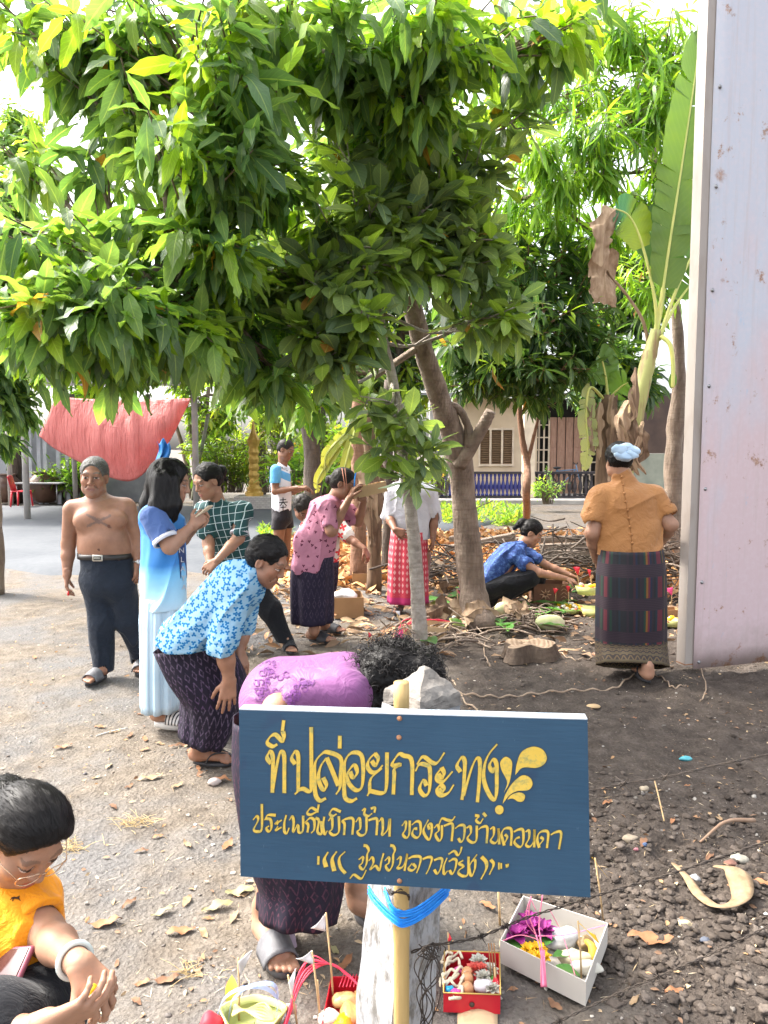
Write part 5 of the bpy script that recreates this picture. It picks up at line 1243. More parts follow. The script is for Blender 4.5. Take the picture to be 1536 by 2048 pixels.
for fc in F:dc.poly(mb,[(566+V[i][0]*.9-V[i][1]*.3,937-V[i][1]+V[i][0]*.35)for i in fc],.004)
if mb.v:mb.build('print',plain_cloth('black_print',(.02,.02,.03)),sh)
S=SDF();S.ocap(j(563,1020),j(564,1034),.125,.13,lat,1.3,.04);S.cap(j(560,1040,-.08),j(557,1056,-.08),.10,.098,.03);S.cap(j(571,1040,.08),j(573,1056,.1),.10,.098,.03);S.cut(j(562,1057),(0,0,-1));cloth('shorts',S,plain_cloth('black_shorts',(.02,.017,.022)),p.o,.008)
# ---- bending person behind the pink blouse
Y=7.6
p=Person('stooping person in white with red flowers, mostly hidden behind the pink-bloused woman',Y,gnd(628,1215),SK_D,.007)
j=p.j
p.S.ocap(j(640,1110),j(640,1045),.12,.12,(1,.2,0),1.35,.05);p.S.cap(j(625,1035),j(612,1018),.06,.05)
p.arm(j(682,1050),j(700,1078,-.1),j(729,1098,-.2),(.05,.043,.038,.027));p.arm(j(610,1060),j(620,1110,-.1),j(650,1130,-.2))
f=p.fineS(.005);hand(f,j(729,1098,-.2),(.5,-.2,-1),(-.5,.3,.2),1,1,(.5,.5,.4));hand(f,j(650,1130,-.2),(.5,-.2,-1),(0,1,.2),1,1,(.5,.5,.4))
H=Head(j(606,1016,-.05),(.35,-.5,-.75),(.3,-.75,.6),1.08);p.head(H,j(622,1035),h=.005)
for dx in(-.1,.1):p.leg(j(636,1120)+[dx,0,0],j(632,1160,-.04)+[dx,0,0],j(630,1205)+[dx,0,0]);foot(p.S,[*(j(630,1215)+[dx,0,0])[:2],0],(.3,-1,0),1,j(630,1205)+[dx,0,0])
p.finish();S=hairS(H,grow=.016,low=-.2);S.cuts=[];hair_obj(S,MHAIRB,p.o,.006,strand_back(H),lambda P:.005*fbm(P*40,2,2),H=H)
MREDF=flower_cloth('white_red_flower_cloth',(.62,.58,.52),(.55,.04,.05),(.4,.03,.03),11,.42,4,.9,.6)
S=SDF();S.ocap(j(640,1120),j(642,1045),.14,.14,(1,.2,0),1.38,.05);S.cap(j(676,1046),j(694,1072,-.06),.078,.075,.03);S.cap(j(612,1056),j(617,1085,-.05),.07,.07,.03);S.cut(j(640,1130),(0,0,-1));cloth('blouse',S,MREDF,p.o,.007,folds(.012,8,(0,0,1),.4,3))
skirt('sarong',MIKAT,p.o,[(j(640,1120),.19,.16),(j(636,1160),.20,.17),(j(632,1200),.18,.15)])
# ---- woman in pink blouse holding a box to her forehead
Y=gnd(634,1284)[1]
p=Person('woman in a pink blouse and purple sarong raising a carton to her forehead',Y,gnd(636,1280),SK_B)
j=p.j;lat=np.array([.12,1,0])
p.S.ocap(j(622,1130),j(652,1020),.125,.11,lat,1.3,.05);p.S.cap(j(662,1005),j(678,985),.058,.05,.04)
p.arm(j(655,1018,-.16),j(663,1062,-.22),j(699,996,-.10),(.056,.048,.040,.027));p.arm(j(690,1015,.15),j(716,1043,.12),j(728,1002,.02),(.05,.044,.038,.026))
f=p.fineS(.0038);hand(f,j(699,996,-.10),(.45,.05,1),(1,.4,.1),1,1.0,(.45,.45,.4));f=p.fineS(.0038);hand(f,j(728,1000,.02),(-.5,-.5,.75),(-.3,-.5,.6),1,1.0,(.4,.5,.4))
H=Head(j(688,968,-.0),(.90,-.22,-.36),(.36,0,1),1.06);p.head(H,j(664,1004),old=1,paint=dict(browamt=.5,lip=(.25,.11,.09)))
for(an,fo,dd)in(((628,1262),(632,1284),-.1),((650,1248),(654,1265),.1)):p.S.cap(j(an[0],an[1]-30,dd),j(*an,dd),.05,.04);foot(p.S,[*gnd(fo[0]-12,fo[1]-2)[:2],.015],(1,-.45,0),1,j(*an,dd))
p.finish();S=hairS(H,grow=.008,low=-.03);S.ell(H.q(0,-.118,-.01),np.array([.036,.04,.036]),H.R,.02);S.cuts=[];hair_obj(S,MHAIRB,p.o,.0045,strand_back(H),lambda P:.002*fbm(P*70,2,2),H=H)
MPINK=flower_cloth('pink_floral_cotton',(.45,.19,.27),(.08,.012,.04),(.16,.04,.06),15,.20,3,.9,.85)
S=SDF();S.ocap(j(624,1128),j(651,1022),.168,.130,lat,1.22,.05);S.cap(j(658,1012,-.13),j(672,1012,.13),.07,.07,.05);S.cap(j(660,1005),j(672,992),.066,.054,.03);S.ell(j(604,1080,.0),(.06,.16,.12),None,.08)
S.cap(j(655,1018,-.16),j(660,1048,-.2),.076,.074,.025);S.cap(j(688,1015,.14),j(704,1034,.13),.07,.068,.025);S.cap(j(659,1042,-.195),j(663,1060,-.215),.058,.062,.003,'s');S.cut(j(622,1141),(.12,0,-1));S.cut(j(661,1052,-.2),(.2,0,-1.0))if False else None
S.plane_sub(j(661,1050,-.2),(-.25,0,1),j(640,1075,-.45),j(695,1050,-.18))if False else None
cloth('blouse',S,MPINK,p.o,.006,folds(.022,8,(.2,0,1),.28,6))
MIKAT2=ikat('dark_violet_ikat_sarong',(.011,.008,.020),(.06,.045,.075),(.035,.027,.055),22,12,.52)
skirt('sarong',MIKAT2,p.o,[(j(626,1110),.165,.18),(j(624,1150),.178,.19),(j(624,1200),.178,.185),(j(624,1243),.172,.18)],fold=.010,fk=6,seed=8,rows=7)
for fo in((632,1284),(654,1265)):sandal(p.o,[*gnd(fo[0]-12,fo[1]-2)[:2],.018],(1,-.45,0),MRUBK,MRUBK,1.0,'slide',sole_h=.016)
# ---- woman in white blouse and red-pink skirt
Y=gnd(815,1232)[1]
p=Person('woman in a white blouse and red patterned skirt behind the thin trunk',Y,gnd(820,1230),SK_D,.006)
j=p.j;lat=np.array([1,.1,0])
p.S.ocap(j(820,1085),j(822,990),.11,.11,lat,1.4,.05);p.S.cap(j(820,970),j(812,945),.06,.05,.04)
p.arm(j(858,988),j(868,1034,.02),j(866,1076,-.05),(.055,.045,.04,.027));p.arm(j(786,988),j(776,1030,-.02),j(790,1060,-.22),(.055,.045,.04,.027))
f=p.fineS(.0042);hand(f,j(866,1074,-.05),(0,-.15,-1),(-1,.2,0),-1,1,(.4,.5,.4));hand(f,j(790,1060,-.22),(.8,-.3,-.3),(.2,1,0),1,1,(.4,.5,.4))
H=Head(j(810,928,-.03),(-.25,-1,-.25),(0,-.1,1),1.05);p.head(H,j(818,965),h=.0045)
for dx,fx,dd in((-.1,800,.0),(.12,850,.05)):p.leg(j(820,1110)+[dx,0,0],j(820,1165)+[dx,0,0],[*gnd(fx,1226)[:2]+np.array([0,.05]),.09]);foot(p.S,[*gnd(fx,1222)[:2],.012],(-.2,-1,0),.95,[*gnd(fx,1224)[:2],.11])
p.finish();hair_obj(hairS(H,grow=.012,low=-.05),MHAIR,p.o,.006,strand_back(H),H=H)
S=SDF();S.ocap(j(820,1075),j(822,990),.140,.130,lat,1.42,.05);S.cap(j(788,985),j(856,985),.075,.075,.05);S.cap(j(820,972),j(814,956),.07,.06,.03)
for a,b in(((858,988),(868,1036,.02)),((786,988),(777,1030,-.02))):S.cap(j(*a),j(*b),.072,.066,.03)
S.cap(j(867,1030,.02),j(868,1050,0),.054,.058,.003,'s');S.cut(j(820,1078),(0,0,-1))
cloth('blouse',S,MWHITE,p.o,.0065,folds(.022,8,(0,0,1),.28,5))
s=N('red_white_diamond_skirt');u,v=uvxy(s);a=s.math('ABSOLUTE',s.math('SUBTRACT',frac(s,u,26),.5));b=s.math('ABSOLUTE',s.math('SUBTRACT',frac(s,v,17),.5))
d=s.math('ADD',s.math('MULTIPLY',a,1.3),b);m=s.math('MULTIPLY',s.math('LESS_THAN',d,.38),s.math('LESS_THAN',v,.60));s.base(s.mix(m,s.mix(s.math('GREATER_THAN',v,.62),(.46,.035,.06),(.40,.02,.12)),(.62,.30,.30)));s.rough(.8)
skirt('skirt',s.m,p.o,[(j(818,1062),.17,.15),(j(817,1110),.190,.165),(j(816,1160),.192,.165),(j(816,1204),.198,.165)],fold=.010,fk=5,seed=4,rows=7)
for fx in(800,850):sandal(p.o,[*gnd(fx,1222)[:2],.016],(-.2,-1,0),MRUBK,MRUBK,1.0,sole_h=.014)
# ---- crouching woman in blue shirt
Y=gnd(1005,1213)[1]
p=Person('woman in a dark blue shirt squatting and reaching to a green leaf tray',Y,gnd(1000,1210),SK_A)
j=p.j;lat=np.array([.25,1,0])
p.S.ocap(j(975,1168),j(1025,1108),.13,.11,lat,1.3,.05);p.S.cap(j(1034,1098),j(1050,1084),.056,.048,.04)
p.arm(j(1030,1115,-.15),j(1078,1146,-.20),j(1132,1157,-.14),(.05,.044,.038,.026));p.arm(j(1055,1108,.15),j(1092,1130,.1),j(1140,1150,.02),(.048,.04,.036,.025))
f=p.fineS(.004);hand(f,j(1132,1157,-.14),(.9,-.05,-.3),(.1,.3,-1),1,1,(.35,.4,.35));hand(f,j(1140,1150,.02),(.9,0,-.4),(0,-.2,-1),-1,1,(.35,.4,.35))
H=Head(j(1064,1066,-.0),(.80,-.25,-.52),(.5,-.1,.85),1.1);p.head(H,j(1042,1092),paint=dict(browamt=.8))
for dd,kx in((-.13,1062),(.13,1075)):p.leg(j(978,1172,dd),j(kx,1152,dd*1.3),j(1006,1200,dd));foot(p.S,[*j(1000,1213,dd)[:2],.012],(1,-.2,0),.98,j(1004,1200,dd))
p.finish();S=hairS(H,grow=.009,low=-.03);S.ell(H.q(0,-.12,.035),np.array([.045,.05,.048]),H.R,.015);S.cap(H.q(0,-.13,.03),H.q(0,-.16,-.05),.04,.02,.02);S.cuts=[];hair_obj(S,MHAIR,p.o,.005,strand_back(H),lambda P:.004*fbm(P*60,2,2),H=H)
s=N('mottled_indigo_shirt');co=s.coord();n=s.noise(co,28,4,.7,.6);s.base(s.ramp(n,[(.35,(.008,.025,.11)),(.52,(.018,.06,.23)),(.66,(.10,.20,.42))]));s.rough(.8);s.bump(s.noise(co,14,3,.5,.5),.3,.02);MINDI=s.m
S=SDF();S.ocap(j(972,1166),j(1022,1108),.155,.130,lat,1.3,.05);S.cap(j(1034,1106,-.12),j(1042,1106,.14),.072,.07,.05);S.cap(j(1032,1100),j(1044,1090),.064,.054,.03)
S.cap(j(1030,1115,-.15),j(1052,1130,-.18),.074,.070,.025);S.cap(j(1054,1108,.15),j(1074,1118,.12),.068,.066,.025);S.cap(j(1049,1127,-.175),j(1062,1136,-.19),.055,.06,.003,'s')
cloth('shirt',S,MINDI,p.o,.006,folds(.020,8,(.6,0,1),.3,8))
S=SDF();S.ocap(j(972,1172),j(985,1180),.15,.14,lat,1.25,.05)
for dd,kx in((-.13,1060),(.13,1074)):S.cap(j(978,1176,dd),j(kx,1154,dd*1.3),.105,.085,.04);S.cap(j(kx,1156,dd*1.3),j(1012,1190,dd),.088,.066,.04)
S.cut([0,0,.06],(0,0,-1));cloth('trousers',S,MBLKC,p.o,.007,folds(.010,9,(1,0,0),.3,4))
for dd in(-.13,.13):sandal(p.o,[*j(1000,1213,dd)[:2],.014],(1,-.2,0),MRUBK,MRUBK,1.0,sole_h=.012)
mb=MB();a=np.linspace(0,6.3,20);mb.tube([H.q(.02*math.cos(t),-.098+.0*t,.035+.02*math.sin(t))for t in a],.009,6,False);mb.build('hair_tie',plain_cloth('grey_hair_tie',(.4,.4,.42)),p.o)
# ---- woman in orange blouse, back to us
Y=gnd(1262,1348)[1]
p=Person('woman in an orange-tan blouse and striped sarong seen from behind',Y,gnd(1262,1345),SK_A)
j=p.j;lat=unit([1,-.05,0])
p.S.ocap(j(1262,1115),j(1254,1005,.05),.13,.13,lat,1.45,.05);p.S.cap(j(1248,970,.08),j(1240,945,.10),.062,.055,.04)
p.arm(j(1204,1005,.05),j(1184,1066,.0),j(1193,1120,.20),(.050,.050,.046,.030));p.arm(j(1303,1005,.05),j(1341,1050,.0),j(1322,1085,.24),(.050,.052,.046,.030))
f=p.fineS(.0038);hand(f,j(1193,1118,.20),(.2,.6,-.5),(1,0,0),1,1,(.4,.5,.4));hand(f,j(1322,1085,.24),(-.6,.7,-.2),(-.3,0,-1),1,1,(.4,.5,.4))
H=Head(j(1236,922,.12),(-.12,1,-.30),(0,.25,1),1.05);p.head(H,j(1244,962,.08),nr=.056)
h1=gnd(1225,1332);h2=gnd(1296,1366)
for h0,s_ in((h1,0),(h2,0)):foot(p.S,[*h0[:2],.02],(-.25 if h0 is h1 else 0,1,0),.98,h0+[0,.01,.12]);p.S.cap(h0+[0,.01,.1],h0+[0,.14,.30],.034,.046)
p.finish();S=hairS(H,grow=.014,low=-.06,ears=False);hair_obj(S,MHAIR,p.o,.0045,strand_back(H),lambda P:.003*fbm(P*60,2,2),H=H)
MTAN=plain_cloth('tan_silk',(.40,.185,.065),(.34,.15,.052),4,.55)
S=SDF();S.ocap(j(1261,1120),j(1255,1010,.05),.155,.150,lat,1.46,.05);S.cap(j(1210,990,.06),j(1298,990,.06),.07,.07,.06);S.cap(j(1250,968,.08),j(1244,954,.09),.078,.066,.03)
S.cap(j(1198,994,.05),j(1185,1035,.02),.076,.080,.03);S.cap(j(1309,994,.05),j(1331,1020,.02),.076,.082,.03)
S.cap(j(1184,1028,.02),j(1182,1048,.01),.066,.072,.003,'s');S.cap(j(1330,1018,.015),j(1338,1036,.005),.058,.066,.003,'s')
hc=j(1262,1110);
V,F=S.mesh(.006,folds(.016,7,(1,0,.35),.35,11));keep=V[:,2]>hc[2]+.006*np.abs(np.sin(V[:,0]*75))-.004
V[:,2]=np.where(keep,V[:,2],hc[2]+.006*np.abs(np.sin(V[:,0]*75))-.004);bl=mesh_obj('blouse',V,F,MTAN,p.o)
dc=Decal(bl);mb=MB()
for k in range(9):
 q=dc.hit(1244+2.3*k+(2 if k>3 else 0),954+16.5*k)
 if q is not None:mb.ball(q,(.011,.009,.010),10,6)
mb.build('button',MTAN,bl)
mb=MB();dc.stroke(mb,[(1240,950),(1248,985),(1256,1030),(1262,1070),(1264,1106)],1.6,.0025,10);mb.build('seam',plain_cloth('dark_tan',(.26,.11,.035)),bl)
s=N('striped_sarong');u,v=uvxy(s);uv=s.coord('UV');cb=s.n('CombineXYZ');s.l(s.math('FLOOR',s.math('MULTIPLY',u,74)),cb.inputs[0]);wn_=s.n('TexWhiteNoise');s.l(cb.outputs[0],wn_.inputs['Vector']);r=wn_.outputs['Value']
rr=s.n('ValToRGB');e=rr.color_ramp;e.interpolation='CONSTANT'
cs=[(.006,.007,.011),(.005,.014,.024),(.006,.028,.017),(.010,.010,.015),(.09,.010,.02),(.007,.007,.010),(.006,.006,.009),(.006,.010,.03),(.015,.008,.015),(.15,.06,.010),(.010,.009,.015),(.028,.008,.013)]
while len(e.elements)<len(cs):e.elements.new(.5)
for k,c in enumerate(cs):e.elements[k].position=k/len(cs);e.elements[k].color=(*c,1)
s.l(r,rr.inputs[0]);fv=s.math('FRACT',s.math('MULTIPLY_ADD',v,4.3,.25));band=s.math('GREATER_THAN',fv,.62)
hl=s.math('GREATER_THAN',s.math('SINE',s.math('MULTIPLY',v,520)),.2);pc=s.mix(hl,(.014,.007,.013),(.028,.014,.024))
c=s.mix(band,rr.outputs[0],pc);hem=s.math('GREATER_THAN',v,.66);z1=s.math('LESS_THAN',s.math('ABSOLUTE',s.math('SUBTRACT',frac(s,v,30),s.math('ABSOLUTE',s.math('MULTIPLY_ADD',frac(s,u,22),2,-1)))),.22)
hc_=s.mix(z1,(.025,.018,.015),(.10,.062,.028));hc_=s.mix(s.math('GREATER_THAN',s.math('SINE',s.math('MULTIPLY',v,130)),.55),hc_,(.085,.062,.032));s.base(s.mix(hem,c,hc_));s.rough(.75);s.bump(s.noise(uv,500,2),.1,.002)
def hemstep(a,f):return .016*np.sin(a*2+1.5)*f
skirt('sarong',s.m,p.o,[(j(1262,1098),.215,.17),(j(1262,1150),.232,.19),(j(1262,1230),.232,.19),(j(1262,1290),.228,.185),(j(1265,1332,-.07),.225,.19)],fold=.007,fk=5,seed=11,rows=8,extra=hemstep)
s=N('sheer_blue_ribbon');s.base(s.ramp(s.noise(s.coord(),12,3),[(.3,(.30,.45,.62)),(.7,(.48,.62,.76))]));s.rough(.45);s.b.inputs['Sheen Weight'].default_value=.3;MRIB=s.m
mb=MB()
for cx,cy,w,h,sd in((-.035,.012,.055,.040,1),(.040,.012,.055,.040,2),(-.030,-.022,.050,.036,3),(.036,-.020,.050,.036,4),(0,.03,.06,.03,5),(.002,-.035,.055,.028,6)):
 c=H.q(cx,-.125,.028+cy);mb.ball(c,(w,.030,h),18,12,.30,sd)
mb.build('hair_ribbon',MRIB,p.o)
for h0,t in((h1,(-.25,1,0)),(h2,(0,1,0))):sandal(p.o,[*h0[:2],.024],t,MRUBK,MRUBK,1.05,sole_h=.022)
# ---- woman in purple blouse bowing behind the post
Y=2.32
p=Person('woman in a purple embroidered blouse bowing low behind the concrete post',Y,gnd(620,1890),SK_C,.005)
j=p.j;lat=np.array([.05,1,0])
p.S.ocap(j(565,1400,.05),j(680,1382),.105,.088,lat,1.35,.05);p.S.cap(j(705,1372),j(760,1385),.058,.048,.04)
p.arm(j(690,1398,-.14),j(556,1420,-.22),j(640,1540,-.24),(.050,.044,.038,.026));p.arm(j(700,1390,.16),j(720,1500,.1),j(800,1560,.0),(.046,.04,.036,.025))
f=p.fineS(.0036);hand(f,j(640,1540,-.24),(.6,0,-1),(.5,1,0),1,.95,(.4,.5,.4));hand(f,j(800,1560,.0),(.5,0,-1),(-.5,1,0),1,.95,(.4,.5,.4))
H=Head(j(798,1378,.0),(.55,-.15,-.82),(.82,.0,.55),1.0);p.head(H,j(752,1380),h=.004)
e1=gnd(531,1880);e2=gnd(715,1835);
p.S.chain([j(560,1470,-.02),j(560,1650,-.1),[*e1[:2],.10]],[.095,.056,.036],.03);p.S.chain([j(560,1470,.1),[e2[0]-.02,e2[1]+.02,.45],[*e2[:2],.10]],[.095,.056,.038],.03)
foot(p.S,[*e1[:2],.022],(.42,-.9,0),.98,[*e1[:2],.12]);foot(p.S,[*e2[:2],.022],(.75,-.6,0),.98,[*e2[:2],.12])
p.finish()
S=SDF();S.ell(H.q(0,-.03,.03),(.105,.125,.10),H.R,.03);S.ell(j(745,1345,-.02),(.055,.11,.06),None,.05);S.ell(j(740,1390,-.04),(.045,.09,.06),None,.05);S.ell(j(850,1345,.0),(.06,.10,.065),None,.05);S.ell(j(800,1430,-.04),(.07,.09,.05),None,.05)
S.ell(H.q(0,.13,-.05),(.06,.07,.09),H.R,.02,'s')
ho=hair_obj(S,MHAIR,p.o,.004,lambda V:V*[.25,.6,1.0],lambda P:.006*fbm(P*34,3,3),flow=lambda q:np.array([.8,.1,-.5]),n=2500,L=.06)
HV=np.array([v.co for v in ho.data.vertices])+world_loc(ho)
mb=MB();rr=np.random.default_rng(3)
for k in range(1000):
 a=HV[rr.integers(len(HV))]
 d0=unit([rr.uniform(-1,.2),rr.uniform(-.8,.5),rr.uniform(-.7,.8)]);e1_=unit(np.cross(d0,[.2,.5,.8]));e2_=np.cross(d0,e1_);tt=np.linspace(0,1,16);rad=rr.uniform(.006,.012);w=rr.uniform(9,14)
 P=a+d0*tt[:,None]*rr.uniform(.03,.065)+rad*(np.cos(tt*w)[:,None]*e1_+np.sin(tt*w)[:,None]*e2_);mb.tube(P,np.linspace(.0017,.0008,16),3,False)
mb.build('curl',M('curl_black',(.012,.010,.010),(.022,.02,.019),30,.5,spec=.25),p.o)
MPUR=plain_cloth('purple_silk',(.185,.065,.175),(.15,.05,.145),4,.5,.2)
S=SDF();S.ocap(j(563,1398,.05),j(690,1376),.128,.106,lat,1.4,.05);S.cap(j(694,1388,-.13),j(700,1384,.15),.064,.064,.05);S.cap(j(700,1372),j(735,1380),.075,.055,.03)
S.cap(j(690,1398,-.14),j(592,1412,-.20),.070,.070,.03);S.cap(j(605,1411,-.19),j(570,1418,-.21),.055,.062,.003,'s');S.ell(j(540,1415,.05),(.09,.16,.11),None,.06)
S.cut(j(515,1440,.05),unit(j(470,1470)-j(553,1425)))
bl=cloth('blouse',S,MPUR,p.o,.005,folds(.008,8,(1,0,.25),.25,14))
dc=Decal(bl);mb=MB();rr=np.random.default_rng(8)
def curlset(cx,cy,n,sx,sy):
 for k in range(n):
  x,y=cx+rr.normal(0,sx),cy+rr.normal(0,sy);t=np.linspace(0,rr.uniform(3.5,6.2),7);r0=rr.uniform(3.5,7.5);a0=rr.uniform(0,6.3)
  dc.stroke(mb,[(x+(r0-.5*q)*math.cos(q+a0),y+(r0-.5*q)*math.sin(q+a0))for q in t],2.0,.0025,2)
curlset(536,1345,26,10,24);curlset(522,1385,16,7,14);curlset(600,1376,16,11,10);curlset(586,1395,12,7,7)
if mb.v:o=mb.build('embroidery',plain_cloth('dark_purple_thread',(.13,.035,.16)),bl);
MIKAT3=ikat('dark_diamond_sarong',(.008,.006,.014),(.05,.02,.042),(.075,.024,.04),34,24,.72)
skirt('sarong',MIKAT3,p.o,[(j(548,1430,.05),.13,.17),(j(552,1520,.03),.145,.185),(j(570,1650,.0),.150,.185),(j(590,1750,-.02),.135,.18),(j(580,1828,-.06),.118,.17)],fold=.006,fk=5,seed=13,rows=7,extra=lambda a,f:.02*f*np.cos(a))
sandal(p.o,[*e1[:2],.026],(.42,-.9,0),MRUBG,MRUBG,1.02,'slide',sole_h=.022);sandal(p.o,[*e2[:2],.026],(.75,-.6,0),MRUBG,MRUBG,1.02,'slide',sole_h=.022)
# ---- woman in orange T-shirt, near left
Y=1.52
p=Person('woman in glasses and an orange T-shirt squatting at the lower left',Y,(-.80,1.55),SK_C,.004)
j=p.j;lat=unit([.75,-.55,0])
p.S.ocap(j(-60,2010,.1),j(-20,1850,.02),.13,.115,lat,1.35,.05);p.S.cap(j(-8,1800,.03),j(22,1730,.02),.058,.048,.03)
p.arm(j(36,1785,.03),j(90,1868,-.05),j(160,1930,-.22),(.044,.037,.033,.023),.025);p.S.cap(j(-110,1830,.0),j(-60,1960,-.12),.05,.046)
p.S.cap(j(-60,1960,-.10),j(0,2095,-.28),.040,.034);p.S.cap(j(0,2095,-.28),j(95,2046,-.30),.034,.024)
f=p.fineS(.0026);f.cap(j(150,1921,-.20),j(162,1931,-.22),.025,.023)
hand(f,j(160,1930,-.22),unit(j(206,1984,-.24)-j(160,1930,-.22)),(-.55,.45,-.7),1,.80,fcurl=[(.75,.75,.5),(.7,.7,.5),(.7,.7,.5),(.75,.7,.5)],thumb=.7)
f=p.fineS(.0026);f.cap(j(85,2051,-.30),j(96,2046,-.30),.025,.023)
hand(f,j(96,2046,-.30),unit(j(165,2018,-.29)-j(96,2046,-.30)),(.2,.75,.6),1,.80,fcurl=[(.55,.6,.4),(.45,.5,.4),(.45,.5,.4),(.5,.5,.4)],thumb=.4)
H=Head(j(52,1672,-.01),(.60,-.48,-.64),(.50,-.30,.80),.87);p.head(H,j(10,1760,.03),h=.0022,fat=1.08,jaw=1.1,nr=.056,paint=dict(browamt=.45,lip=(.42,.12,.10)))
p.S.cap(j(-60,2050,.1),j(78,2030,-.12),.09,.07,.03);p.S.cap(j(78,2030,-.12),j(60,2230,.0),.07,.05,.03);foot(p.S,[j(40,2230)[0],1.45,.02],(.7,-.6,0),.95,[j(40,2230)[0],1.46,.1])
p.S.cap(j(-90,2040,.12),j(-20,2080,-.25),.10,.085,.03);p.S.cap(j(-20,2080,-.25),j(-60,2250,.0),.08,.05,.03);foot(p.S,[j(-90,2230)[0],1.45,.02],(.7,-.6,0),.95,[j(-90,2230)[0],1.46,.1])
p.finish()
S=hairS(H,grow=.008,low=-.03,vol=1.0);S.ell(H.q(0,.015,.062),np.array([.074,.078,.066])*.92,H.R,.03);S.ell(H.q(0,.098,.000),np.array([.092,.066,.084])*.92,H.R,.02,'s');S.ell(H.q(.0,-.12,-.015),np.array([.05,.05,.045]),H.R,.02);S.cuts=[];hair_obj(S,MHAIR,p.o,.003,strand_back(H),lambda P:.0015*fbm(P*[90,90,90],2,2),H=H)
MORG=plain_cloth('orange_sports_cloth',(.86,.33,.012),(.80,.28,.010),4,.6,.3)
S=SDF();S.ocap(j(-60,2010,.1),j(-22,1855,.02),.150,.138,lat,1.36,.05);S.cap(j(-70,1826,.02),j(30,1778,.03),.072,.066,.06);S.cap(j(-6,1800,.03),j(8,1772,.03),.066,.056,.03);S.cap(j(-108,1830,.0),j(-90,1880,-.06),.066,.066,.02)
sh=cloth('shirt',S,MORG,p.o,.0042,folds(.008,10,(.4,0,1),.4,4))
S=SDF();S.cap(j(26,1772,.04),j(84,1858,-.045),.064,.055,.02);S.cap(j(74,1843,-.035),j(96,1876,-.055),.043,.050,.003,'s');S.cut(j(78,1846,-.035),unit(j(90,1868,-.05)-j(36,1785,.03)));cloth('sleeve',S,MORG,p.o,.0035,folds(.006,16,(.4,0,1),.4,6))
dc=Decal(sh);mb=MB()
CAT=[(19,1778),(22,1773.5),(27,1772),(31,1773),(35,1771.5),(37.5,1770),(38.5,1772),(37,1774),(38,1777),(40,1780),(38.5,1780.5),(35.5,1777.5),(33,1776.8),(29,1776.5),(26.5,1777),(26,1779.5),(23.5,1782),(22.5,1781),(24,1778.5),(22.5,1776),(20.5,1779.5)]
dc.poly(mb,[(x+1,y+22)for x,y in CAT],.002)
if mb.v:mb.build('emblem',plain_cloth('brown_print',(.07,.03,.012)),sh)
S=SDF();S.ocap(j(-60,2030,.1),j(-65,2080,.12),.15,.15,lat,1.3,.05);S.cap(j(-55,2050,.08),j(80,2028,-.12),.105,.082,.04);S.cap(j(80,2028,-.12),j(62,2200,.0),.082,.07,.04);S.cap(j(-90,2045,.12),j(-20,2080,-.25),.112,.096,.04);S.cap(j(-20,2080,-.25),j(-58,2210,.0),.09,.07,.04)
cloth('trousers',S,MBLKC,p.o,.005,folds(.006,9,(1,0,0),.3,4))
g=MB();gm_=M('gold_wire',(.70,.52,.36),(.6,.42,.28),20,.25,metal=.8)
for sx in(-1,1):
 a=np.linspace(0,2*np.pi,29);P=[H.q(sx*.034+.027*np.sign(math.cos(t))*abs(math.cos(t))**.75,.104-.010*abs(math.cos(t))*(1 if sx*math.cos(t)>0 else 0),-.004+.020*np.sign(math.sin(t))*abs(math.sin(t))**.8)for t in a];g.tube(P,.0012,6,False)
 g.tube([H.q(sx*.061,.095,.004),H.q(sx*.080,.05,.006),H.q(sx*.083,-.01,.006),H.q(sx*.080,-.022,-.012)],.0012,6)
g.tube([H.q(-.008,.104,.002),H.q(0,.106,.006),H.q(.008,.104,.002)],.0012,6);gl=g.build('glasses',gm_,p.o)
mb=MB();s=N('clear_lens');s.b.inputs['Transmission Weight'].default_value=1;s.rough(.03);s.b.inputs['IOR'].default_value=1.02;s.base((.95,.95,.97))
for sx in(-1,1):mb.add([H.q(sx*.034+.026*math.cos(t),.102,-.004+.019*math.sin(t))for t in np.linspace(0,6.283,20,endpoint=False)],[tuple(range(20))])
mb.build('lens',s.m,gl)
mb=MB();c=j(150,1921,-.20);ax=unit(j(160,1930,-.22)-j(90,1868,-.05));fr=frame(ax,(0,0,1));a=np.linspace(0,2*np.pi,41);mb.tube([c+fr[:,0]*.030*math.cos(t)+fr[:,2]*.030*math.sin(t)for t in a],.0052,10,False);mb.build('bracelet',M('pale_jade',(.62,.68,.64),(.5,.56,.53),12,.2,spec=.6),p.o)
c=at(4,1976,1.36);ph=thing('phone','large phone in a mauve case on the lap of the orange-shirted woman','phone',tuple(c))
ux=unit(at(50,1897,1.40)-at(-44,1905,1.44));uy=unit(at(50,1897,1.40)-at(24,2044,1.28));uy=unit(uy-ux*(uy@ux));Rm=np.stack([ux,uy,np.cross(ux,uy)],1)
tl,bl_=at(50,1897,1.40),at(22,2046,1.28);w,h=.088,float(np.linalg.norm(tl-bl_));c=(tl+bl_)/2-ux*w/2
mb=MB();mb.bbox(c,(w,h,.012),.005,Rm);mb.build('phone_case',M('mauve_case',(.26,.07,.10),(.22,.055,.085),5,.4),ph);mb=MB();mb.bbox(c+Rm[:,2]*.0064,(w-.012,h-.012,.003),.001,Rm);mb.build('screen',M('reddish_dark_glass',(.05,.02,.02),(.09,.03,.025),6,.12),ph)
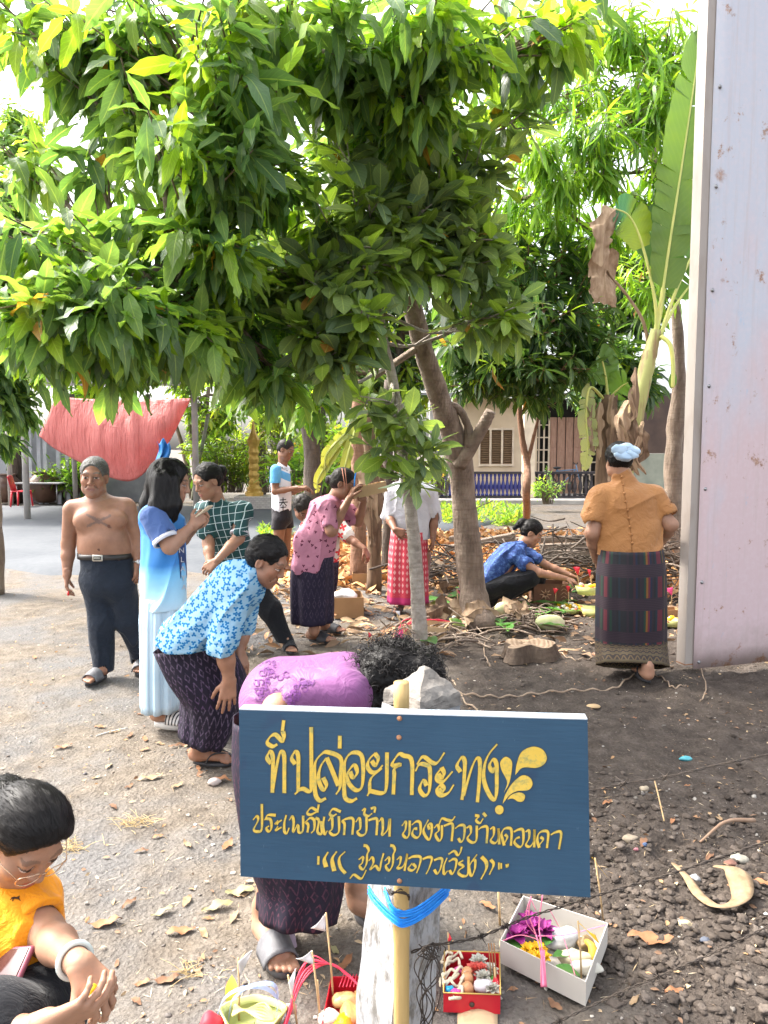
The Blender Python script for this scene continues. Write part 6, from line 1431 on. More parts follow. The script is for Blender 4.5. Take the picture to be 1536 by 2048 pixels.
mb=MB();q=j(186,1985,-.26);[mb.ball(q+[rr.normal(0,.005),rr.normal(0,.005),rr.normal(0,.006)],(.008,.008,.012),8,6,.2,k)for k in range(5)];o=mb.build('flower',M('yellow_petal',(.80,.48,.01),(.7,.38,.01),40,.6),loc=tuple(q));tag(o,'small yellow flower pinched between the orange-shirted woman\'s fingers','flower')
# ------------------------------------------------------------ sign board
sTL,sTR,sBR,sBL=at(478,1419,1.50),at(1175,1439,1.42),at(1181,1795,1.40),at(481,1753,1.48)
sx_=unit((sTR-sTL)+(sBR-sBL));sy_=unit((sTL-sBL)+(sTR-sBR));sy_=unit(sy_-sx_*(sx_@sy_));sn=np.cross(sx_,sy_)
if sn[1]>0:sn=-sn
sc_=(sTL+sTR+sBR+sBL)/4
def on_sign(px,py,off=0.0):
 o=np.array([0,0,CAMH]);d=at(px,py,5)-o;t=((sc_+sn*off-o)@sn)/(d@sn);return o+d*t
cor=[on_sign(*q)for q in((478,1419),(1175,1439),(1181,1795),(481,1753))]
sign=thing('sign','blue hand-painted wooden sign with yellow Thai lettering on the bamboo stake','sign',tuple(on_sign(805,1790)))
s=N('blue_board_paint');co=s.coord();st=s.mapv(co,(1.5,4,22));f=s.noise(st,9,4,.6);g=s.noise(co,3.2,4)
c=s.mix(f,(.008,.040,.085),(.014,.062,.118));c=s.mix(s.ramp(g,[(.4,0.0),(.7,.35)]),c,(.035,.095,.165))
sc1=s.noise(s.mapv(co,(60,20,14),(0,.5,0)),2.2,5,.8);c=s.mix(s.ramp(sc1,[(.66,0.0),(.76,.55)]),c,(.25,.36,.45))
dk=s.ramp(s.noise(co,11,2),[(.66,0.0),(.72,.5)]);c=s.mix(dk,c,(.012,.035,.085));s.base(c);s.rough(.48);s.bump(f,.12,.004);MSIGN=s.m
MEDGE=M('pale_worn_edge',(.27,.29,.32),(.16,.21,.26),14,.7,.2,60,lo=.42,hi=.72)
th=.034;V=[q for q in cor]+[q-sn*th for q in cor]
mb=MB();mb.add(np.array(V),[(0,3,2,1),(4,5,6,7),(3,7,6,2),(0,4,7,3),(1,2,6,5)]);mb.build('board',MSIGN,sign,smooth=False)
mb=MB();e=.0012;a,b=cor[0],cor[1];mb.add(np.array([a+sy_*e,b+sy_*e,b-sn*th+sy_*e,a-sn*th+sy_*e,a-sy_*.0006+sn*.0006,b-sy_*.0006+sn*.0006]),[(0,1,2,3),(4,5,1,0)]);mb.build('top_edge',MEDGE,sign,smooth=False)
s=N('yellow_sign_paint');co=s.coord();f=s.noise(s.mapv(co,(1,1,1)),95,4,.7);g=s.noise(co,12,3)
c=s.mix(g,(.50,.33,.035),(.68,.48,.09));c=s.mix(s.ramp(f,[(.48,0.0),(.70,.85)]),c,(.24,.26,.10));s.base(c);s.rough(.45);s.bump(f,.2,.002);MYEL=s.m
MOUT=M('ochre_outline',(.13,.10,.035),(.10,.11,.06),60,.6)
def A_(p):return[(520+x/4.518,1440+y/4.518)for x,y in p]
def B_(p):return[(780+x/4.518,1440+y/4.518)for x,y in p]
def C_(p):return[(490+x/4.518,1590+y/4.518)for x,y in p]
def D_(p):return[(790+x/4.389,1590+y/4.389)for x,y in p]
NIB=math.atan2(-1.25,1.0)
def pen(mb,P,w,off,grow=0.0):
 P=spline(P,6);T=np.gradient(P,axis=0);T/=np.maximum(1e-6,np.linalg.norm(T,axis=1))[:,None];an=np.arctan2(T[:,1],T[:,0])
 ww=w*np.clip(np.abs(np.sin(an-NIB))/.70,.34,1.08);k=np.ones(5)/5;ww=np.convolve(np.pad(ww,2,'edge'),k,'valid')+grow
 Q=np.stack([-T[:,1],T[:,0]],1);P=P.copy();P[0]-=T[0]*(w*.12+grow*.5);P[-1]+=T[-1]*(w*.12+grow*.5)
 L=P+Q*ww[:,None]/2;Rr=P-Q*ww[:,None]/2;n=len(P)
 V=[on_sign(x,y,off)for x,y in L]+[on_sign(x,y,off)for x,y in Rr]
 F=[(i,i+1,n+i+1,n+i)for i in range(n-1)];mb.add(np.array(V),F)
L1=[A_(q)for q in([(152,222),(112,238),(66,205),(92,152),(138,132),(175,165),(205,192),(216,150),(208,108)],[(203,96),(214,8)],[(98,388),(72,360),(66,325),(92,282),(113,320),(118,390),(115,500),(112,652)],[(116,625),(150,420),(185,288),(218,320),(220,480),(220,655)],
      [(316,396),(287,345),(318,285),(345,325),(346,480),(343,630),(318,668)],[(345,632),(392,622),(452,645),(464,560),(463,70)],[(592,710),(540,728),(502,670),(493,520),(500,385),(560,305),(620,292),(730,348),(727,500),(722,610),(690,668)],[(598,345),(548,420),(528,530),(570,632),(600,590),(572,525)],[(604,345),(650,450),(706,590)],[(720,252),(722,148)],
      [(872,710),(820,732),(766,690),(762,520),(768,375),(830,297),(922,332),(926,580),(872,635),(802,570),(788,490),(850,405),(878,475),(840,522),(815,470)],[(1040,300),(988,355),(972,420),(1010,472),(1060,460),(1106,412)],[(1040,305),(1068,350),(1045,412),(1012,372)],[(1098,440),(1002,530),(990,640),(972,682)],[(1000,642),(1105,660),(1142,600),(1148,298)],
      [(1205,668),(1213,500),(1216,440),(1272,402),(1192,408),(1250,312),(1300,322),(1372,372),(1372,672)])]
L1+=[B_(q)for q in([(232,458),(265,402),(325,405),(360,445),(355,635),(310,682),(268,620),(302,545),(330,590)],[(245,398),(300,332),(385,388),(435,378),(490,298)],[(470,432),(425,490),(430,545),(485,552),(562,468)],[(468,432),(488,480),(470,525),(440,490)],[(458,578),(425,630),(455,680),(525,660),(574,588)],[(462,580),(488,620),(468,652),(442,625)],
      [(635,465),(606,410),(650,338),(676,380),(672,500),(664,620),(650,716)],[(668,680),(700,560),(740,430),(780,350),(812,375),(806,560),(790,738)],[(965,222),(900,300),(860,390),(845,520),(880,640),(938,722),(962,660),(965,500),(962,400),(935,356),(900,410),(928,468),(945,430)])]
L2=[C_(q)for q in([(75,222),(108,190),(118,230),(80,312),(120,330),(152,300),(152,85)],[(178,225),(208,182),(275,182)],[(190,212),(232,225),(238,300),(215,330),(192,300),(215,280)],[(296,232),(272,262),(330,228)],[(300,250),(292,268)],[(296,285),(276,320),(328,292)],[(300,300),(290,318)],[(372,185),(356,250),(356,325),(378,345),(398,300)],[(402,225),(428,192),(440,250),(436,335),(478,270),(486,335),(522,322),(526,190)],
      [(542,248),(590,208),(625,230),(625,310),(600,342)],[(565,335),(572,275),(556,250)],[(640,208),(668,232),(655,330),(692,348),(688,240)],[(648,140),(600,116),(562,160),(592,178),(650,150)],[(655,155),(666,88)],[(716,200),(706,280),(720,355),(742,325)],[(755,232),(785,202),(788,300),(765,332),(800,362),(848,330),(848,195)],[(862,150),(798,126),(766,168),(792,190),(825,172)],
      [(895,358),(900,262),(880,235),(930,212),(978,222),(970,355)],[(1002,242),(1035,208),(1042,300),(1015,332),(1048,365),(1094,335),(1098,200)],[(1060,140),(1085,126),(1078,172),(1112,190),(1146,168)],[(1140,122),(1174,116),(1170,156)],[(1118,228),(1160,215),(1194,225),(1188,360)],[(1212,238),(1240,212),(1246,300),(1240,362),(1290,310),(1308,215),(1306,372)])]
L2+=[D_(q)for q in([(62,268),(95,232),(92,300),(70,345),(100,375),(125,340),(130,228)],[(148,262),(190,232),(222,248),(222,340),(190,375),(152,345),(165,300),(192,295)],[(292,220),(252,300),(262,350),(300,392),(322,320),(318,255),(290,265),(302,300)],[(345,288),(375,262),(385,310),(356,345),(385,400),(410,370),(412,268)],[(385,262),(412,207),(460,220),(500,222),(526,190)],[(432,270),(505,256),(498,402)],
      [(530,292),(570,266),(610,276),(603,380),(578,410),(558,382)],[(630,288),(660,276),(666,330),(636,380),(675,416),(714,395),(718,272)],[(706,180),(735,186),(712,222),(745,246),(772,210)],[(776,160),(798,186)],[(735,302),(765,282),(810,286),(804,420)],[(838,298),(866,286),(866,350),(840,400),(878,422),(908,380),(908,292),(915,430)],[(958,440),(944,390),(935,342),(960,297),(1010,292),(1024,330),(1018,442)],[(962,425),(985,372),(968,348)],
      [(1045,322),(1090,302),(1124,312),(1124,420),(1094,456),(1050,420),(1060,385),(1092,370)],[(1148,322),(1176,312),(1176,380),(1150,436),(1184,452),(1220,400),(1224,302),(1222,456)],[(1266,460),(1250,400),(1260,342),(1300,317),(1344,332),(1334,462)],[(1268,438),(1300,392),(1280,370)],[(1370,348),(1410,327),(1458,332),(1440,472)])]
L3=[C_(q)for q in([(1030,582),(1066,560),(1060,612),(1036,640),(1066,672),(1098,620),(1104,540),(1118,500),(1100,462),(1075,456)],[(950,752),(985,720),(1046,756),(1076,720),(1094,680)],[(1120,592),(1150,562),(1160,612),(1130,675),(1180,640),(1214,680),(1232,600),(1252,530)],[(1265,592),(1300,562),(1300,612),(1272,640),(1300,682),(1334,630),(1340,540),(1354,500),(1340,462),(1316,456)],[(1375,582),(1406,560),(1400,620),(1376,660),(1420,652),(1450,600),(1466,530),(1442,682)])]
L3+=[D_(q)for q in([(120,558),(160,540),(224,546),(214,620),(190,682)],[(150,600),(118,645),(150,662),(182,635),(160,605)],[(245,562),(290,546),(324,556),(300,640),(274,692)],[(345,572),(390,556),(414,570),(398,650),(370,690),(346,657)],[(456,555),(430,620),(430,695),(460,668)],[(475,582),(515,562),(540,580),(524,660),(500,692),(480,662)],[(472,518),(520,492),(550,527),(570,510),(586,458)],[(596,575),(560,602),(602,625),(562,660),(560,690),(600,712),(640,690),(646,545)],[(718,525),(670,590),(652,640),(670,712),(700,650),(704,572),(680,580)])]
PX=[([C_([(664,556),(662,626)])[0],C_([(664,556),(662,626)])[1]],5),(C_([(748,520),(718,580),(732,646)]),8),(C_([(826,514),(788,580),(806,682)]),8),(C_([(902,514),(852,570),(862,650),(905,706)]),6),(D_([(762,545),(800,590),(800,650),(756,736)]),7),(D_([(842,570),(866,610),(830,696)]),6),(D_([(912,595),(912,652)]),3.5),(D_([(932,600),(932,645)]),3.5),(D_([(978,610),(982,634)]),3.5),(D_([(994,606),(992,626)]),3)]
DROPS=[B_(q)for q in([(1030,655),(1058,560),(1008,450),(998,380),(1045,333),(1098,370),(1100,450),(1075,575)],[(1132,497),(1145,400),(1190,290),(1290,242),(1378,268),(1416,340),(1390,400),(1320,432),(1200,430)],[(1018,758),(1040,680),(1100,580),(1190,503),(1262,520),(1287,580),(1250,632),(1150,642),(1080,680)],[(1060,718),(1100,675),(1170,655),(1218,680),(1205,730),(1160,737),(1110,710)])]
DROPS.append([(998.7+8.4*math.cos(t),1619.5+9*math.sin(t))for t in np.linspace(0,6.28,14,endpoint=False)])
for nm,off,grow,mat_ in(('outline',.0009,2.0,MOUT),('lettering',.0016,0.0,MYEL)):
 mb=MB()
 for lw,LL in((8.2,L1),(5.2,L2),(5.2,L3)):
  for k,q in enumerate(LL):pen(mb,q,lw,off+.00002*(k%9),grow)
 for k,(q,w)in enumerate(PX):pen(mb,q,w,off+.00003*k,grow)
 for k,q in enumerate(DROPS):
  P=spline(q+[q[0]],6)[:-1]
  if grow:c=P.mean(0);P=c+(P-c)*(1+1.0/np.maximum(6,np.linalg.norm(P-c,axis=1)))[:,None]
  mb.add(np.array([on_sign(x,y,off+.0003+.00003*k)for x,y in P]),[tuple(range(len(P)))])
 o=mb.build(nm,mat_,sign,smooth=False);bm=bmesh.new();bm.from_mesh(o.data);bmesh.ops.triangulate(bm,faces=[f for f in bm.faces if len(f.verts)>4]);bm.to_mesh(o.data);bm.free()
for px,py in((799,1437),(798,1475),(799,1762)):
 mb=MB();mb.lathe(on_sign(px,py,.0004),[(0,0),(.0055,0),(.005,.0012),(0,.0016)],12,sn);mb.build('nail',MRUST,sign)
MBAMB=M('yellow_bamboo',(.46,.32,.13),(.38,.255,.10),5,.45,.15,50,stretch=(6,6,.6))
bt_,bb_=at(803,1364,1.535),at(803,2150,1.50);mb=MB();P=spline([bt_,(bt_+bb_)/2,bb_],12);rr=np.full(len(P),.0165)
for k in(5,15):rr[k]=.0185
mb.tube(P,rr,14);o=mb.build('bamboo_stake',MBAMB,loc=tuple(bb_));tag(o,'yellow bamboo stake between the blue sign and the concrete post','stake')
s=N('peeling_white_post_paint');co=s.coord();x=s.xyz(co);f=s.noise(s.mapv(co,(1,1,.35)),34,5,.7);g=s.noise(co,60,5)
cap_=s.ramp(s.math('ADD',x[2],s.math('MULTIPLY',s.noise(co,20,3),.06)),[(.0,0.0),(1.0,0.0)])
c=s.mix(s.ramp(f,[(.49,0.0),(.62,.9)]),(.34,.345,.36),(.13,.12,.105));c=s.mix(s.ramp(g,[(.5,0.0),(.7,.6)]),c,(.33,.31,.28));s.base(c);s.rough(.85);s.bump(f,.5,.008);MPOST=s.m
MPTOP=M('raw_grey_concrete',(.15,.135,.12),(.25,.23,.205),26,.92,.6,60)
pc=at(826,1400,1.63);pz=at(850,1332,1.63)[2];pa=R(38);hw=.062;pr=rotz(pa)
post=thing('fence_post','square concrete fence post in peeling white paint with a pointed raw top','post',(pc[0],pc[1],0))
zs=pz-.055;ring=lambda w,z:[np.array([pc[0],pc[1],0])+pr@np.array([sx*w,sy*w,0])+[0,0,z]for sx,sy in((-1,-1),(1,-1),(1,1),(-1,1))]
m=MB();pts=[]
for z in np.linspace(-.05,zs-.03,30):pts+=[q+[(z-.83)*.08,0,0]for q in ring(hw+.0015*math.sin(z*40)+.002*math.cos(z*17),z)]
n=len(pts)//4;m.add(np.array(pts),[(4*k+i,4*k+(i+1)%4,4*k+4+(i+1)%4,4*k+4+i)for k in range(n-1)for i in range(4)]);m.build('shaft',MPOST,post,smooth=False)
m=MB();pts=[q+[(zs-.83)*.08,0,0]for q in ring(hw+.001,zs-.03)+ring(hw-.004,zs)]+[np.array([at(850,1332,1.63)[0],pc[1],pz])];m.add(np.array(pts),[(0,1,5,4),(1,2,6,5),(2,3,7,6),(3,0,4,7),(4,5,8),(5,6,8),(6,7,8),(7,4,8)]);o=m.build('pointed_top',MPTOP,post,smooth=False)
bm=bmesh.new();bm.from_mesh(o.data);bmesh.ops.subdivide_edges(bm,edges=bm.edges[:],cuts=6,use_grid_fill=True)
for v in bm.verts:
 q=np.array([[v.co.x,v.co.y,v.co.z]]);v.co+=Vector(tuple(.005*np.array([fbm(q*40,1,3)[0],fbm(q*40,5,3)[0],fbm(q*40,9,3)[0]])))
bm.to_mesh(o.data);bm.free()
MTIE=M('blue_plastic_strip',(.01,.20,.72),(.02,.30,.85),30,.35,.3,90,stretch=(1,1,5))
tie=MB();
def tiepath(pts,w,k0=0):
 for k in range(w):
  P=spline([at(x+rr_[k][0],y+rr_[k][1]+k*3.4,Y-.0012*k)for x,y,Y in pts],8);tie.tube(P,.0026,5,flat=.5)
rr_=np.random.default_rng(4).normal(0,.9,(12,2))
tiepath([(738,1772,1.585),(752,1795,1.545),(790,1832,1.500),(815,1838,1.500),(860,1812,1.535),(898,1775,1.575)],5)
tiepath([(770,1775,1.54),(785,1812,1.50),(806,1822,1.499),(840,1812,1.52),(898,1768,1.572)],4)
o=tie.build('plastic_tie',MTIE,loc=tuple(at(805,1830,1.5)));tag(o,'bright blue plastic strip tying the bamboo stake to the concrete post','tie')
MWIRE=M('rusty_dark_wire',(.045,.038,.035),(.09,.07,.055),60,.7,metal=.5)
def barbed(label,pts,barbs,r=.0016):
 P=spline(pts,30);T=np.gradient(P,axis=0);T/=np.linalg.norm(T,axis=1)[:,None];e1=np.cross(T,[0,0,1.0]);e1/=np.linalg.norm(e1,axis=1)[:,None];e2=np.cross(T,e1)
 L=np.concatenate([[0],np.cumsum(np.linalg.norm(np.diff(P,axis=0),axis=1))]);m=MB()
 for s_ in(0,np.pi):m.tube(P+.0020*(np.cos(L*120+s_)[:,None]*e1+np.sin(L*120+s_)[:,None]*e2),r,5)
 t=thing('barbed_wire',label,'barbed wire',tuple(P[0]));m.build('strand',MWIRE,t)
 for f in barbs:
  i=int(f*(len(P)-1));c=P[i];m=MB()
  for a in(.4,2.2,3.6,5.3):d=np.cos(a)*e1[i]+np.sin(a)*e2[i];m.tube([c-T[i]*.004-d*.003,c+d*.006+T[i]*.002,c+d*.024+T[i]*.006*math.cos(a)],[.0015,.0014,.0004],5)
  m.tube([c+.0042*(math.cos(q)*e1[i]+math.sin(q)*e2[i])+T[i]*(q-9)*.0009 for q in np.linspace(0,18,40)],.0013,5);m.build('barb',MWIRE,t)
barbed('barbed wire strand running from the white post over the white offering box',[at(822,1905,1.56),at(860,1892,1.56),at(952,1876,1.57),at(1049,1837,1.59),at(1133,1810,1.61),at(1230,1780,1.63),at(1353,1744,1.66),at(1600,1660,1.72)],[.30,.375,.62])
barbed('lowest barbed wire strand crossing the bottom right corner',[at(885,2140,1.56),at(1000,2094,1.57),at(1115,2044,1.58),at(1238,1986,1.60),at(1344,1942,1.62),at(1432,1903,1.64),at(1600,1822,1.68)],[.34,.62],.0013)
barbed('upper barbed wire strand running right from behind the sign',[at(890,1660,1.58),at(1000,1628,1.60),at(1181,1582,1.64),at(1265,1565,1.67),at(1335,1554,1.69),at(1436,1530,1.72),at(1620,1492,1.78)],[.46,.66],.0013)
m=MB();r_=np.random.default_rng(9)
for k in range(9):
 a=[at(835+40*r_.random(),1885+25*r_.random(),1.535),at(828+55*r_.random(),1930+30*r_.random(),1.515),at(830+50*r_.random(),1990+30*r_.random(),1.52),at(828+40*r_.random(),2060,1.54)];m.tube(spline(a,8),.0013,5)
for k in range(6):c=at(838+40*r_.random(),1885+30*r_.random(),1.525);m.tube([c+.018*np.array([math.cos(t),.3*math.sin(t*1.3+k),math.sin(t)])*(.6+.5*r_.random())for t in np.linspace(0,5,12)],.0014,5)
o=m.build('wire_tangle',MWIRE,loc=tuple(at(850,1950,1.53)));tag(o,'tangle of thin dark wire hanging on the white post','wire')
m=MB()
for k in range(3):m.tube(spline([at(772+5*k,1778,1.52),at(782,1790-4*k,1.50),at(800+8*k,1778+6*k,1.50),at(818,1790+5*k,1.51)],6),.0016,5)
o=m.build('wire_twist',MWIRE,loc=tuple(at(800,1780,1.51)));tag(o,'short dark wire twist at the bamboo stake under the sign','wire')
# ------------------------------------------------------------ offerings
MCARD=M('brown_cardboard',(.36,.21,.10),(.30,.17,.08),5,.8);MCARDP=M('pale_cardboard',(.55,.40,.24),(.47,.33,.19),5,.8)
MBOXW=M('white_card',(.52,.49,.445),(.46,.43,.385),4,.7);MBOXR=M('red_foil_card',(.62,.02,.035),(.50,.015,.03),8,.35);MGOLDE=M('gold_trim',(.62,.42,.12),rough=.35,metal=.6)
MGRN=M('fresh_green_leaf',(.05,.16,.03),(.09,.22,.04),12,.45);MPALEG=M('banana_stem_pale_green',(.50,.52,.20),(.42,.46,.16),10,.5,.2,60,stretch=(1,1,6));MSTICK=M('split_bamboo',(.55,.38,.20),(.45,.30,.15),20,.7)
MPINKP=M('pink_paper',(.85,.10,.28),(.8,.08,.24),10,.6);MREDP=M('red_paper',(.72,.03,.05),rough=.6);MYELP=M('yellow_paper',(.80,.48,.01),(.7,.4,.01),14,.6);MWHP=M('white_flag_paper',(.72,.68,.68),(.64,.6,.62),12,.8)
MREDS=M('red_plastic_string',(.75,.05,.10),rough=.4);MPINKS=M('pink_plastic_string',(.80,.22,.34),(.75,.18,.3),20,.4);MPURF=M('purple_orchid',(.36,.03,.24),(.24,.02,.17),30,.5);MWHF=M('white_blossom',(.60,.57,.50),(.52,.50,.42),40,.6);MCORAL=M('coral_blossom',(.75,.16,.12),(.65,.10,.08),40,.6);MEGG=M('brown_egg',(.55,.27,.13),(.5,.23,.1),20,.4)
MRICE=M('clear_bag_of_rice',(.50,.49,.48),(.42,.42,.42),18,.25,.5,40)
def open_box(name,label,cat,rim,h,mat_,t=.003,rimmat=None,z0=None,flare=.0,group=None):
 """rim: four ground-plan corners at the rim; box stands h below"""
 Q=np.array(rim,float);zt=Q[:,2].mean();c=Q.mean(0);base=(c[0],c[1],zt-h);th_=thing(name,label,cat,base,group)
 b=MB();lo=c+(Q-c)*(1-flare);lo[:,2]=zt-h;Q[:,2]=zt;qi=c+(Q-c)*(1-2*t/np.linalg.norm(Q-c,axis=1).mean());li=c+(lo-c)*(1-2*t/np.linalg.norm(Q-c,axis=1).mean());qi[:,2]=zt;li[:,2]=zt-h+t
 V=np.concatenate([lo,Q,qi,li]);F=[]
 for i in range(4):
  k=(i+1)%4;F+=[(i,k,4+k,4+i),(4+i,4+k,8+k,8+i),(8+i,8+k,12+k,12+i)]
 F+=[(3,2,1,0),(12,13,14,15)];b.add(V,F);b.build('box',mat_,th_,smooth=False)
 if rimmat:b=MB();[b.tube([Q[i]+[0,0,.001],Q[(i+1)%4]+[0,0,.001]],.0022,5)for i in range(4)];b.build('trim',rimmat,th_)
 return th_,c,zt-h
def flower(name,label,cat,c,r,mat_,n=6,layers=3,open_=.8,seed=0,group=None):
 m=MB();r_=np.random.default_rng(seed)
 for l in range(layers):
  for k in range(n):
   a=6.283*k/n+l*.5+r_.normal(0,.12);el=.25+open_*(l/max(1,layers-1))+r_.normal(0,.08);d=np.array([math.cos(a)*math.cos(el),math.sin(a)*math.cos(el),math.sin(el)]);sdv=np.array([-math.sin(a),math.cos(a),0]);up=np.cross(d,sdv)*-1;L=r*(1-.15*l)
   G=[[np.asarray(c)+d*L*t+sdv*w*L*.34*math.sin(math.pi*min(.97,.15+.85*t))+up*L*(.18*t*t-.12*w*w)for w in(-1,-.4,.4,1)]for t in np.linspace(0,1,5)];m.grid(np.array(G))
 o=m.build(name,mat_,loc=tuple(c));tag(o,label,cat,group);return o
def leaf_obj(name,label,cat,c,d,L,mat_,w=.35,droop=.3,up=(0,0,1),group=None,fold=.2,seed=0,wave=.02):
 T,F,U=leaf_tmpl(w,9,droop,fold,wave,.1,.3,seed);d=unit(d);s_=unit(np.cross(d,up));n_=np.cross(s_,d);V=np.asarray(c)+L*(T[:,0:1]*s_+T[:,1:2]*d+T[:,2:3]*n_);V[:,2]=np.maximum(V[:,2],.004)
 o=mesh_obj(name,V,F,mat_,None,tuple(c),uv=U);tag(o,label,cat,group);return o
def flag(label,foot_,top,tri,m_flag,group='paper flags on sticks',r=.0028,cat='flag'):
 t=thing('paper_flag',label,cat,tuple(foot_),group);m=MB();m.tube([foot_,(np.asarray(foot_)+top)/2+[.002,0,0],top],r,6);m.build('stick',MSTICK,t)
 a,b,c=[np.asarray(q,float)for q in tri];G=[[a*(1-u)+(b*(1-v)+c*v)*u+np.array([0,.006*math.sin(u*5+v*2),0])for v in np.linspace(0,1,5)]for u in np.linspace(0.02,1,6)];m=MB();m.grid(np.array(G));solidify(m.build('flag',m_flag,t),.0008);return t
def on(px,py,z=0.0):return gnd(px,py,z)
def depth_at(px,py,P):return at(px,py,P[1])
W4=[on(1000,1880,.085),on(1172,1964,.085),on(1216,1846,.085),on(1046,1791,.085)]
t,c,zb=open_box('offering_box','white card box of purple and yellow flowers tied with pink string, lower right','offering box',W4,.075,MBOXW,.0025)
def inW(u,v,z):return W4[0]*(1-u)*(1-v)+W4[1]*u*(1-v)+W4[2]*u*v+W4[3]*(1-u)*v+np.array([0,0,z-.085])
for k,(u,v,r)in enumerate(((.10,.35,.055),(.22,.55,.06),(.34,.62,.055),(.16,.72,.045))):
 flower('orchid','purple orchid blossom in the white box, '+('nearest its left corner','second from its left corner','beside the yellow flowers','against its back wall')[k],'flower',inW(u,v,.055),r,MPURF,5,3,.7,k,'purple orchids in the white box')
for k,(u,v)in enumerate(((.30,.20),(.38,.28),(.46,.18),(.38,.12))):
 flower('yellow_blossom','bright yellow blossom in the white box','flower',inW(u,v,.055),.032,MYELP,8,2,.5,k+9,'yellow blossoms in the white box')
for k,(u,v,a)in enumerate(((.22,.22,2.5),(.55,.30,.3),(.62,.18,-.4),(.44,.42,1.2))):
 leaf_obj('leaf','green leaf under the flowers of the white box','leaf',inW(u,v,.05),(math.cos(a),math.sin(a),.1),.075,MGRN,.6,.3,group='green leaves in the white box',seed=k)
for k,(u,v,r,mt,lab,nm)in enumerate(((.52,.72,(.06,.045,.03),MRICE,'clear bag of white rice at the back of the white box','rice_bag'),(.76,.50,(.05,.03,.02),M('pale_corn_husk',(.62,.56,.38),(.55,.48,.3),14,.7),'pale husk parcel in the middle of the white box','parcel'),(.80,.78,(.026,.026,.022),M('dark_fruit',(.16,.10,.045),(.22,.15,.06),20,.5),'small dark brown fruit near the right wall of the white box','fruit'),(.90,.42,(.045,.025,.02),MWHF,'white paper packet in the right corner of the white box','packet'))):
 m=MB();m.ball(inW(u,v,.035),r,22,14,.34,k);o=m.build(nm,mt,loc=tuple(inW(u,v,.03)));tag(o,lab,nm.replace('_',' '))
m=MB();G=[]
q1=inW(.93,.55,.03);m.tube(spline([q1,q1+[.01,.03,.025],q1+[-.005,.06,.03]],5),[.004,.011,.013,.014,.014,.014,.013,.011,.010,.009,.005][:11],8);o=m.build('banana',M('ripe_banana',(.62,.40,.05),(.5,.3,.04),10,.5),loc=tuple(q1));tag(o,'small ripe banana against the right wall of the white box','banana')
q1=inW(.86,.2,.0);flag('yellow paper flag on a stick inside the white box',depth_at(1163,1962,q1),depth_at(1156,1842,q1),[depth_at(1156,1845,q1),depth_at(1198,1886,q1),depth_at(1192,1872,q1+[0,.05,0])],MYELP)
m=MB()
for P in([(1062,1793),(1058,1830),(1072,1870),(1082,1910),(1088,1970)],[(1085,1790),(1078,1850),(1084,1900),(1086,1972)],[(1072,1820),(1060,1800),(1052,1840),(1070,1868)],[(1100,1820),(1125,1870),(1150,1950)],[(1076,1872),(1130,1870),(1212,1850)],[(1080,1880),(1040,1870),(1003,1882)]):
 m.tube(spline([at(x,y,c[1]-.04+.05*(1900-y)/100)if y<1900 else on(x,y,.10)for x,y in P],6),.0022,5,flat=.5)
for k in range(8):m.tube(spline([on(1083+k*.8,1900,.10),on(1082+k*1.2,1940,.088),on(1082+k*1.6,1974,.05)],6),.0016,4)
o=m.build('string',MPINKS,loc=tuple(c+[0,0,.02]));tag(o,'pink plastic string knotted over the white offering box','string')
R4=[on(887,1986,.07),on(1001,1990,.07),on(999,1906,.07),on(889,1902,.07)]
t,cR,zR=open_box('offering_box','red gold-edged box of eggs, garlands and blossoms right of the white post','offering box',R4,.058,MBOXR,.002,MGOLDE)
m=MB();q=(R4[0]+R4[1])/2+[0,-.003,-.03];m.lathe(q,[(0,0),(.008,0),(.007,.002),(0,.003)],14,(0,-1,0));m.build('seal',M('dark_seal',(.06,.03,.02),rough=.5),t)
def inR(u,v,z):return R4[0]*(1-u)*(1-v)+R4[1]*u*(1-v)+R4[2]*u*v+R4[3]*(1-u)*v+np.array([0,0,z-.07])
m=MB();r_=np.random.default_rng(1)
for k in range(3):
 m=MB();q=inR(.42,(.42,.2,.55)[k],.055);m.ball(q,(.019,.019,.024),14,10);o=m.build('egg',MEGG,loc=tuple(q));tag(o,('brown egg in the middle of the red box','brown egg nearest the front of the red box','brown egg behind the others in the red box')[k],'egg')
for k,(u,v,mt,lab)in enumerate(((.62,.82,MWHF,'white blossom at the back of the red box'),(.55,.62,MCORAL,'coral blossom behind the eggs in the red box'),(.70,.45,MWHF,'white blossom right of the eggs in the red box'),(.66,.62,MCORAL,'small coral blossom near the right wall of the red box'),(.85,.20,MWHF,'white blossom in the front right corner of the red box'),(.82,.62,MWHF,'white blossom against the right wall of the red box'))):
 flower('blossom',lab,'flower',inR(u,v,.062),.030,mt,8,4,1.0,k+30)
m=MB()
for k in range(9):
 u,v=.05+.25*r_.random(),r_.random()*.9;q=inR(u,v,.065);m.tube(spline([q+[.025*math.cos(a+k),.025*math.sin(a*1.4+k),.008*math.sin(3*a)]for a in np.linspace(0,4,6)],4),.0045,6)
o=m.build('cotton_thread',M('cream_thread',(.66,.58,.44),(.58,.5,.36),60,.8,.4,200),loc=tuple(inR(.15,.5,.06)));tag(o,'loops of cream cotton thread at the left of the red box','thread')
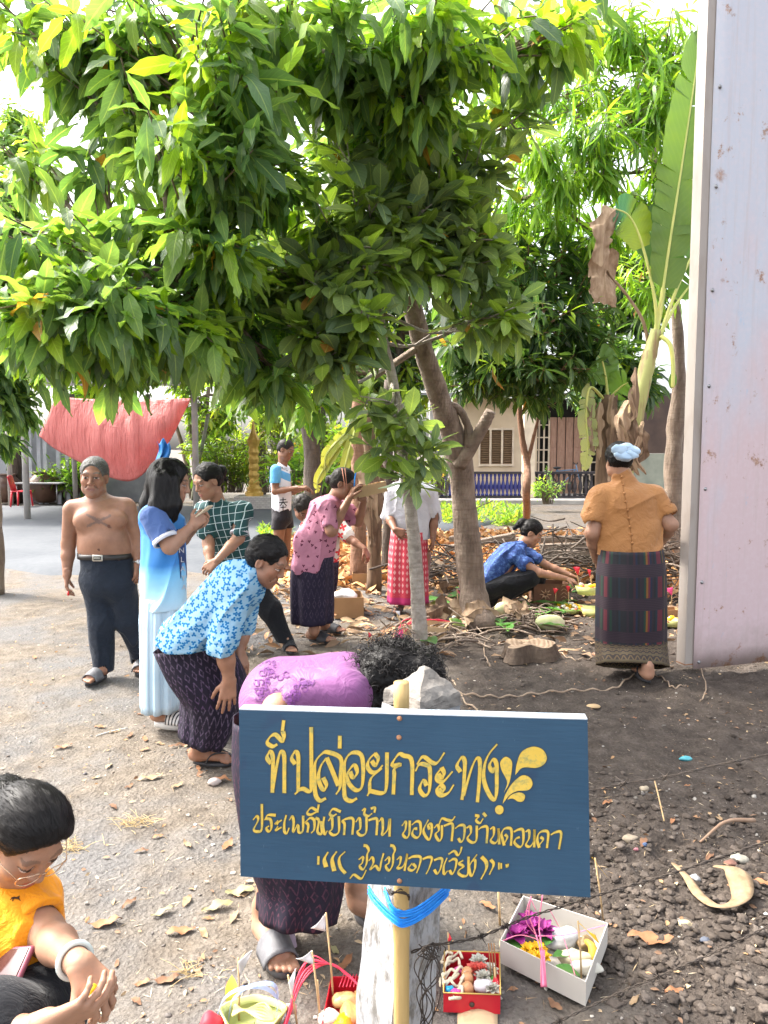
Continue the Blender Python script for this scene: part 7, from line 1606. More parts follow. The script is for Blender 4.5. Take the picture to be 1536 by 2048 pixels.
for k,(u,v,cc,lab)in enumerate(((.10,.16,(.02,.35,.62),'blue wrapped sweet at the front of the red box'),(.22,.10,(.70,.08,.35),'pink wrapped sweet at the front of the red box'),(.26,.62,(.62,.10,.30),'pink wrapped sweet behind the thread in the red box'),(.72,.25,(.66,.62,.64),'white crumpled tissue before the right wall of the red box'))):
 m=MB();m.ball(inR(u,v,.06),(.014,.012,.010)if k<3 else(.03,.022,.02),12,8,.3,k);o=m.build('sweet' if k<3 else 'tissue',M('sweet_wrapper',cc,rough=.35),loc=tuple(inR(u,v,.05)));tag(o,lab,'sweet' if k<3 else 'tissue')
leaf_obj('leaf','green leaf at the right wall of the red box','leaf',inR(.78,.30,.06),(.3,.9,.3),.06,MGRN,.55)
m=MB()
for dx in(0,.008,.016):m.tube([inR(.86,.4,.03)+[dx,0,0],inR(.80,.5,.155)+[dx,.01,0]],.0018,5)
o=m.build('incense',M('brown_incense',(.28,.14,.06),rough=.8),loc=tuple(inR(.86,.4,.03)));tag(o,'incense sticks standing in the red box','incense')
flag('red paper flag drooping at the right edge of the red box',inR(.9,.3,.03),inR(.9,.32,.11),[inR(.9,.31,.09),inR(1.02,.28,.06),inR(.84,.26,.07)],MREDP)
flag('small red flag at the back left of the red box',inR(.08,.96,.02),inR(.06,1.0,.13),[inR(.06,1.0,.13),inR(.13,1.0,.115),inR(.06,1.0,.09)],MREDP)
m=MB();q=on(952,2030,.004);G=[[on(915+80*u,2016+50*v,.006+.02*math.sin(u*3)*(1-v))for v in np.linspace(0,1,5)]for u in np.linspace(0,1,7)];m.grid(np.array(G));o=m.build('card_flap',MCARDP,loc=tuple(q));solidify(o,.002);tag(o,'tan piece of card on the ground under the red box','card')
Q4=[on(640,2062,.06),on(742,2066,.06),on(748,1952,.06),on(662,1953,.06)]
t,cQ,zQ=open_box('offering_box','red box of snacks half hidden left of the white post','offering box',Q4,.05,MBOXR,.002)
def inQ(u,v,z):return Q4[0]*(1-u)*(1-v)+Q4[1]*u*(1-v)+Q4[2]*u*v+Q4[3]*(1-u)*v+np.array([0,0,z-.06])
for k,(u,v,r,cc,lab)in enumerate(((.40,.62,(.035,.03,.022),(.70,.42,.18),'bag of puffed yellow snacks at the back of the left red box'),(.55,.40,(.03,.04,.018),(.62,.34,.12),'bag of tan crackers in the left red box'),(.42,.22,(.026,.045,.016),(.80,.30,.01),'orange packet at the front of the left red box'),(.14,.30,(.03,.03,.016),(.66,.55,.46),'pale crumpled wrapper in the left red box'),(.72,.68,(.025,.03,.02),(.66,.40,.16),'tan biscuit bag at the right of the left red box'))):
 m=MB();m.ball(inQ(u,v,.045),r,18,12,.32,k+3);o=m.build('snack_bag',M('snack_wrapper',cc,tuple(x*.7 for x in cc),50,.25,.5,60),loc=tuple(inQ(u,v,.03)));tag(o,lab,'snack')
m=MB()
for k in range(7):
 a=r_.uniform(0,1,4);m.tube(spline([inQ(-.9+.2*a[0],.9*a[1],.02),inQ(-.55+.1*a[2],.5+.4*a[1],.10+.05*a[3]),inQ(0,.8,.13),inQ(.4,.75+.1*a[0],.10),inQ(.8,.6,.08)],8),.0022,5)
for k in range(10):m.tube([inQ(.25+.08*k,.70,.075),inQ(.3+.075*k,.99,.068)],.0018,4)
o=m.build('string',MREDS,loc=tuple(inQ(.3,.8,.06)));tag(o,'red plastic string looping over the left red box','string')
q0=on(505,2046,.03);t=thing('leaf_tray','pale yellow-green banana stem tray at the bottom edge with a blue ribbon','tray',tuple(q0))
m=MB();a=np.linspace(0,2*np.pi,30);G=[[q0+[r*1.25*math.cos(x)+.01*math.sin(4*x),r*math.sin(x),z]for x in a]for r,z in((.02,-.02),(.05,-.022),(.068,.02),(.072,.03),(.067,.03),(.06,.015))];m.grid(np.array(G));m.build('bowl',MPALEG,t)
m=MB()
for k in range(6):m.tube(spline([q0+[-.055,-.01+.008*k,.03],q0+[-.02,0,.038],q0+[.03,.012*k-.03,.035],q0+[.065,-.02,.025]],5),.005,6,flat=.5)
m.build('petals',M('cream_yellow_petal',(.66,.58,.24),(.6,.5,.18),20,.5),t)
s=N('sheer_blue_plastic');s.base((.30,.42,.72));s.rough(.3);s.b.inputs['Alpha'].default_value=.55;MSHEER=s.m
m=MB()
for P in([(430,2040),(450,1995),(495,1974),(545,1985),(580,2055)],[(470,1995),(500,1972),(550,1972),(552,2040)],[(455,2050),(462,2005),(480,1985)]):
 S_=spline([at(x,y,q0[1]+.02)for x,y in P],8);G=np.stack([S_+[0,-.009,0],S_+[.004,0,.004],S_+[0,.009,0]],1);m.grid(G)
o=m.build('ribbon',MSHEER,loc=tuple(q0));tag(o,'translucent blue plastic ribbon arching over the banana stem tray','ribbon')
leaf_obj('leaf','folded yellow-green leaf behind the banana stem tray','leaf',on(466,2020,.01),(-.1,.2,1),.09,M('yellow_green_leaf',(.50,.50,.08),(.42,.44,.06),12,.5),.5,.2,(0,-1,0))
for(f0,t0,tri,mt,lab)in(((668,2020),(652,1826),((652,1828),(651,1860),(621,1858)),MWHP,'white paper flag on the tallest stick left of the post'),((642,2060),(624,1902),((624,1903),(627,1926),(591,1919)),MWHP,'white paper flag on the stick before the grey sandal'),((478,2046),(476,1916),((505,1902),(477,1920),(479,1956)),M('grey_white_paper',(.52,.5,.5),rough=.8),'greyish paper flag on the leftmost stick at the bottom'),((596,2062),(576,1950),((592,1938),(577,1962),(584,1998)),MWHP,'narrow white paper flag leaning by the red string'),((1207,1846),(1190,1716),((1184,1715),(1205,1742),(1218,1758)),M('mustard_paper',(.52,.30,.01),(.45,.26,.01),20,.6),'mustard yellow flag behind the right end of the blue sign')):
 F0=on(f0[0],f0[1],.0)if lab[0]!='m' else on(1207,1846,0);T0=at(*t0,F0[1]);flag(lab,F0,T0,[at(x,y,F0[1]-.003)for x,y in tri],mt)
m=MB();q=on(583,2018,.05);m.box(q,(.030,.003,.030));o=m.build('paper_square',M('pale_pink_paper',(.75,.42,.40),rough=.7),loc=tuple(q));tag(o,'small pale pink paper square by the red string','paper')
m=MB();q=on(424,2050,.03);m.ball(q,(.035,.03,.03),12,8,.3,4);o=m.build('red_wrapper',MREDP,loc=tuple(q));tag(o,'red wrapper cut by the bottom edge of the picture','wrapper')
m=MB();m.tube([on(640,2040,.0),at(635,1960,on(640,2040)[1])],.0025,6);o=m.build('stick',MSTICK,loc=tuple(on(640,2040)));tag(o,'bare split bamboo stick between the white flags','stick')
m=MB();m.tube([on(1000,1850,.0),at(997,1783,on(1000,1850)[1])],.004,6);o=m.build('stick',MSTICK,loc=tuple(on(1000,1850)));tag(o,'bamboo stick standing behind the white offering box','stick')
m=MB();q=on(572,1880,.01);m.ball(q,(.038,.04,.03),16,10,.5,7);o=m.build('tissue',M('mauve_tissue',(.42,.34,.42),(.34,.27,.34),20,.8),loc=tuple(q));tag(o,'crumpled mauve tissue beside the grey sandal','tissue')
Yh=gnd(634,1284)[1]+.03;c=at(735,980,Yh);Rb=frame((.85,.25,.18),(-.2,0,1));hx_,hy_,hz_=.075,.145,.085
t=thing('carton','open pale carton held up by the woman in the pink blouse','carton',tuple(c));m=MB()
for s_,dim in(((hx_,0,0),(.004,2*hy_,hz_)),((-hx_,0,0),(.004,2*hy_,hz_)),((0,hy_,0),(2*hx_,.004,hz_)),((0,-hy_,0),(2*hx_,.004,hz_)),((0,0,-hz_/2),(2*hx_,2*hy_,.004))):m.box(c+Rb@np.array(s_),dim,Rb)
m.build('box',MCARDP,t,smooth=False);m=MB();m.tube([at(691,978,Yh-.15),at(684,936,Yh-.1)],.004,5);m.tube([at(694,978,Yh-.15),at(690,936,Yh-.1)],.004,5);o=m.build('incense',M('pink_incense',(.45,.2,.14),rough=.8),loc=tuple(at(692,970,Yh-.15)));tag(o,'incense sticks in the raised hands of the pink-bloused woman','incense')
m=MB()
for k in range(4):m.tube(spline([at(708,975,Yh-.12),at(712+k,945-4*k,Yh-.1),at(722+4*k,936,Yh-.08),at(740+2*k,948,Yh-.05)],6),.0055,5,flat=.4)
o=m.build('string',MTIE,loc=tuple(at(715,950,Yh-.1)));tag(o,'blue plastic string looped above the raised carton','string')
def carton(label,px,py,w,d,h,yaw,mat_,Yo=0):
 q=gnd(px,py);q=q+[0,Yo+d/2,gz(q[0],q[1]+d/2)-q[2]];Rz=rotz(yaw);rim=[q+Rz@np.array([a*w/2,b*d/2,0])+[0,0,h]for a,b in((-1,-1),(1,-1),(1,1),(-1,1))]
 return open_box('carton',label,'carton',rim,h,mat_,.004),q
carton('brown carton on the leaf litter behind the pink-bloused woman',729,1170,.30,.24,.15,.05,MCARD);(tc,cq,cz_),q=carton('brown carton with white plastic beside the purple sarong',694,1236,.28,.34,.20,.12,MCARD)
m=MB();m.ball(q+[-.04,-.02,.20],(.11,.12,.06),18,12,.35,2);o=m.build('plastic_bag',M('white_plastic_film',(.62,.61,.60),(.5,.5,.5),12,.3,.6,30),loc=tuple(q+[0,0,.17]));tag(o,'crumpled white plastic bag in the brown carton','plastic bag')
(tc,cq,cz_),q=carton('pale carton with pink string at the foot of the thin trunk',858,1280,.36,.26,.13,-.3,MCARDP,.05)
m=MB()
for k in range(7):a=r_.normal(0,1,6)*.05;m.tube(spline([q+[-.25+a[0],-.1,.05],q+[-.15+a[1],-.05,.18+a[2]],q+[.0+a[3],0,.16],q+[.15+a[4],.02,.14]],6),.004,5)
o=m.build('string',MREDS,loc=tuple(q+[0,0,.15]));tag(o,'red and pink string strewn over the carton by the thin trunk','string')
for k,(f0,t0,tri,mt,lab)in enumerate((((822,1296),(793,1225),((790,1222),(800,1222),(800,1232)),MWHP,'tiny white tag on a leaning stick left of the thin trunk'),((800,1300),(806,1262),((780,1282),(805,1258),(808,1280)),MPINKP,'pink paper flag lying low left of the thin trunk'),((736,1296),(737,1262),((737,1264),(745,1270),(737,1276)),MREDP,'tiny red flag above the bowing woman\'s back'),((918,1243),(914,1178),((914,1180),(931,1195),(926,1202)),MPINKP,'pink paper flag in the green tray left of the leaning trunk'),((930,1240),(924,1190),((922,1188),(934,1196),(922,1201)),MPINKP,'second pink paper flag in the green tray left of the leaning trunk'),((1110,1215),(1112,1176),((1106,1176),(1117,1178),(1109,1190)),MREDP,'red paper flag in the flower tray, leftmost'),((1137,1216),(1137,1172),((1132,1172),(1141,1172),(1136,1186)),MREDP,'red paper flag in the middle of the flower tray'),((1158,1175),(1152,1134),((1146,1134),(1160,1134),(1156,1152)),MREDP,'red paper flag on the raised green leaf tray'),((1184,1176),(1178,1140),((1174,1138),(1182,1140),(1180,1156)),MREDP,'red paper flag beside the striped sarong on the raised tray'),((1343,1216),(1343,1178),((1330,1178),(1346,1174),(1344,1192)),MPINKP,'pink paper flag between the striped sarong and the hoarding'))):
 F0=gnd(*f0);
 if 1140<f0[0]<1190 and f0[1]<1180:F0=at(f0[0],f0[1],7.35)
 flag(lab,F0,at(*t0,F0[1]),[at(x,y,F0[1]-.01)for x,y in tri],mt,r=.005)
def tray(label,px,py,r,h,Y=None,fl=0,seed=0,mt=None):
 q=gnd(px,py)if Y is None else at(px,py,Y);q[2]=q[2]if Y else gz(q[0],q[1]);t=thing('leaf_tray',label,'tray',tuple(q),'banana leaf trays');m=MB();a=np.linspace(0,2*np.pi,26)
 G=[[q+[rr*math.cos(x)*(1+.06*math.cos(4*x)),rr*.8*math.sin(x)*(1+.06*math.cos(4*x)),z]for x in a]for rr,z in((.02,.005),(r*.8,.01),(r,h),(r*.96,h),(r*.78,h*.45),(.02,h*.4))];m.grid(np.array(G));m.build('bowl',mt or MPALEG,t)
 g_=np.random.default_rng(seed);
 for mt_,nn in((MYELP,fl),(MWHF,fl),(MCORAL,fl//2)):
  m=MB()
  for k in range(nn):x=g_.uniform(0,6.28);rr=r*.7*math.sqrt(g_.random());m.ball(q+[rr*math.cos(x),rr*.8*math.sin(x),h*.8+.03*g_.random()],(.022,.022,.016),7,5,.4,k)
  if nn:m.build('blossoms',mt_,t)
 return q
tray('green banana leaf tray heaped with yellow and white blossoms',1139,1222,.20,.06,None,12,3);tray('green tray held out by the squatting woman',1176,1190,.12,.09,7.3,4,4);tray('small green tray with pink flags left of the leaning trunk',926,1250,.12,.09,None,3,5);tray('folded green leaf tray behind the striped sarong',1188,1232,.12,.10,None,0,6);tray('green tray at the foot of the hoarding',1345,1256,.10,.07,None,3,7)
carton('small brown carton between the striped sarong and the hoarding',1350,1245,.16,.14,.12,.1,MCARD,.05)
(tc,cq,cz_),q=carton('brown box with a carved star pattern before the squatting woman',1102,1210,.36,.26,.22,.0,M('carved_brown_box',(.17,.085,.05),(.12,.06,.035),8,.7));m=MB()
for cx in(-.06,):
 for k in range(8):a=k*math.pi/4;m.tube([q+[cx+.015*math.cos(a),-.132,.11+.015*math.sin(a)],q+[cx+.06*math.cos(a),-.134,.11+.06*math.sin(a)]],[.012,.004],5)
for k in range(5):m.tube(spline([q+[.10,-.132,.03+.04*k],q+[.13,-.133,.05+.04*k],q+[.16,-.132,.03+.04*k]],3),.004,4)
m.build('carving',M('pale_carving',(.42,.27,.16),rough=.7),tc)
m=MB();m.tube([q+[.02+.17*math.cos(a),.05,.22+.14*math.sin(a)]for a in np.linspace(.1,3.0,16)],.014,7,flat=.6);m.build('handle',M('cane',(.28,.15,.07),(.2,.1,.05),20,.6),tc)
for px,py,rx,lab in((1100,1256,.13,'pale green split coconut husk on the ground behind the stump'),(1010,1228,.10,'grey-green husk beside the leaning trunk')):
 q=gnd(px,py);m=MB();m.ball(q+[0,0,.05],(rx,rx*.7,.075),18,12,.12,3);o=m.build('husk',M('green_husk',(.36,.40,.17),(.55,.52,.36),7,.7),loc=tuple(q));tag(o,lab,'husk')
q=gnd(1058,1322);q[1]+=.14;t=thing('tree_stump','low weathered stump with a cracked pale sawn top in the dark soil','stump',(q[0],q[1],0))
s=N('sawn_wood');co=s.coord();f=s.noise(co,9,5,.6,1.5);w=s.n('TexWave');w.wave_type='RINGS';w.rings_direction='Z';s.l(co,w.inputs['Vector']);w.inputs['Scale'].default_value=9;w.inputs['Distortion'].default_value=5
s.base(s.mix(s.ramp(f,[(.58,0.0),(.68,.9)]),s.mix(w.outputs[0],(.20,.135,.085),(.30,.22,.15)),(.08,.05,.035)));s.rough(.9);s.bump(f,.6,.02);MSAW=s.m
a=np.linspace(0,2*np.pi,48,endpoint=False);rad=.165+.03*np.cos(3*a+.5)+.022*np.sin(5*a)+.03*fbm(np.stack([np.cos(a)*2,np.sin(a)*2,a*0],1),3,3)+.008*np.sin(11*a);m=MB()
def srow(k,z):return[q+np.array([rad[i]*k*math.cos(a[i])*1.0,rad[i]*k*math.sin(a[i])*.85,z+.015*math.sin(3*a[i])*(z>0)])for i in range(48)]
G=[srow(1.25,-.02),srow(1.10,.04),srow(1.04,.08),srow(1.0,.10)];V=np.concatenate(G);F=[(k*48+i,k*48+(i+1)%48,(k+1)*48+(i+1)%48,(k+1)*48+i)for k in range(3)for i in range(48)];m.add(V,F);m.build('bark',bark_mat('stump_bark',(.06,.04,.028),(.12,.085,.06),(.20,.15,.11)),t)
m=MB();G=[srow(1.0,.1005),srow(.7,.112),srow(.4,.108),srow(.05,.10)];V=np.concatenate(G);F=[(k*48+i,k*48+(i+1)%48,(k+1)*48+(i+1)%48,(k+1)*48+i)for k in range(3)for i in range(48)]+[tuple(144+i for i in range(48))];m.add(V,F);m.build('sawn_top',MSAW,t)
MPLK=M('weathered_plank',(.13,.095,.07),(.24,.19,.15),5,.85,.4,60,stretch=(1,8,8));g_=np.random.default_rng(6)
for k,(x0,y0,x1,y1,w,Y,lab)in enumerate(((890,1098,1030,1070,.12,9.2,'long grey weathered plank rising behind the leaning trunk'),(1000,1082,1185,1076,.13,9.4,'weathered plank on top of the stack behind the squatting woman'),(1080,1094,1190,1090,.12,9.0,'dark plank second in the stack behind the squatting woman'),(1090,1106,1195,1104,.12,8.8,'dark plank third in the stack behind the squatting woman'),(1084,1118,1190,1118,.12,8.7,'dark plank lowest in the stack behind the squatting woman'),(900,1078,960,1070,.12,9.4,'short dark plank on the leaves right of the leaning trunk'))):
 A0,A1=at(x0,y0,Y),at(x1,y1,Y-.1);d=A1-A0;m=MB();Rm=np.stack([unit(d),unit(np.cross([0,0,1.0],unit(d))),np.cross(unit(d),unit(np.cross([0,0,1.0],unit(d))))],1);m.bbox((A0+A1)/2,(np.linalg.norm(d),.16,w*.55),.008,Rm);o=m.build('plank',MPLK,loc=tuple((A0+A1)/2),smooth=False);tag(o,lab,'plank','planks behind the squatting woman')
# ------------------------------------------------------------ banana plants
s=N('banana_leaf');uv=s.coord('UV');x=s.xyz(uv);a=s.math('ABSOLUTE',s.math('SUBTRACT',x[0],.5));sv=s.math('SINE',s.math('ADD',s.math('MULTIPLY',x[1],260),s.math('MULTIPLY',a,-40)))
col_=s.attr('Col');c=s.mix(1.0,col_,s.mix(s.ramp(sv,[(.3,0.0),(.9,.35)]),(.95,.96,.95),(1.12,1.1,1.08)),'MULTIPLY');nb=s.noise(s.coord(),5,4);c=s.mix(s.ramp(nb,[(.5,0.0),(.8,.5)]),c,s.mix(1.0,c,(1.35,1.15,.9),'MULTIPLY'));s.base(c);s.rough(.42);s.bump(sv,.06,.004)
tr=s.n('BsdfTranslucent');s.l(s.mix(1.0,c,(2.2,2.0,.8),'MULTIPLY'),tr.inputs[0]);mx=s.n('MixShader');mx.inputs[0].default_value=.34;s.l(s.b.outputs[0],mx.inputs[1]);s.l(tr.outputs[0],mx.inputs[2]);s.l(mx.outputs[0],s.out.inputs[0]);MBAN=s.m
MRIB=M('banana_midrib',(.42,.48,.13),(.55,.55,.16),6,.45);MSTEM=M('banana_stem',(.36,.38,.13),(.24,.17,.08),4,.6,.2,30,stretch=(4,4,.7),lo=.45,hi=.62);MDRY=M('dry_banana_leaf',(.22,.145,.085),(.34,.245,.16),6,.85,.5,40,stretch=(4,4,.7));MDRYD=M('dark_dry_sheath',(.10,.062,.038),(.19,.125,.078),6,.9,.5,40,stretch=(4,4,.6))
def banana_leaf(parent,rib,w,face,cols=((.10,.22,.03),(.13,.26,.035)),splits=5,seed=0,fold=.15,start=.0,name='leaf',mat_=None,crumple=0.0,ribr=(.022,.006),tip=None):
 g=np.random.default_rng(seed);P=spline(rib,14);n=len(P);T=np.gradient(P,axis=0);T/=np.linalg.norm(T,axis=1)[:,None];f=np.asarray(face,float);L=MB();i0=int(start*n)
 m=MB();m.tube(P,np.linspace(ribr[0],ribr[1],n),8,flat=.8);rb=m.build('midrib',MRIB if mat_ is None else mat_,parent)
 for sd in(-1,1):
  cuts=sorted(g.choice(np.arange(i0+3,n-2),splits,replace=False))if splits else[];edges=[i0]+list(cuts)+[n-1]
  for e0,e1 in zip(edges[:-1],edges[1:]):
   if e1-e0<1:continue
   bend=g.normal(0,.16);G=[];C=[];shift=g.normal(0,.02)
   for i in range(e0,e1+1):
    t=(i-i0)/max(1,n-1-i0);ww=w*math.sin(math.pi*min(.985,.10+.88*t))**.55;sdv=unit(np.cross(T[i],f))*sd;up=unit(np.cross(sdv,T[i]))*sd;up=up if up@f>0 else-up;row=[]
    nar=1-(.10*abs((i-e0)/max(1,e1-e0)-.5)*2)**1.0
    for k in range(6):
     u=k/5;q=P[i]+sdv*ww*u*nar+T[i]*(ww*.22*u+shift*u)+up*ww*(fold*u+bend*u*u+.03*math.sin(i*1.7+k)*u)
     if crumple:q=q+crumple*ww*np.array([fbm((q*9)[None],1,2)[0],fbm((q*9)[None],2,2)[0],fbm((q*9)[None],3,2)[0]])*(.3+u)
     row.append(q);cc=np.array(cols[0])*(1-t)+np.array(cols[1])*t
     if tip is not None and t>tip[0]:k_=min(1,(t-tip[0])/.12);cc=cc*(1-k_)+np.array(tip[1])*k_
     C.append(cc)
    G.append(row)
   G=np.array(G);U=np.array([[.5+sd*.5*k/5,i/n]for i in range(e0,e1+1)for k in range(6)]);F_=len(L.v);L.grid(G,U);L.c[-1]=np.array(C)
 return L.build(name,mat_ or MBAN,parent,usecol=True)
YB=8.0
q=gnd(1232,1075);q=np.array([(1238-768)/FPX*YB,YB,0]);bn=thing('banana_plant','tall banana plant with one upright green leaf and brown hanging leaves beside the hoarding','banana plant',tuple(q))
m=MB();P=spline([q,at(1245,960,YB),at(1268,840,YB),at(1292,740,YB),at(1312,660,YB)],8);m.tube(P,np.interp(np.linspace(0,1,len(P)),[0,.5,.85,1],[.12,.095,.075,.05]),16,wob=.10,seed=2);m.build('stem',MSTEM,bn)
banana_leaf(bn,[at(1305,690,YB),at(1322,600,YB-.05),at(1340,480,YB-.1),at(1362,340,YB-.15),at(1386,180,YB-.2),at(1402,60,YB-.1)],.29,(.25,-1,.05),splits=9,seed=2,start=.24,cols=((.105,.185,.035),(.07,.14,.03)))
banana_leaf(bn,[at(1312,690,YB),at(1312,620,YB-.05),at(1298,540,YB-.1),at(1276,465,YB-.15),at(1256,430,YB-.2),at(1232,418,YB-.25)],.24,(.35,-1,.15),splits=3,seed=4,start=.52,cols=((.22,.30,.03),(.06,.16,.03)),fold=-.25,tip=(.55,(.06,.20,.09)))
banana_leaf(bn,[at(1232,418,YB-.25),at(1214,440,YB-.28),at(1205,490,YB-.28),at(1206,530,YB-.28)],.10,(.1,-1,0),splits=0,seed=5,name='dry_leaf',mat_=MDRY,crumple=.5,ribr=(.008,.006),fold=-.3)
banana_leaf(bn,[at(1297,690,YB+.1),at(1285,640,YB+.05),at(1255,592,YB),at(1228,560,YB-.1),at(1212,540,YB-.15),at(1210,585,YB-.2),at(1208,610,YB-.2)],.20,(.2,-1,.1),splits=4,seed=6,start=.5,name='dry_leaf',mat_=MDRY,crumple=.25,ribr=(.020,.006),fold=-.15)
banana_leaf(bn,[at(1318,680,YB),at(1345,600,YB+.1),at(1380,520,YB+.2),at(1430,440,YB+.3),at(1500,400,YB+.4)],.30,(.2,-1,.4),splits=4,seed=7,start=.5)
banana_leaf(bn,[at(1320,670,YB),at(1352,610,YB+.2),at(1392,560,YB+.4),at(1440,540,YB+.5)],.26,(.2,-.6,.7),splits=3,seed=8,start=.4)
banana_leaf(bn,[at(1310,690,YB),at(1330,560,YB+.3),at(1320,480,YB+.5),at(1330,400,YB+.6)],.28,(-.2,-1,.2),splits=3,seed=12,start=.35,cols=((.09,.2,.03),(.08,.17,.03)))
banana_leaf(bn,[at(1322,672,YB-.05),at(1340,690,YB-.1),at(1346,730,YB-.1),at(1345,775,YB-.1)],.05,(.3,-1,0),splits=0,seed=9,start=.75,name='cut_leaf',ribr=(.030,.026))
g_=np.random.default_rng(5)
for k in range(11):
 x0=1250+g_.uniform(-14,48);y0=g_.uniform(690,880);y0=y0 if x0>1262 else max(y0,800);L0=g_.uniform(60,150)
 banana_leaf(bn,[at(x0,y0,YB-.12),at(x0+g_.uniform(-16,10),y0+L0*.25,YB-.2),at(x0+g_.uniform(-24,12),y0+L0*.7,YB-.2),at(x0+g_.uniform(-26,14),y0+L0,YB-.18)],g_.uniform(.03,.06),(g_.uniform(-.6,.6),-1,0),splits=0,seed=30+k,name='dry_leaf',mat_=(MDRY,MDRYD)[k%2],crumple=.5,ribr=(.012,.005),fold=-.5)
b2=np.array([(1205-768)/FPX*9.0,9.0,0]);bs=thing('banana_plant','smaller banana plant with a torn pale leaf left of the tall one','banana plant',tuple(b2));m=MB();m.tube(spline([b2,at(1205,960,9),at(1212,850,9),at(1216,790,9)],6),np.linspace(.11,.07,19),12,wob=.12);m.build('stem',MDRYD,bs)
banana_leaf(bs,[at(1216,800,9),at(1212,760,8.95),at(1205,725,8.9),at(1196,712,8.8)],.22,(.3,-1,.2),splits=2,seed=40,start=.25)
banana_leaf(bs,[at(1214,800,9),at(1240,775,8.95),at(1256,765,8.9)],.2,(.2,-1,.3),splits=2,seed=41,start=.2)
banana_leaf(bs,[at(1210,800,9),at(1180,775,8.85),at(1172,830,8.8),at(1176,890,8.8),at(1168,940,8.8)],.12,(.2,-1,0),splits=14,seed=42,start=.25,cols=((.30,.36,.14),(.36,.40,.2)))
for k in range(7):x0=1195+g_.uniform(-8,40);y0=g_.uniform(780,830);banana_leaf(bs,[at(x0,y0,8.85),at(x0-4,y0+40,8.8),at(x0+g_.uniform(-10,10),y0+110,8.8)],.06,(g_.uniform(-.5,.5),-1,0),splits=0,seed=50+k,name='dry_leaf',mat_=(MDRY,MDRYD)[k%2],crumple=.5,ribr=(.01,.004),fold=-.5)
b3=np.array([(748-768)/FPX*8.4,8.4,0]);bd=thing('banana_plant','banana plant with a brown dying stem between the pink blouse and the thin trunk','banana plant',tuple(b3));m=MB();m.tube(spline([b3,at(750,1040,8.4),at(744,950,8.4),at(738,870,8.4),at(740,820,8.4)],6),np.linspace(.085,.06,25),14,wob=.2);m.build('stem',MDRYD,bd)
for k,(x1,y1,x2,y2)in enumerate(((700,860,655,905),(715,850,690,930),(770,850,800,900),(690,880,640,950))):banana_leaf(bd,[at(740,850,8.4),at(x1,y1,8.3),at(x2,y2,8.2),at(x2-6,y2+35,8.2)],.06,(.2,-1,.3),splits=6,seed=60+k,start=.2,cols=((.20,.26,.05),(.28,.28,.08)))
for k in range(7):x0=742+g_.uniform(-18,22);y0=g_.uniform(890,1000);banana_leaf(bd,[at(x0,y0,8.25),at(x0-4,y0+40,8.2),at(x0+g_.uniform(-12,6),y0+105,8.2)],.08,(g_.uniform(-.5,.5),-1,0),splits=0,seed=70+k,name='dry_leaf',mat_=(MDRY,MDRYD)[k%2],crumple=.5,ribr=(.012,.004),fold=-.5)
for px,Y,r,lab in((716,9.0,.10,'reddish-brown trunk behind the raised carton'),(776,9.6,.09,'dark slim trunk right of the dying banana stem')):
 b=np.array([(px-768)/FPX*Y,Y,0]);t=thing('bare_tree',lab,'tree',tuple(b));m=MB();m.tube(spline([b,at(px+2,980,Y),at(px-2,880,Y),at(px+3,760,Y)],6),np.linspace(r,r*.7,19),12,wob=.1);m.build('trunk',MBARK3 if px==716 else MBARKD,t)
# ------------------------------------------------------------ things lying on the ground
MLF=[M('dry_leaf_orange',(.32,.15,.07),(.22,.095,.042),20,.7,.3,60),M('dry_leaf_tan',(.34,.235,.135),(.25,.165,.09),20,.75,.3,60),M('dry_leaf_brown',(.15,.075,.042),(.21,.115,.062),20,.8,.3,60),M('faded_leaf_green',(.29,.265,.13),(.22,.20,.095),16,.7,.3,60)]
def fallen(px,py,lpx,ang,mi,label,seed,group=None,w=.38,curl=.5,L=None):
 q=gnd(px,py);q[2]=gz(q[0],q[1])+.004;L=L or lpx*mpp(q[1])*1.0;g=np.random.default_rng(seed);T,F,U=leaf_tmpl(w,10,-.12*curl,.35*curl,.05,.05,g.uniform(-.6,.6)*curl,seed)
 T=T.copy();T[:,2]+=.10*curl*np.sin(T[:,1]*7+seed);T[:,1]-=.5;a=R(ang);d=np.array([math.cos(a),math.sin(a),0]);s_=np.array([-d[1],d[0],0]);V=q+L*(T[:,0:1]*s_+T[:,1:2]*d+(T[:,2:3]-T[:,2].min())*np.array([0,0,1.0]))
 o=mesh_obj('fallen_leaf',V,F,MLF[mi],None,tuple(q),uv=U);tag(o,label,'leaf',group);return o
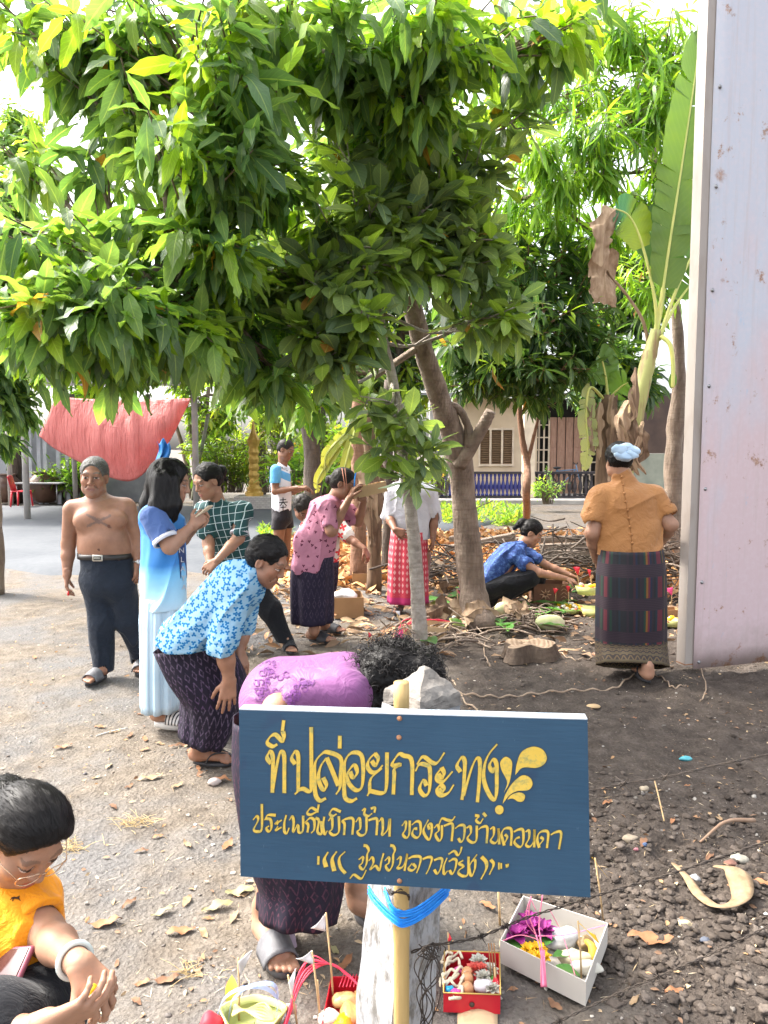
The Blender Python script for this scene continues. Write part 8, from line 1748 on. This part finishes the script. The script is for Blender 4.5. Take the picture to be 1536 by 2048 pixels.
BIG=[(300,1556,52,25,1,'long tan leaf on the bare dirt left of the blue sign'),(125,1490,36,30,0,'orange-tan leaf on the pale dirt left of the floral-bloused woman'),(210,1836,68,15,0,'long orange-brown leaf right of the orange-shirted woman\'s shoulder'),(325,1818,50,35,3,'yellow-green faded leaf below the straw tuft'),(374,1797,40,80,1,'round pale tan leaf beside the yellow-green one'),(258,1800,40,60,2,'folded red-brown leaf standing on edge'),(360,1852,62,12,0,'wavy orange-brown leaf left of the purple sarong'),(455,1690,44,75,0,'tan curled leaf at the left end of the blue sign'),(334,1948,64,8,2,'rust-brown leaf on the gravelly dirt above the blue ribbon'),(480,1782,62,5,3,'large pale leaf against the bowing woman\'s sarong'),(435,1812,66,20,3,'grey-tan rolled leaf below the large pale leaf'),(468,1828,40,80,1,'grey-tan leaf hanging over the rolled leaf'),(460,1962,28,60,2,'small curled brown leaf by the leftmost flag stick'),(1300,1890,92,-14,0,'long pinkish-tan folded leaf on the soil right of the white box'),(1110,2012,44,-60,2,'brown ribbed leaf below the white box'),(1268,2000,36,40,1,'tan crumpled leaf right of the white box corner'),(440,1562,48,-12,0,'orange-brown leaf before the flip-flop of the floral-bloused woman'),(400,1548,24,70,2,'small brown leaf left of the flip-flop'),(565,1905,40,80,0,'tan leaf behind the grey sandal toe'),(670,1905,34,-60,3,'yellowish crumpled leaf left of the white post'),(690,1935,60,60,0,'stiff tan leaf propped against the white post'),(372,1486,40,-5,2,'brown leaf at the hem of the pale skirt'),(290,1494,24,20,0,'small orange leaf left of the striped slide'),(282,1700,30,10,2,'folded dark brown leaf between the two straw tufts'),(316,1672,28,30,0,'tan leaf right of the straw tuft'),(740,1256,40,0,0,'orange-brown leaf on the dirt right of the purple sarong'),(780,1263,44,-10,0,'long orange leaf left of the thin trunk foot'),(1510,1780,60,-30,0,'pinkish tan leaf at the right edge of the picture'),(1430,1640,40,-70,1,'pale curled leaf at the stick on the clods'),(1380,1846,26,70,1,'blond leaf scrap on the clods'),(1345,1648,30,60,0,'orange leaf standing among the clods')]
for k,b in enumerate(BIG):fallen(*b,seed=k,w=.34+.12*((k*7)%5)/5)
g_=np.random.default_rng(21);protos=[]
for k in range(8):
 o=fallen(200+30*k,1450+8*k,22,40*k,k%3,'small dry leaf scattered on the bare dirt',100+k,'small dry leaves scattered on the dirt',L=.07);protos.append(o)
for k in range(120):
 px,py=g_.uniform(-20,1560),1090+950*g_.random()**1.2
 if px>900 and g_.random()<.55:continue
 if 1370<px and py<1345:continue
 q=gnd(px,py);o=protos[k%8].copy();COL.objects.link(o);o.location=(q[0],q[1],gz(q[0],q[1])+.003);o.rotation_euler=(0,0,g_.uniform(0,6.28));sc=g_.uniform(.4,1.15);o.scale=(sc,sc,sc)
lv=Leaves();g_=np.random.default_rng(31)
def scatter(n,f,yr=(1.3,9.0)):
 out=[]
 while len(out)<n:
  y=yr[0]+(yr[1]-yr[0])*g_.random()**1.8;x=g_.uniform(-.62,.62)*y
  if g_.random()<f(x,y):out.append((x,y))
 P=np.array(out);return np.stack([P[:,0],P[:,1],ground_z(P[:,0],P[:,1])],1)
P=scatter(5200,lambda x,y:.45+.55*(fbm(np.array([[x*2,y*2,0.]]),3,2)[0]>.0));n=len(P);a=g_.uniform(0,6.28,n);tl=g_.normal(0,.12,n);d=np.stack([np.cos(a),np.sin(a),tl],1)
cs=np.array([(.46,.36,.22),(.36,.27,.16),(.26,.18,.11),(.55,.47,.34),(.18,.13,.09)])[g_.integers(5,size=n)]
T3=leaf_tmpl(.07,3,.1,.0,.0,0,0,3);lv.add(T3,P+[0,0,.004],d,np.array([0,0,1.0])+g_.normal(0,.3,(n,3)),g_.uniform(.012,.055,n),cs)
P=scatter(1500,lambda x,y:.5);n=len(P);a=g_.uniform(0,6.28,n);d=np.stack([np.cos(a),np.sin(a),g_.normal(.05,.2,n)],1);cs=np.array([(.40,.24,.12),(.30,.17,.09),(.48,.36,.22),(.22,.13,.08)])[g_.integers(4,size=n)]
lv.add(leaf_tmpl(.5,4,.2,.3,.02,.1,.4,5),P+[0,0,.006],d,np.array([0,0,1.0])+g_.normal(0,.5,(n,3)),g_.uniform(.012,.035,n),cs)
s=N('dry_litter');s.base(s.mix(1.0,s.attr('Col'),s.mix(s.noise(s.coord(),60,3),(.75,.75,.75),(1.25,1.2,1.15)),'MULTIPLY'));s.rough(.85);MLIT=s.m
o=lv.build('straw_litter',MLIT,None);tag(o,'fine straw, chips and leaf crumbs strewn over the dirt','litter',kind='stuff')
def stones(name,label,n,f,rs,cols,seed,yr=(1.3,8),flat=.65,bury=.25):
 P=scatter(n,f,yr);g=np.random.default_rng(seed);n=len(P);bm=bmesh.new();bmesh.ops.create_icosphere(bm,subdivisions=3 if rs[1]>.02 else 2,radius=1);B=np.array([v.co for v in bm.verts]);F=np.array([[v.index for v in q.verts]for q in bm.faces]);bm.free();var=[]
 for k in range(9):
  D=g.normal(size=(9,3));D/=np.linalg.norm(D,axis=1)[:,None];hh=g.uniform(.45,.95,9);t=np.min(np.where(B@D.T>.05,hh/np.maximum(.05,B@D.T),9),1);var.append(B*np.minimum(t,1.0)[:,None]*(1+.22*fbm(B*4+9*k,k,3))[:,None]*np.array([1,g.uniform(.6,1),g.uniform(.6,.9)]))
 V=[];C=[]
 r=rs[0]+(rs[1]-rs[0])*g.random(n)**5
 for k in range(n):
  a=g.uniform(0,6.28);b=var[k%9]@rotz(a).T;V.append(P[k]+b*r[k]*np.array([1,1,flat])+[0,0,r[k]*.12]);C.append(np.broadcast_to(np.array(cols[g.integers(len(cols))])*g.uniform(.75,1.25),b.shape))
 m=len(B);FF=(F[None]+(np.arange(n)*m)[:,None,None]).reshape(-1,3);o=mesh_obj(name,np.concatenate(V),FF,MSTONE,None,col=np.concatenate(C));tag(o,label,kind='stuff');return o
s=N('soil_lump');co=s.coord();s.base(s.mix(1.0,s.attr('Col'),s.mix(s.noise(co,90,4),(.65,.65,.65),(1.35,1.32,1.28)),'MULTIPLY'));s.rough(.95);s.b.inputs['Specular IOR Level'].default_value=.12;s.bump(s.noise(co,140,4,.7),.6,.006);MSTONE=s.m
def clodf(x,y):d=math.hypot((x-1.15)/1.15,(y-2.6)/1.0);return float(soil_mix(np.array([x]),np.array([y]))[0]>.5)*max(.03,1.15-d)
stones('soil_clods','dark crumbly soil clods dug up on the right',5600,clodf,(.003,.027),[(.085,.070,.060),(.10,.082,.070),(.066,.054,.046),(.115,.096,.083)],3,(1.4,6.0),.7)
stones('gravel','grey grit and small stones in the dirt',3000,lambda x,y:.3+.7*(fbm(np.array([[x*1.3+5,y*1.3,0.]]),7,2)[0]>.0),(.0025,.014),[(.26,.24,.22),(.36,.34,.31),(.18,.165,.15),(.46,.42,.37),(.12,.11,.105)],4,(1.3,7.5),.7)
lv=Leaves();n=9000;X=g_.uniform(-1.7,4.3,n);Y=g_.normal(11.0,1.35,n);ok=(Y>8.0)&(Y<15);X,Y=X[ok],Y[ok];n=len(X);P=np.stack([X,Y,ground_z(X,Y)+g_.uniform(0,.05,n)],1);a=g_.uniform(0,6.28,n);d=np.stack([np.cos(a),np.sin(a),g_.normal(.1,.35,n)],1)
cs=np.array([(.56,.28,.10),(.46,.21,.075),(.60,.37,.16),(.32,.15,.065),(.50,.30,.13)])[g_.integers(5,size=n)];sz=g_.uniform(.09,.20,n)
for k in range(3):
 q=(np.arange(n)%3)==k;lv.add(leaf_tmpl(.36,5,.3-.3*k,.35,.03,.1,.5,80+k),P[q],d[q],np.array([0,0,1.0])+g_.normal(0,.6,(q.sum(),3)),sz[q],cs[q])
P=scatter(1500,lambda x,y:float(x>-1.2)*min(1,max(0,(y-5.6)/2.5)),(5.6,9.5));n=len(P);a=g_.uniform(0,6.28,n);d=np.stack([np.cos(a),np.sin(a),g_.normal(.1,.3,n)],1);cs=np.array([(.40,.22,.11),(.30,.20,.12),(.48,.34,.2),(.20,.13,.08)])[g_.integers(4,size=n)]
lv.add(leaf_tmpl(.3,5,.3,.35,.03,.1,.5,84),P+[0,0,.02],d,np.array([0,0,1.0])+g_.normal(0,.6,(n,3)),g_.uniform(.05,.20,n),cs)
o=lv.build('leaf_litter',MLIT,None);tag(o,'thick brown dead leaves heaped behind the people','leaf litter',kind='stuff')
def brush(label,px,py,Y,w,h,n,seed,c=None,L=(.3,.8),lay=.25):
 g=np.random.default_rng(seed);q=at(px,py,Y);q[2]=max(0,q[2]);m=MB()
 for k in range(n):
  e=q+[g.normal(0,w*.5),g.normal(0,.25),abs(g.normal(0,h*.5))];d=unit([g.normal(),g.normal(0,.5),g.normal(0,lay)])*g.uniform(*L);m.tube(spline([e-d/2,e+[0,0,g.normal(0,.04)],e+d/2],3),[g.uniform(.006,.014)]*3+[.006]*4,4)
 o=m.build('brushwood',c or MBARK,loc=tuple(q));tag(o,label,'brushwood','heaps of dead twigs')
brush('heap of dark twigs behind the carved box',1150,1140,8.2,.9,.45,130,1,MBARKD);brush('grey twigs behind the striped sarong and the hoarding',1350,1150,8.0,.7,.4,110,2,MBARK);brush('low brushwood right of the leaning trunk foot',1050,1250,6.9,.42,.05,80,3,MBARK,(.25,.42),.08);brush('dead twigs left of the leaning trunk foot',890,1290,6.3,.6,.08,60,4,MBARK,(.15,.45),.1);brush('twigs behind the red patterned skirt',890,1150,8.2,.6,.25,60,5,MBARKD)
def heap(label,px,py,Y,w,n,seed,mats,L=(.15,.4)):
 g=np.random.default_rng(seed);q=at(px,py,Y);q[2]=max(0.0,q[2]);
 for k in range(n):
  e=q+[g.normal(0,w*.5),g.normal(0,.15),.03+abs(g.normal(0,.05))];a=g.uniform(0,6.28);P=[e,e+[math.cos(a)*.12,math.sin(a)*.1,.06],e+np.array([math.cos(a),math.sin(a),.1])*g.uniform(*L)]
  t=thing('dead_leaf',label,'leaf',tuple(e),label);banana_leaf(t,P,g.uniform(.05,.10),(g.normal(0,.4),-1,.6),splits=0,seed=seed*50+k,name='blade',mat_=mats[k%len(mats)],crumple=.5,ribr=(.006,.003),fold=-.3)
heap('crumpled brown dead leaf heaped between the thin and the leaning trunk',895,1262,6.7,.5,7,1,(MDRYD,MDRY));heap('grey-brown dead leaf right of the leaning trunk foot',1020,1240,7.0,.4,4,2,(MDRY,),(.1,.25));heap('brown dead leaf behind the leaning trunk',900,1170,8.2,.6,7,3,(MDRYD,MDRY))
MGL=leaf_mat('cut_green_leaf',.2)
for k,(px,py,a,L,w,lab)in enumerate(((880,1226,20,.45,.4,'dark green cut leaf left of the green tray'),(900,1216,150,.40,.4,'dark green cut leaf lying on the twigs by the green tray'),(1000,1258,80,.22,.6,'fresh green leaf at the right foot of the leaning trunk'),(1030,1236,30,.35,.3,'long green leaf on the brushwood'),(1060,1216,-20,.55,.28,'green banana leaf strip under the flower tray'),(872,1302,120,.22,.7,'green leaf right of the thin trunk foot'),(992,1264,10,.16,.8,'small green leaf beside the stump'),(1080,1262,-10,.25,.4,'green leaf under the pale husk'))):
 q=gnd(px,py);T,F,U=leaf_tmpl(w,9,.15,.2,.02,.1,.2,k);d=np.array([math.cos(R(a)),math.sin(R(a)),.1]);s_=unit(np.cross(d,[0,0,1]));V=q+[0,0,.06]+L*(T[:,0:1]*s_+T[:,1:2]*d+T[:,2:3]*np.array([0,0,1.0]));o=mesh_obj('green_leaf',V,F,MGL,None,tuple(q),uv=U,col=np.tile((.06,.16,.035),(len(V),1)));tag(o,lab,'leaf')
g_=np.random.default_rng(77)
for k in range(26):
 q=gnd(g_.uniform(860,1190),g_.uniform(1170,1262));T,F,U=leaf_tmpl(g_.uniform(.3,.6),7,.15,.25,.02,.1,.2,k);a=g_.uniform(0,6.28);d=np.array([math.cos(a),math.sin(a),.15]);s_=unit(np.cross(d,[0,0,1]));V=q+[0,0,.05]+g_.uniform(.12,.34)*(T[:,0:1]*s_+T[:,1:2]*d+T[:,2:3]*np.array([0,0,1.0]));o=mesh_obj('green_leaf',V,F,MGL,None,tuple(q),uv=U,col=np.tile(np.array((.07,.18,.04))*g_.uniform(.6,1.6),(len(V),1)));tag(o,'cut green leaf strewn among the offerings at the tree foot','leaf','green leaves among the offerings')
def at_g(px,py,dz=0):q=gnd(px,py);q[2]=gz(q[0],q[1])+dz;return q
m=MB();m.tube(spline([at_g(1400,1692,.02),at_g(1450,1665,.05),at_g(1508,1642,.04)],6),np.linspace(.004,.010,13),8,wob=.1);o=m.build('stick',M('brown_stick',(.26,.16,.10),(.34,.23,.16),14,.8),loc=tuple(at_g(1450,1665)));tag(o,'brown stick lying on the clods at the right','stick')
m=MB();m.tube(spline([at_g(1308,1600,.08),at_g(1316,1625,.05),at_g(1328,1652,.01)],5),.003,6);o=m.build('stick',MSTICK,loc=tuple(at_g(1328,1652)));tag(o,'thin pale stick poking out of the clods','stick')
m=MB();m.tube(spline([at_g(192,1466,.006),at_g(222,1459,.008),at_g(256,1452,.006)],5),.0035,5);o=m.build('stick',M('white_stick',(.6,.58,.55),rough=.7),loc=tuple(at_g(222,1459)));tag(o,'thin white stick on the dirt left of the pale skirt','stick')
m=MB();m.ball(at_g(1187,1404,.008),(.042,.036,.010),20,8,.1,2);o=m.build('wood_chip',M('pale_wood_chip',(.52,.36,.20),(.44,.3,.16),20,.8),loc=tuple(at_g(1187,1404)));tag(o,'round pale wood chip on the dark soil above the sign','wood chip')
m=MB();m.ball(at_g(1372,1508,.012),(.034,.020,.014),16,10,.3,5);o=m.build('scrap',M('turquoise_plastic',(.06,.30,.36),(.12,.42,.46),30,.4),loc=tuple(at_g(1372,1508)));tag(o,'turquoise plastic scrap on the dark soil','scrap')
for k,(px,py,r,cc,lab)in enumerate(((1288,1580,.022,(.40,.33,.24),'small tan stone on the soil right of the sign'),(1262,1684,.030,(.28,.23,.17),'grey-tan stone among the clods'),(1460,1735,.022,(.22,.11,.08),'reddish pebble right of the dry sheath'),(1370,1846,.024,(.50,.40,.25),'blond stone scrap below the dry sheath'),(1480,1715,.034,(.40,.37,.30),'long pale stone at the right'),(1410,1875,.018,(.10,.11,.14),'dark blue-grey pebble right of the white box'),(430,1568,.03,(.42,.36,.33),'pinkish stone before the flip-flop'),(170,1542,.012,(.14,.13,.13),'dark pebble on the pale dirt'),(1390,1752,.02,(.45,.45,.45),'bright white scrap by the dry sheath'),(1290,1702,.011,(.06,.10,.19),'blue plastic scrap among the clods'),(1272,1706,.010,(.34,.14,.16),'pink plastic scrap among the clods'))):
 m=MB();m.ball(at_g(px,py,r*.4),(r,r*.8,r*.55),14,9,.35,k);o=m.build('stone' if 'scrap' not in lab or 'stone' in lab else 'scrap',M('stone_'+str(k)if False else 'loose_stone',cc,tuple(x*.75 for x in cc),30,.85,.3,80),loc=tuple(at_g(px,py)));tag(o,lab,'stone' if 'scrap' not in lab or 'stone' in lab else 'scrap')
P=spline([at_g(1345,1742,.03),at_g(1372,1765,.03),at_g(1400,1800,.02),at_g(1440,1828,.02),at_g(1482,1812,.04),at_g(1470,1780,.07),at_g(1432,1752,.05)],8);w=np.interp(np.linspace(0,1,len(P)),[0,.3,.6,.8,1],[.008,.022,.030,.045,.018]);T_=np.gradient(P,axis=0);T_/=np.linalg.norm(T_,axis=1)[:,None];sd=np.cross(T_,[0,.5,1.0]);sd/=np.linalg.norm(sd,axis=1)[:,None]
m=MB();m.grid(np.stack([P+sd*(w*u)[:,None]+np.array([0,0,1.0])*(.3*w*(1-u*u))[:,None]for u in(-1,-.5,0,.5,1)],1));o=m.build('dry_sheath',M('blond_dry_sheath',(.33,.235,.14),(.22,.145,.08),30,.8,.4,60),loc=tuple(at_g(1420,1800)));solidify(o,.002);tag(o,'looped blond dry plant sheath on the clods at the right','sheath')
for k,(px,py,w,lab)in enumerate(((272,1648,.10,'straw tuft on the dirt below the tan leaf'),(145,1690,.12,'yellow straw tuft right of the glasses of the orange-shirted woman'),(385,1935,.10,'sparse straw tuft right of the rust-brown leaf'))):
 m=MB();q=at_g(px,py);g=np.random.default_rng(k)
 for i in range(55 if k<2 else 25):a=g.uniform(0,6.28);e=q+[g.normal(0,w*.35),g.normal(0,w*.25),.004];d=np.array([math.cos(a),.6*math.sin(a),g.uniform(.05,.5)])*g.uniform(.03,.09);m.tube([e,e+d*.6+[0,0,.004],e+d],[.0013,.0011,.0006],4,False)
 o=m.build('straw_tuft',M('straw',(.52,.40,.20),(.42,.30,.14),40,.7),loc=tuple(q));tag(o,lab,'straw')
MVINE=M('dry_vine',(.24,.17,.12),(.36,.27,.19),30,.85)
for k,(pts,r,lab)in enumerate((([(905,1385),(960,1395),(1020,1392),(1090,1382),(1160,1378),(1225,1374),(1262,1352),(1300,1342),(1372,1330)],.006,'long dry vine trailing over the dark soil behind the post'),([(1300,1345),(1330,1360),(1345,1378),(1372,1372)],.005,'short curled vine at the heel of the striped-sarong woman'),([(905,1360),(930,1400),(962,1428),(905,1420)],.006,'knotted vine right of the pointed post top'),([(1010,1260),(975,1275),(968,1300),(980,1330)],.004,'thin curved vine left of the stump'),([(1120,1303),(1150,1318),(1190,1316)],.004,'thin pale twig on the soil left of the sandals'),([(1400,1335),(1412,1380),(1400,1400)],.004,'twisted root below the hoarding'))):
 m=MB();P=spline([at_g(x,y,.012)for x,y in pts],8);P[:,2]+=.01*np.sin(np.arange(len(P))*1.3);m.tube(P,r,6,wob=.2);o=m.build('vine',MVINE,loc=tuple(P[0]));tag(o,lab,'vine')
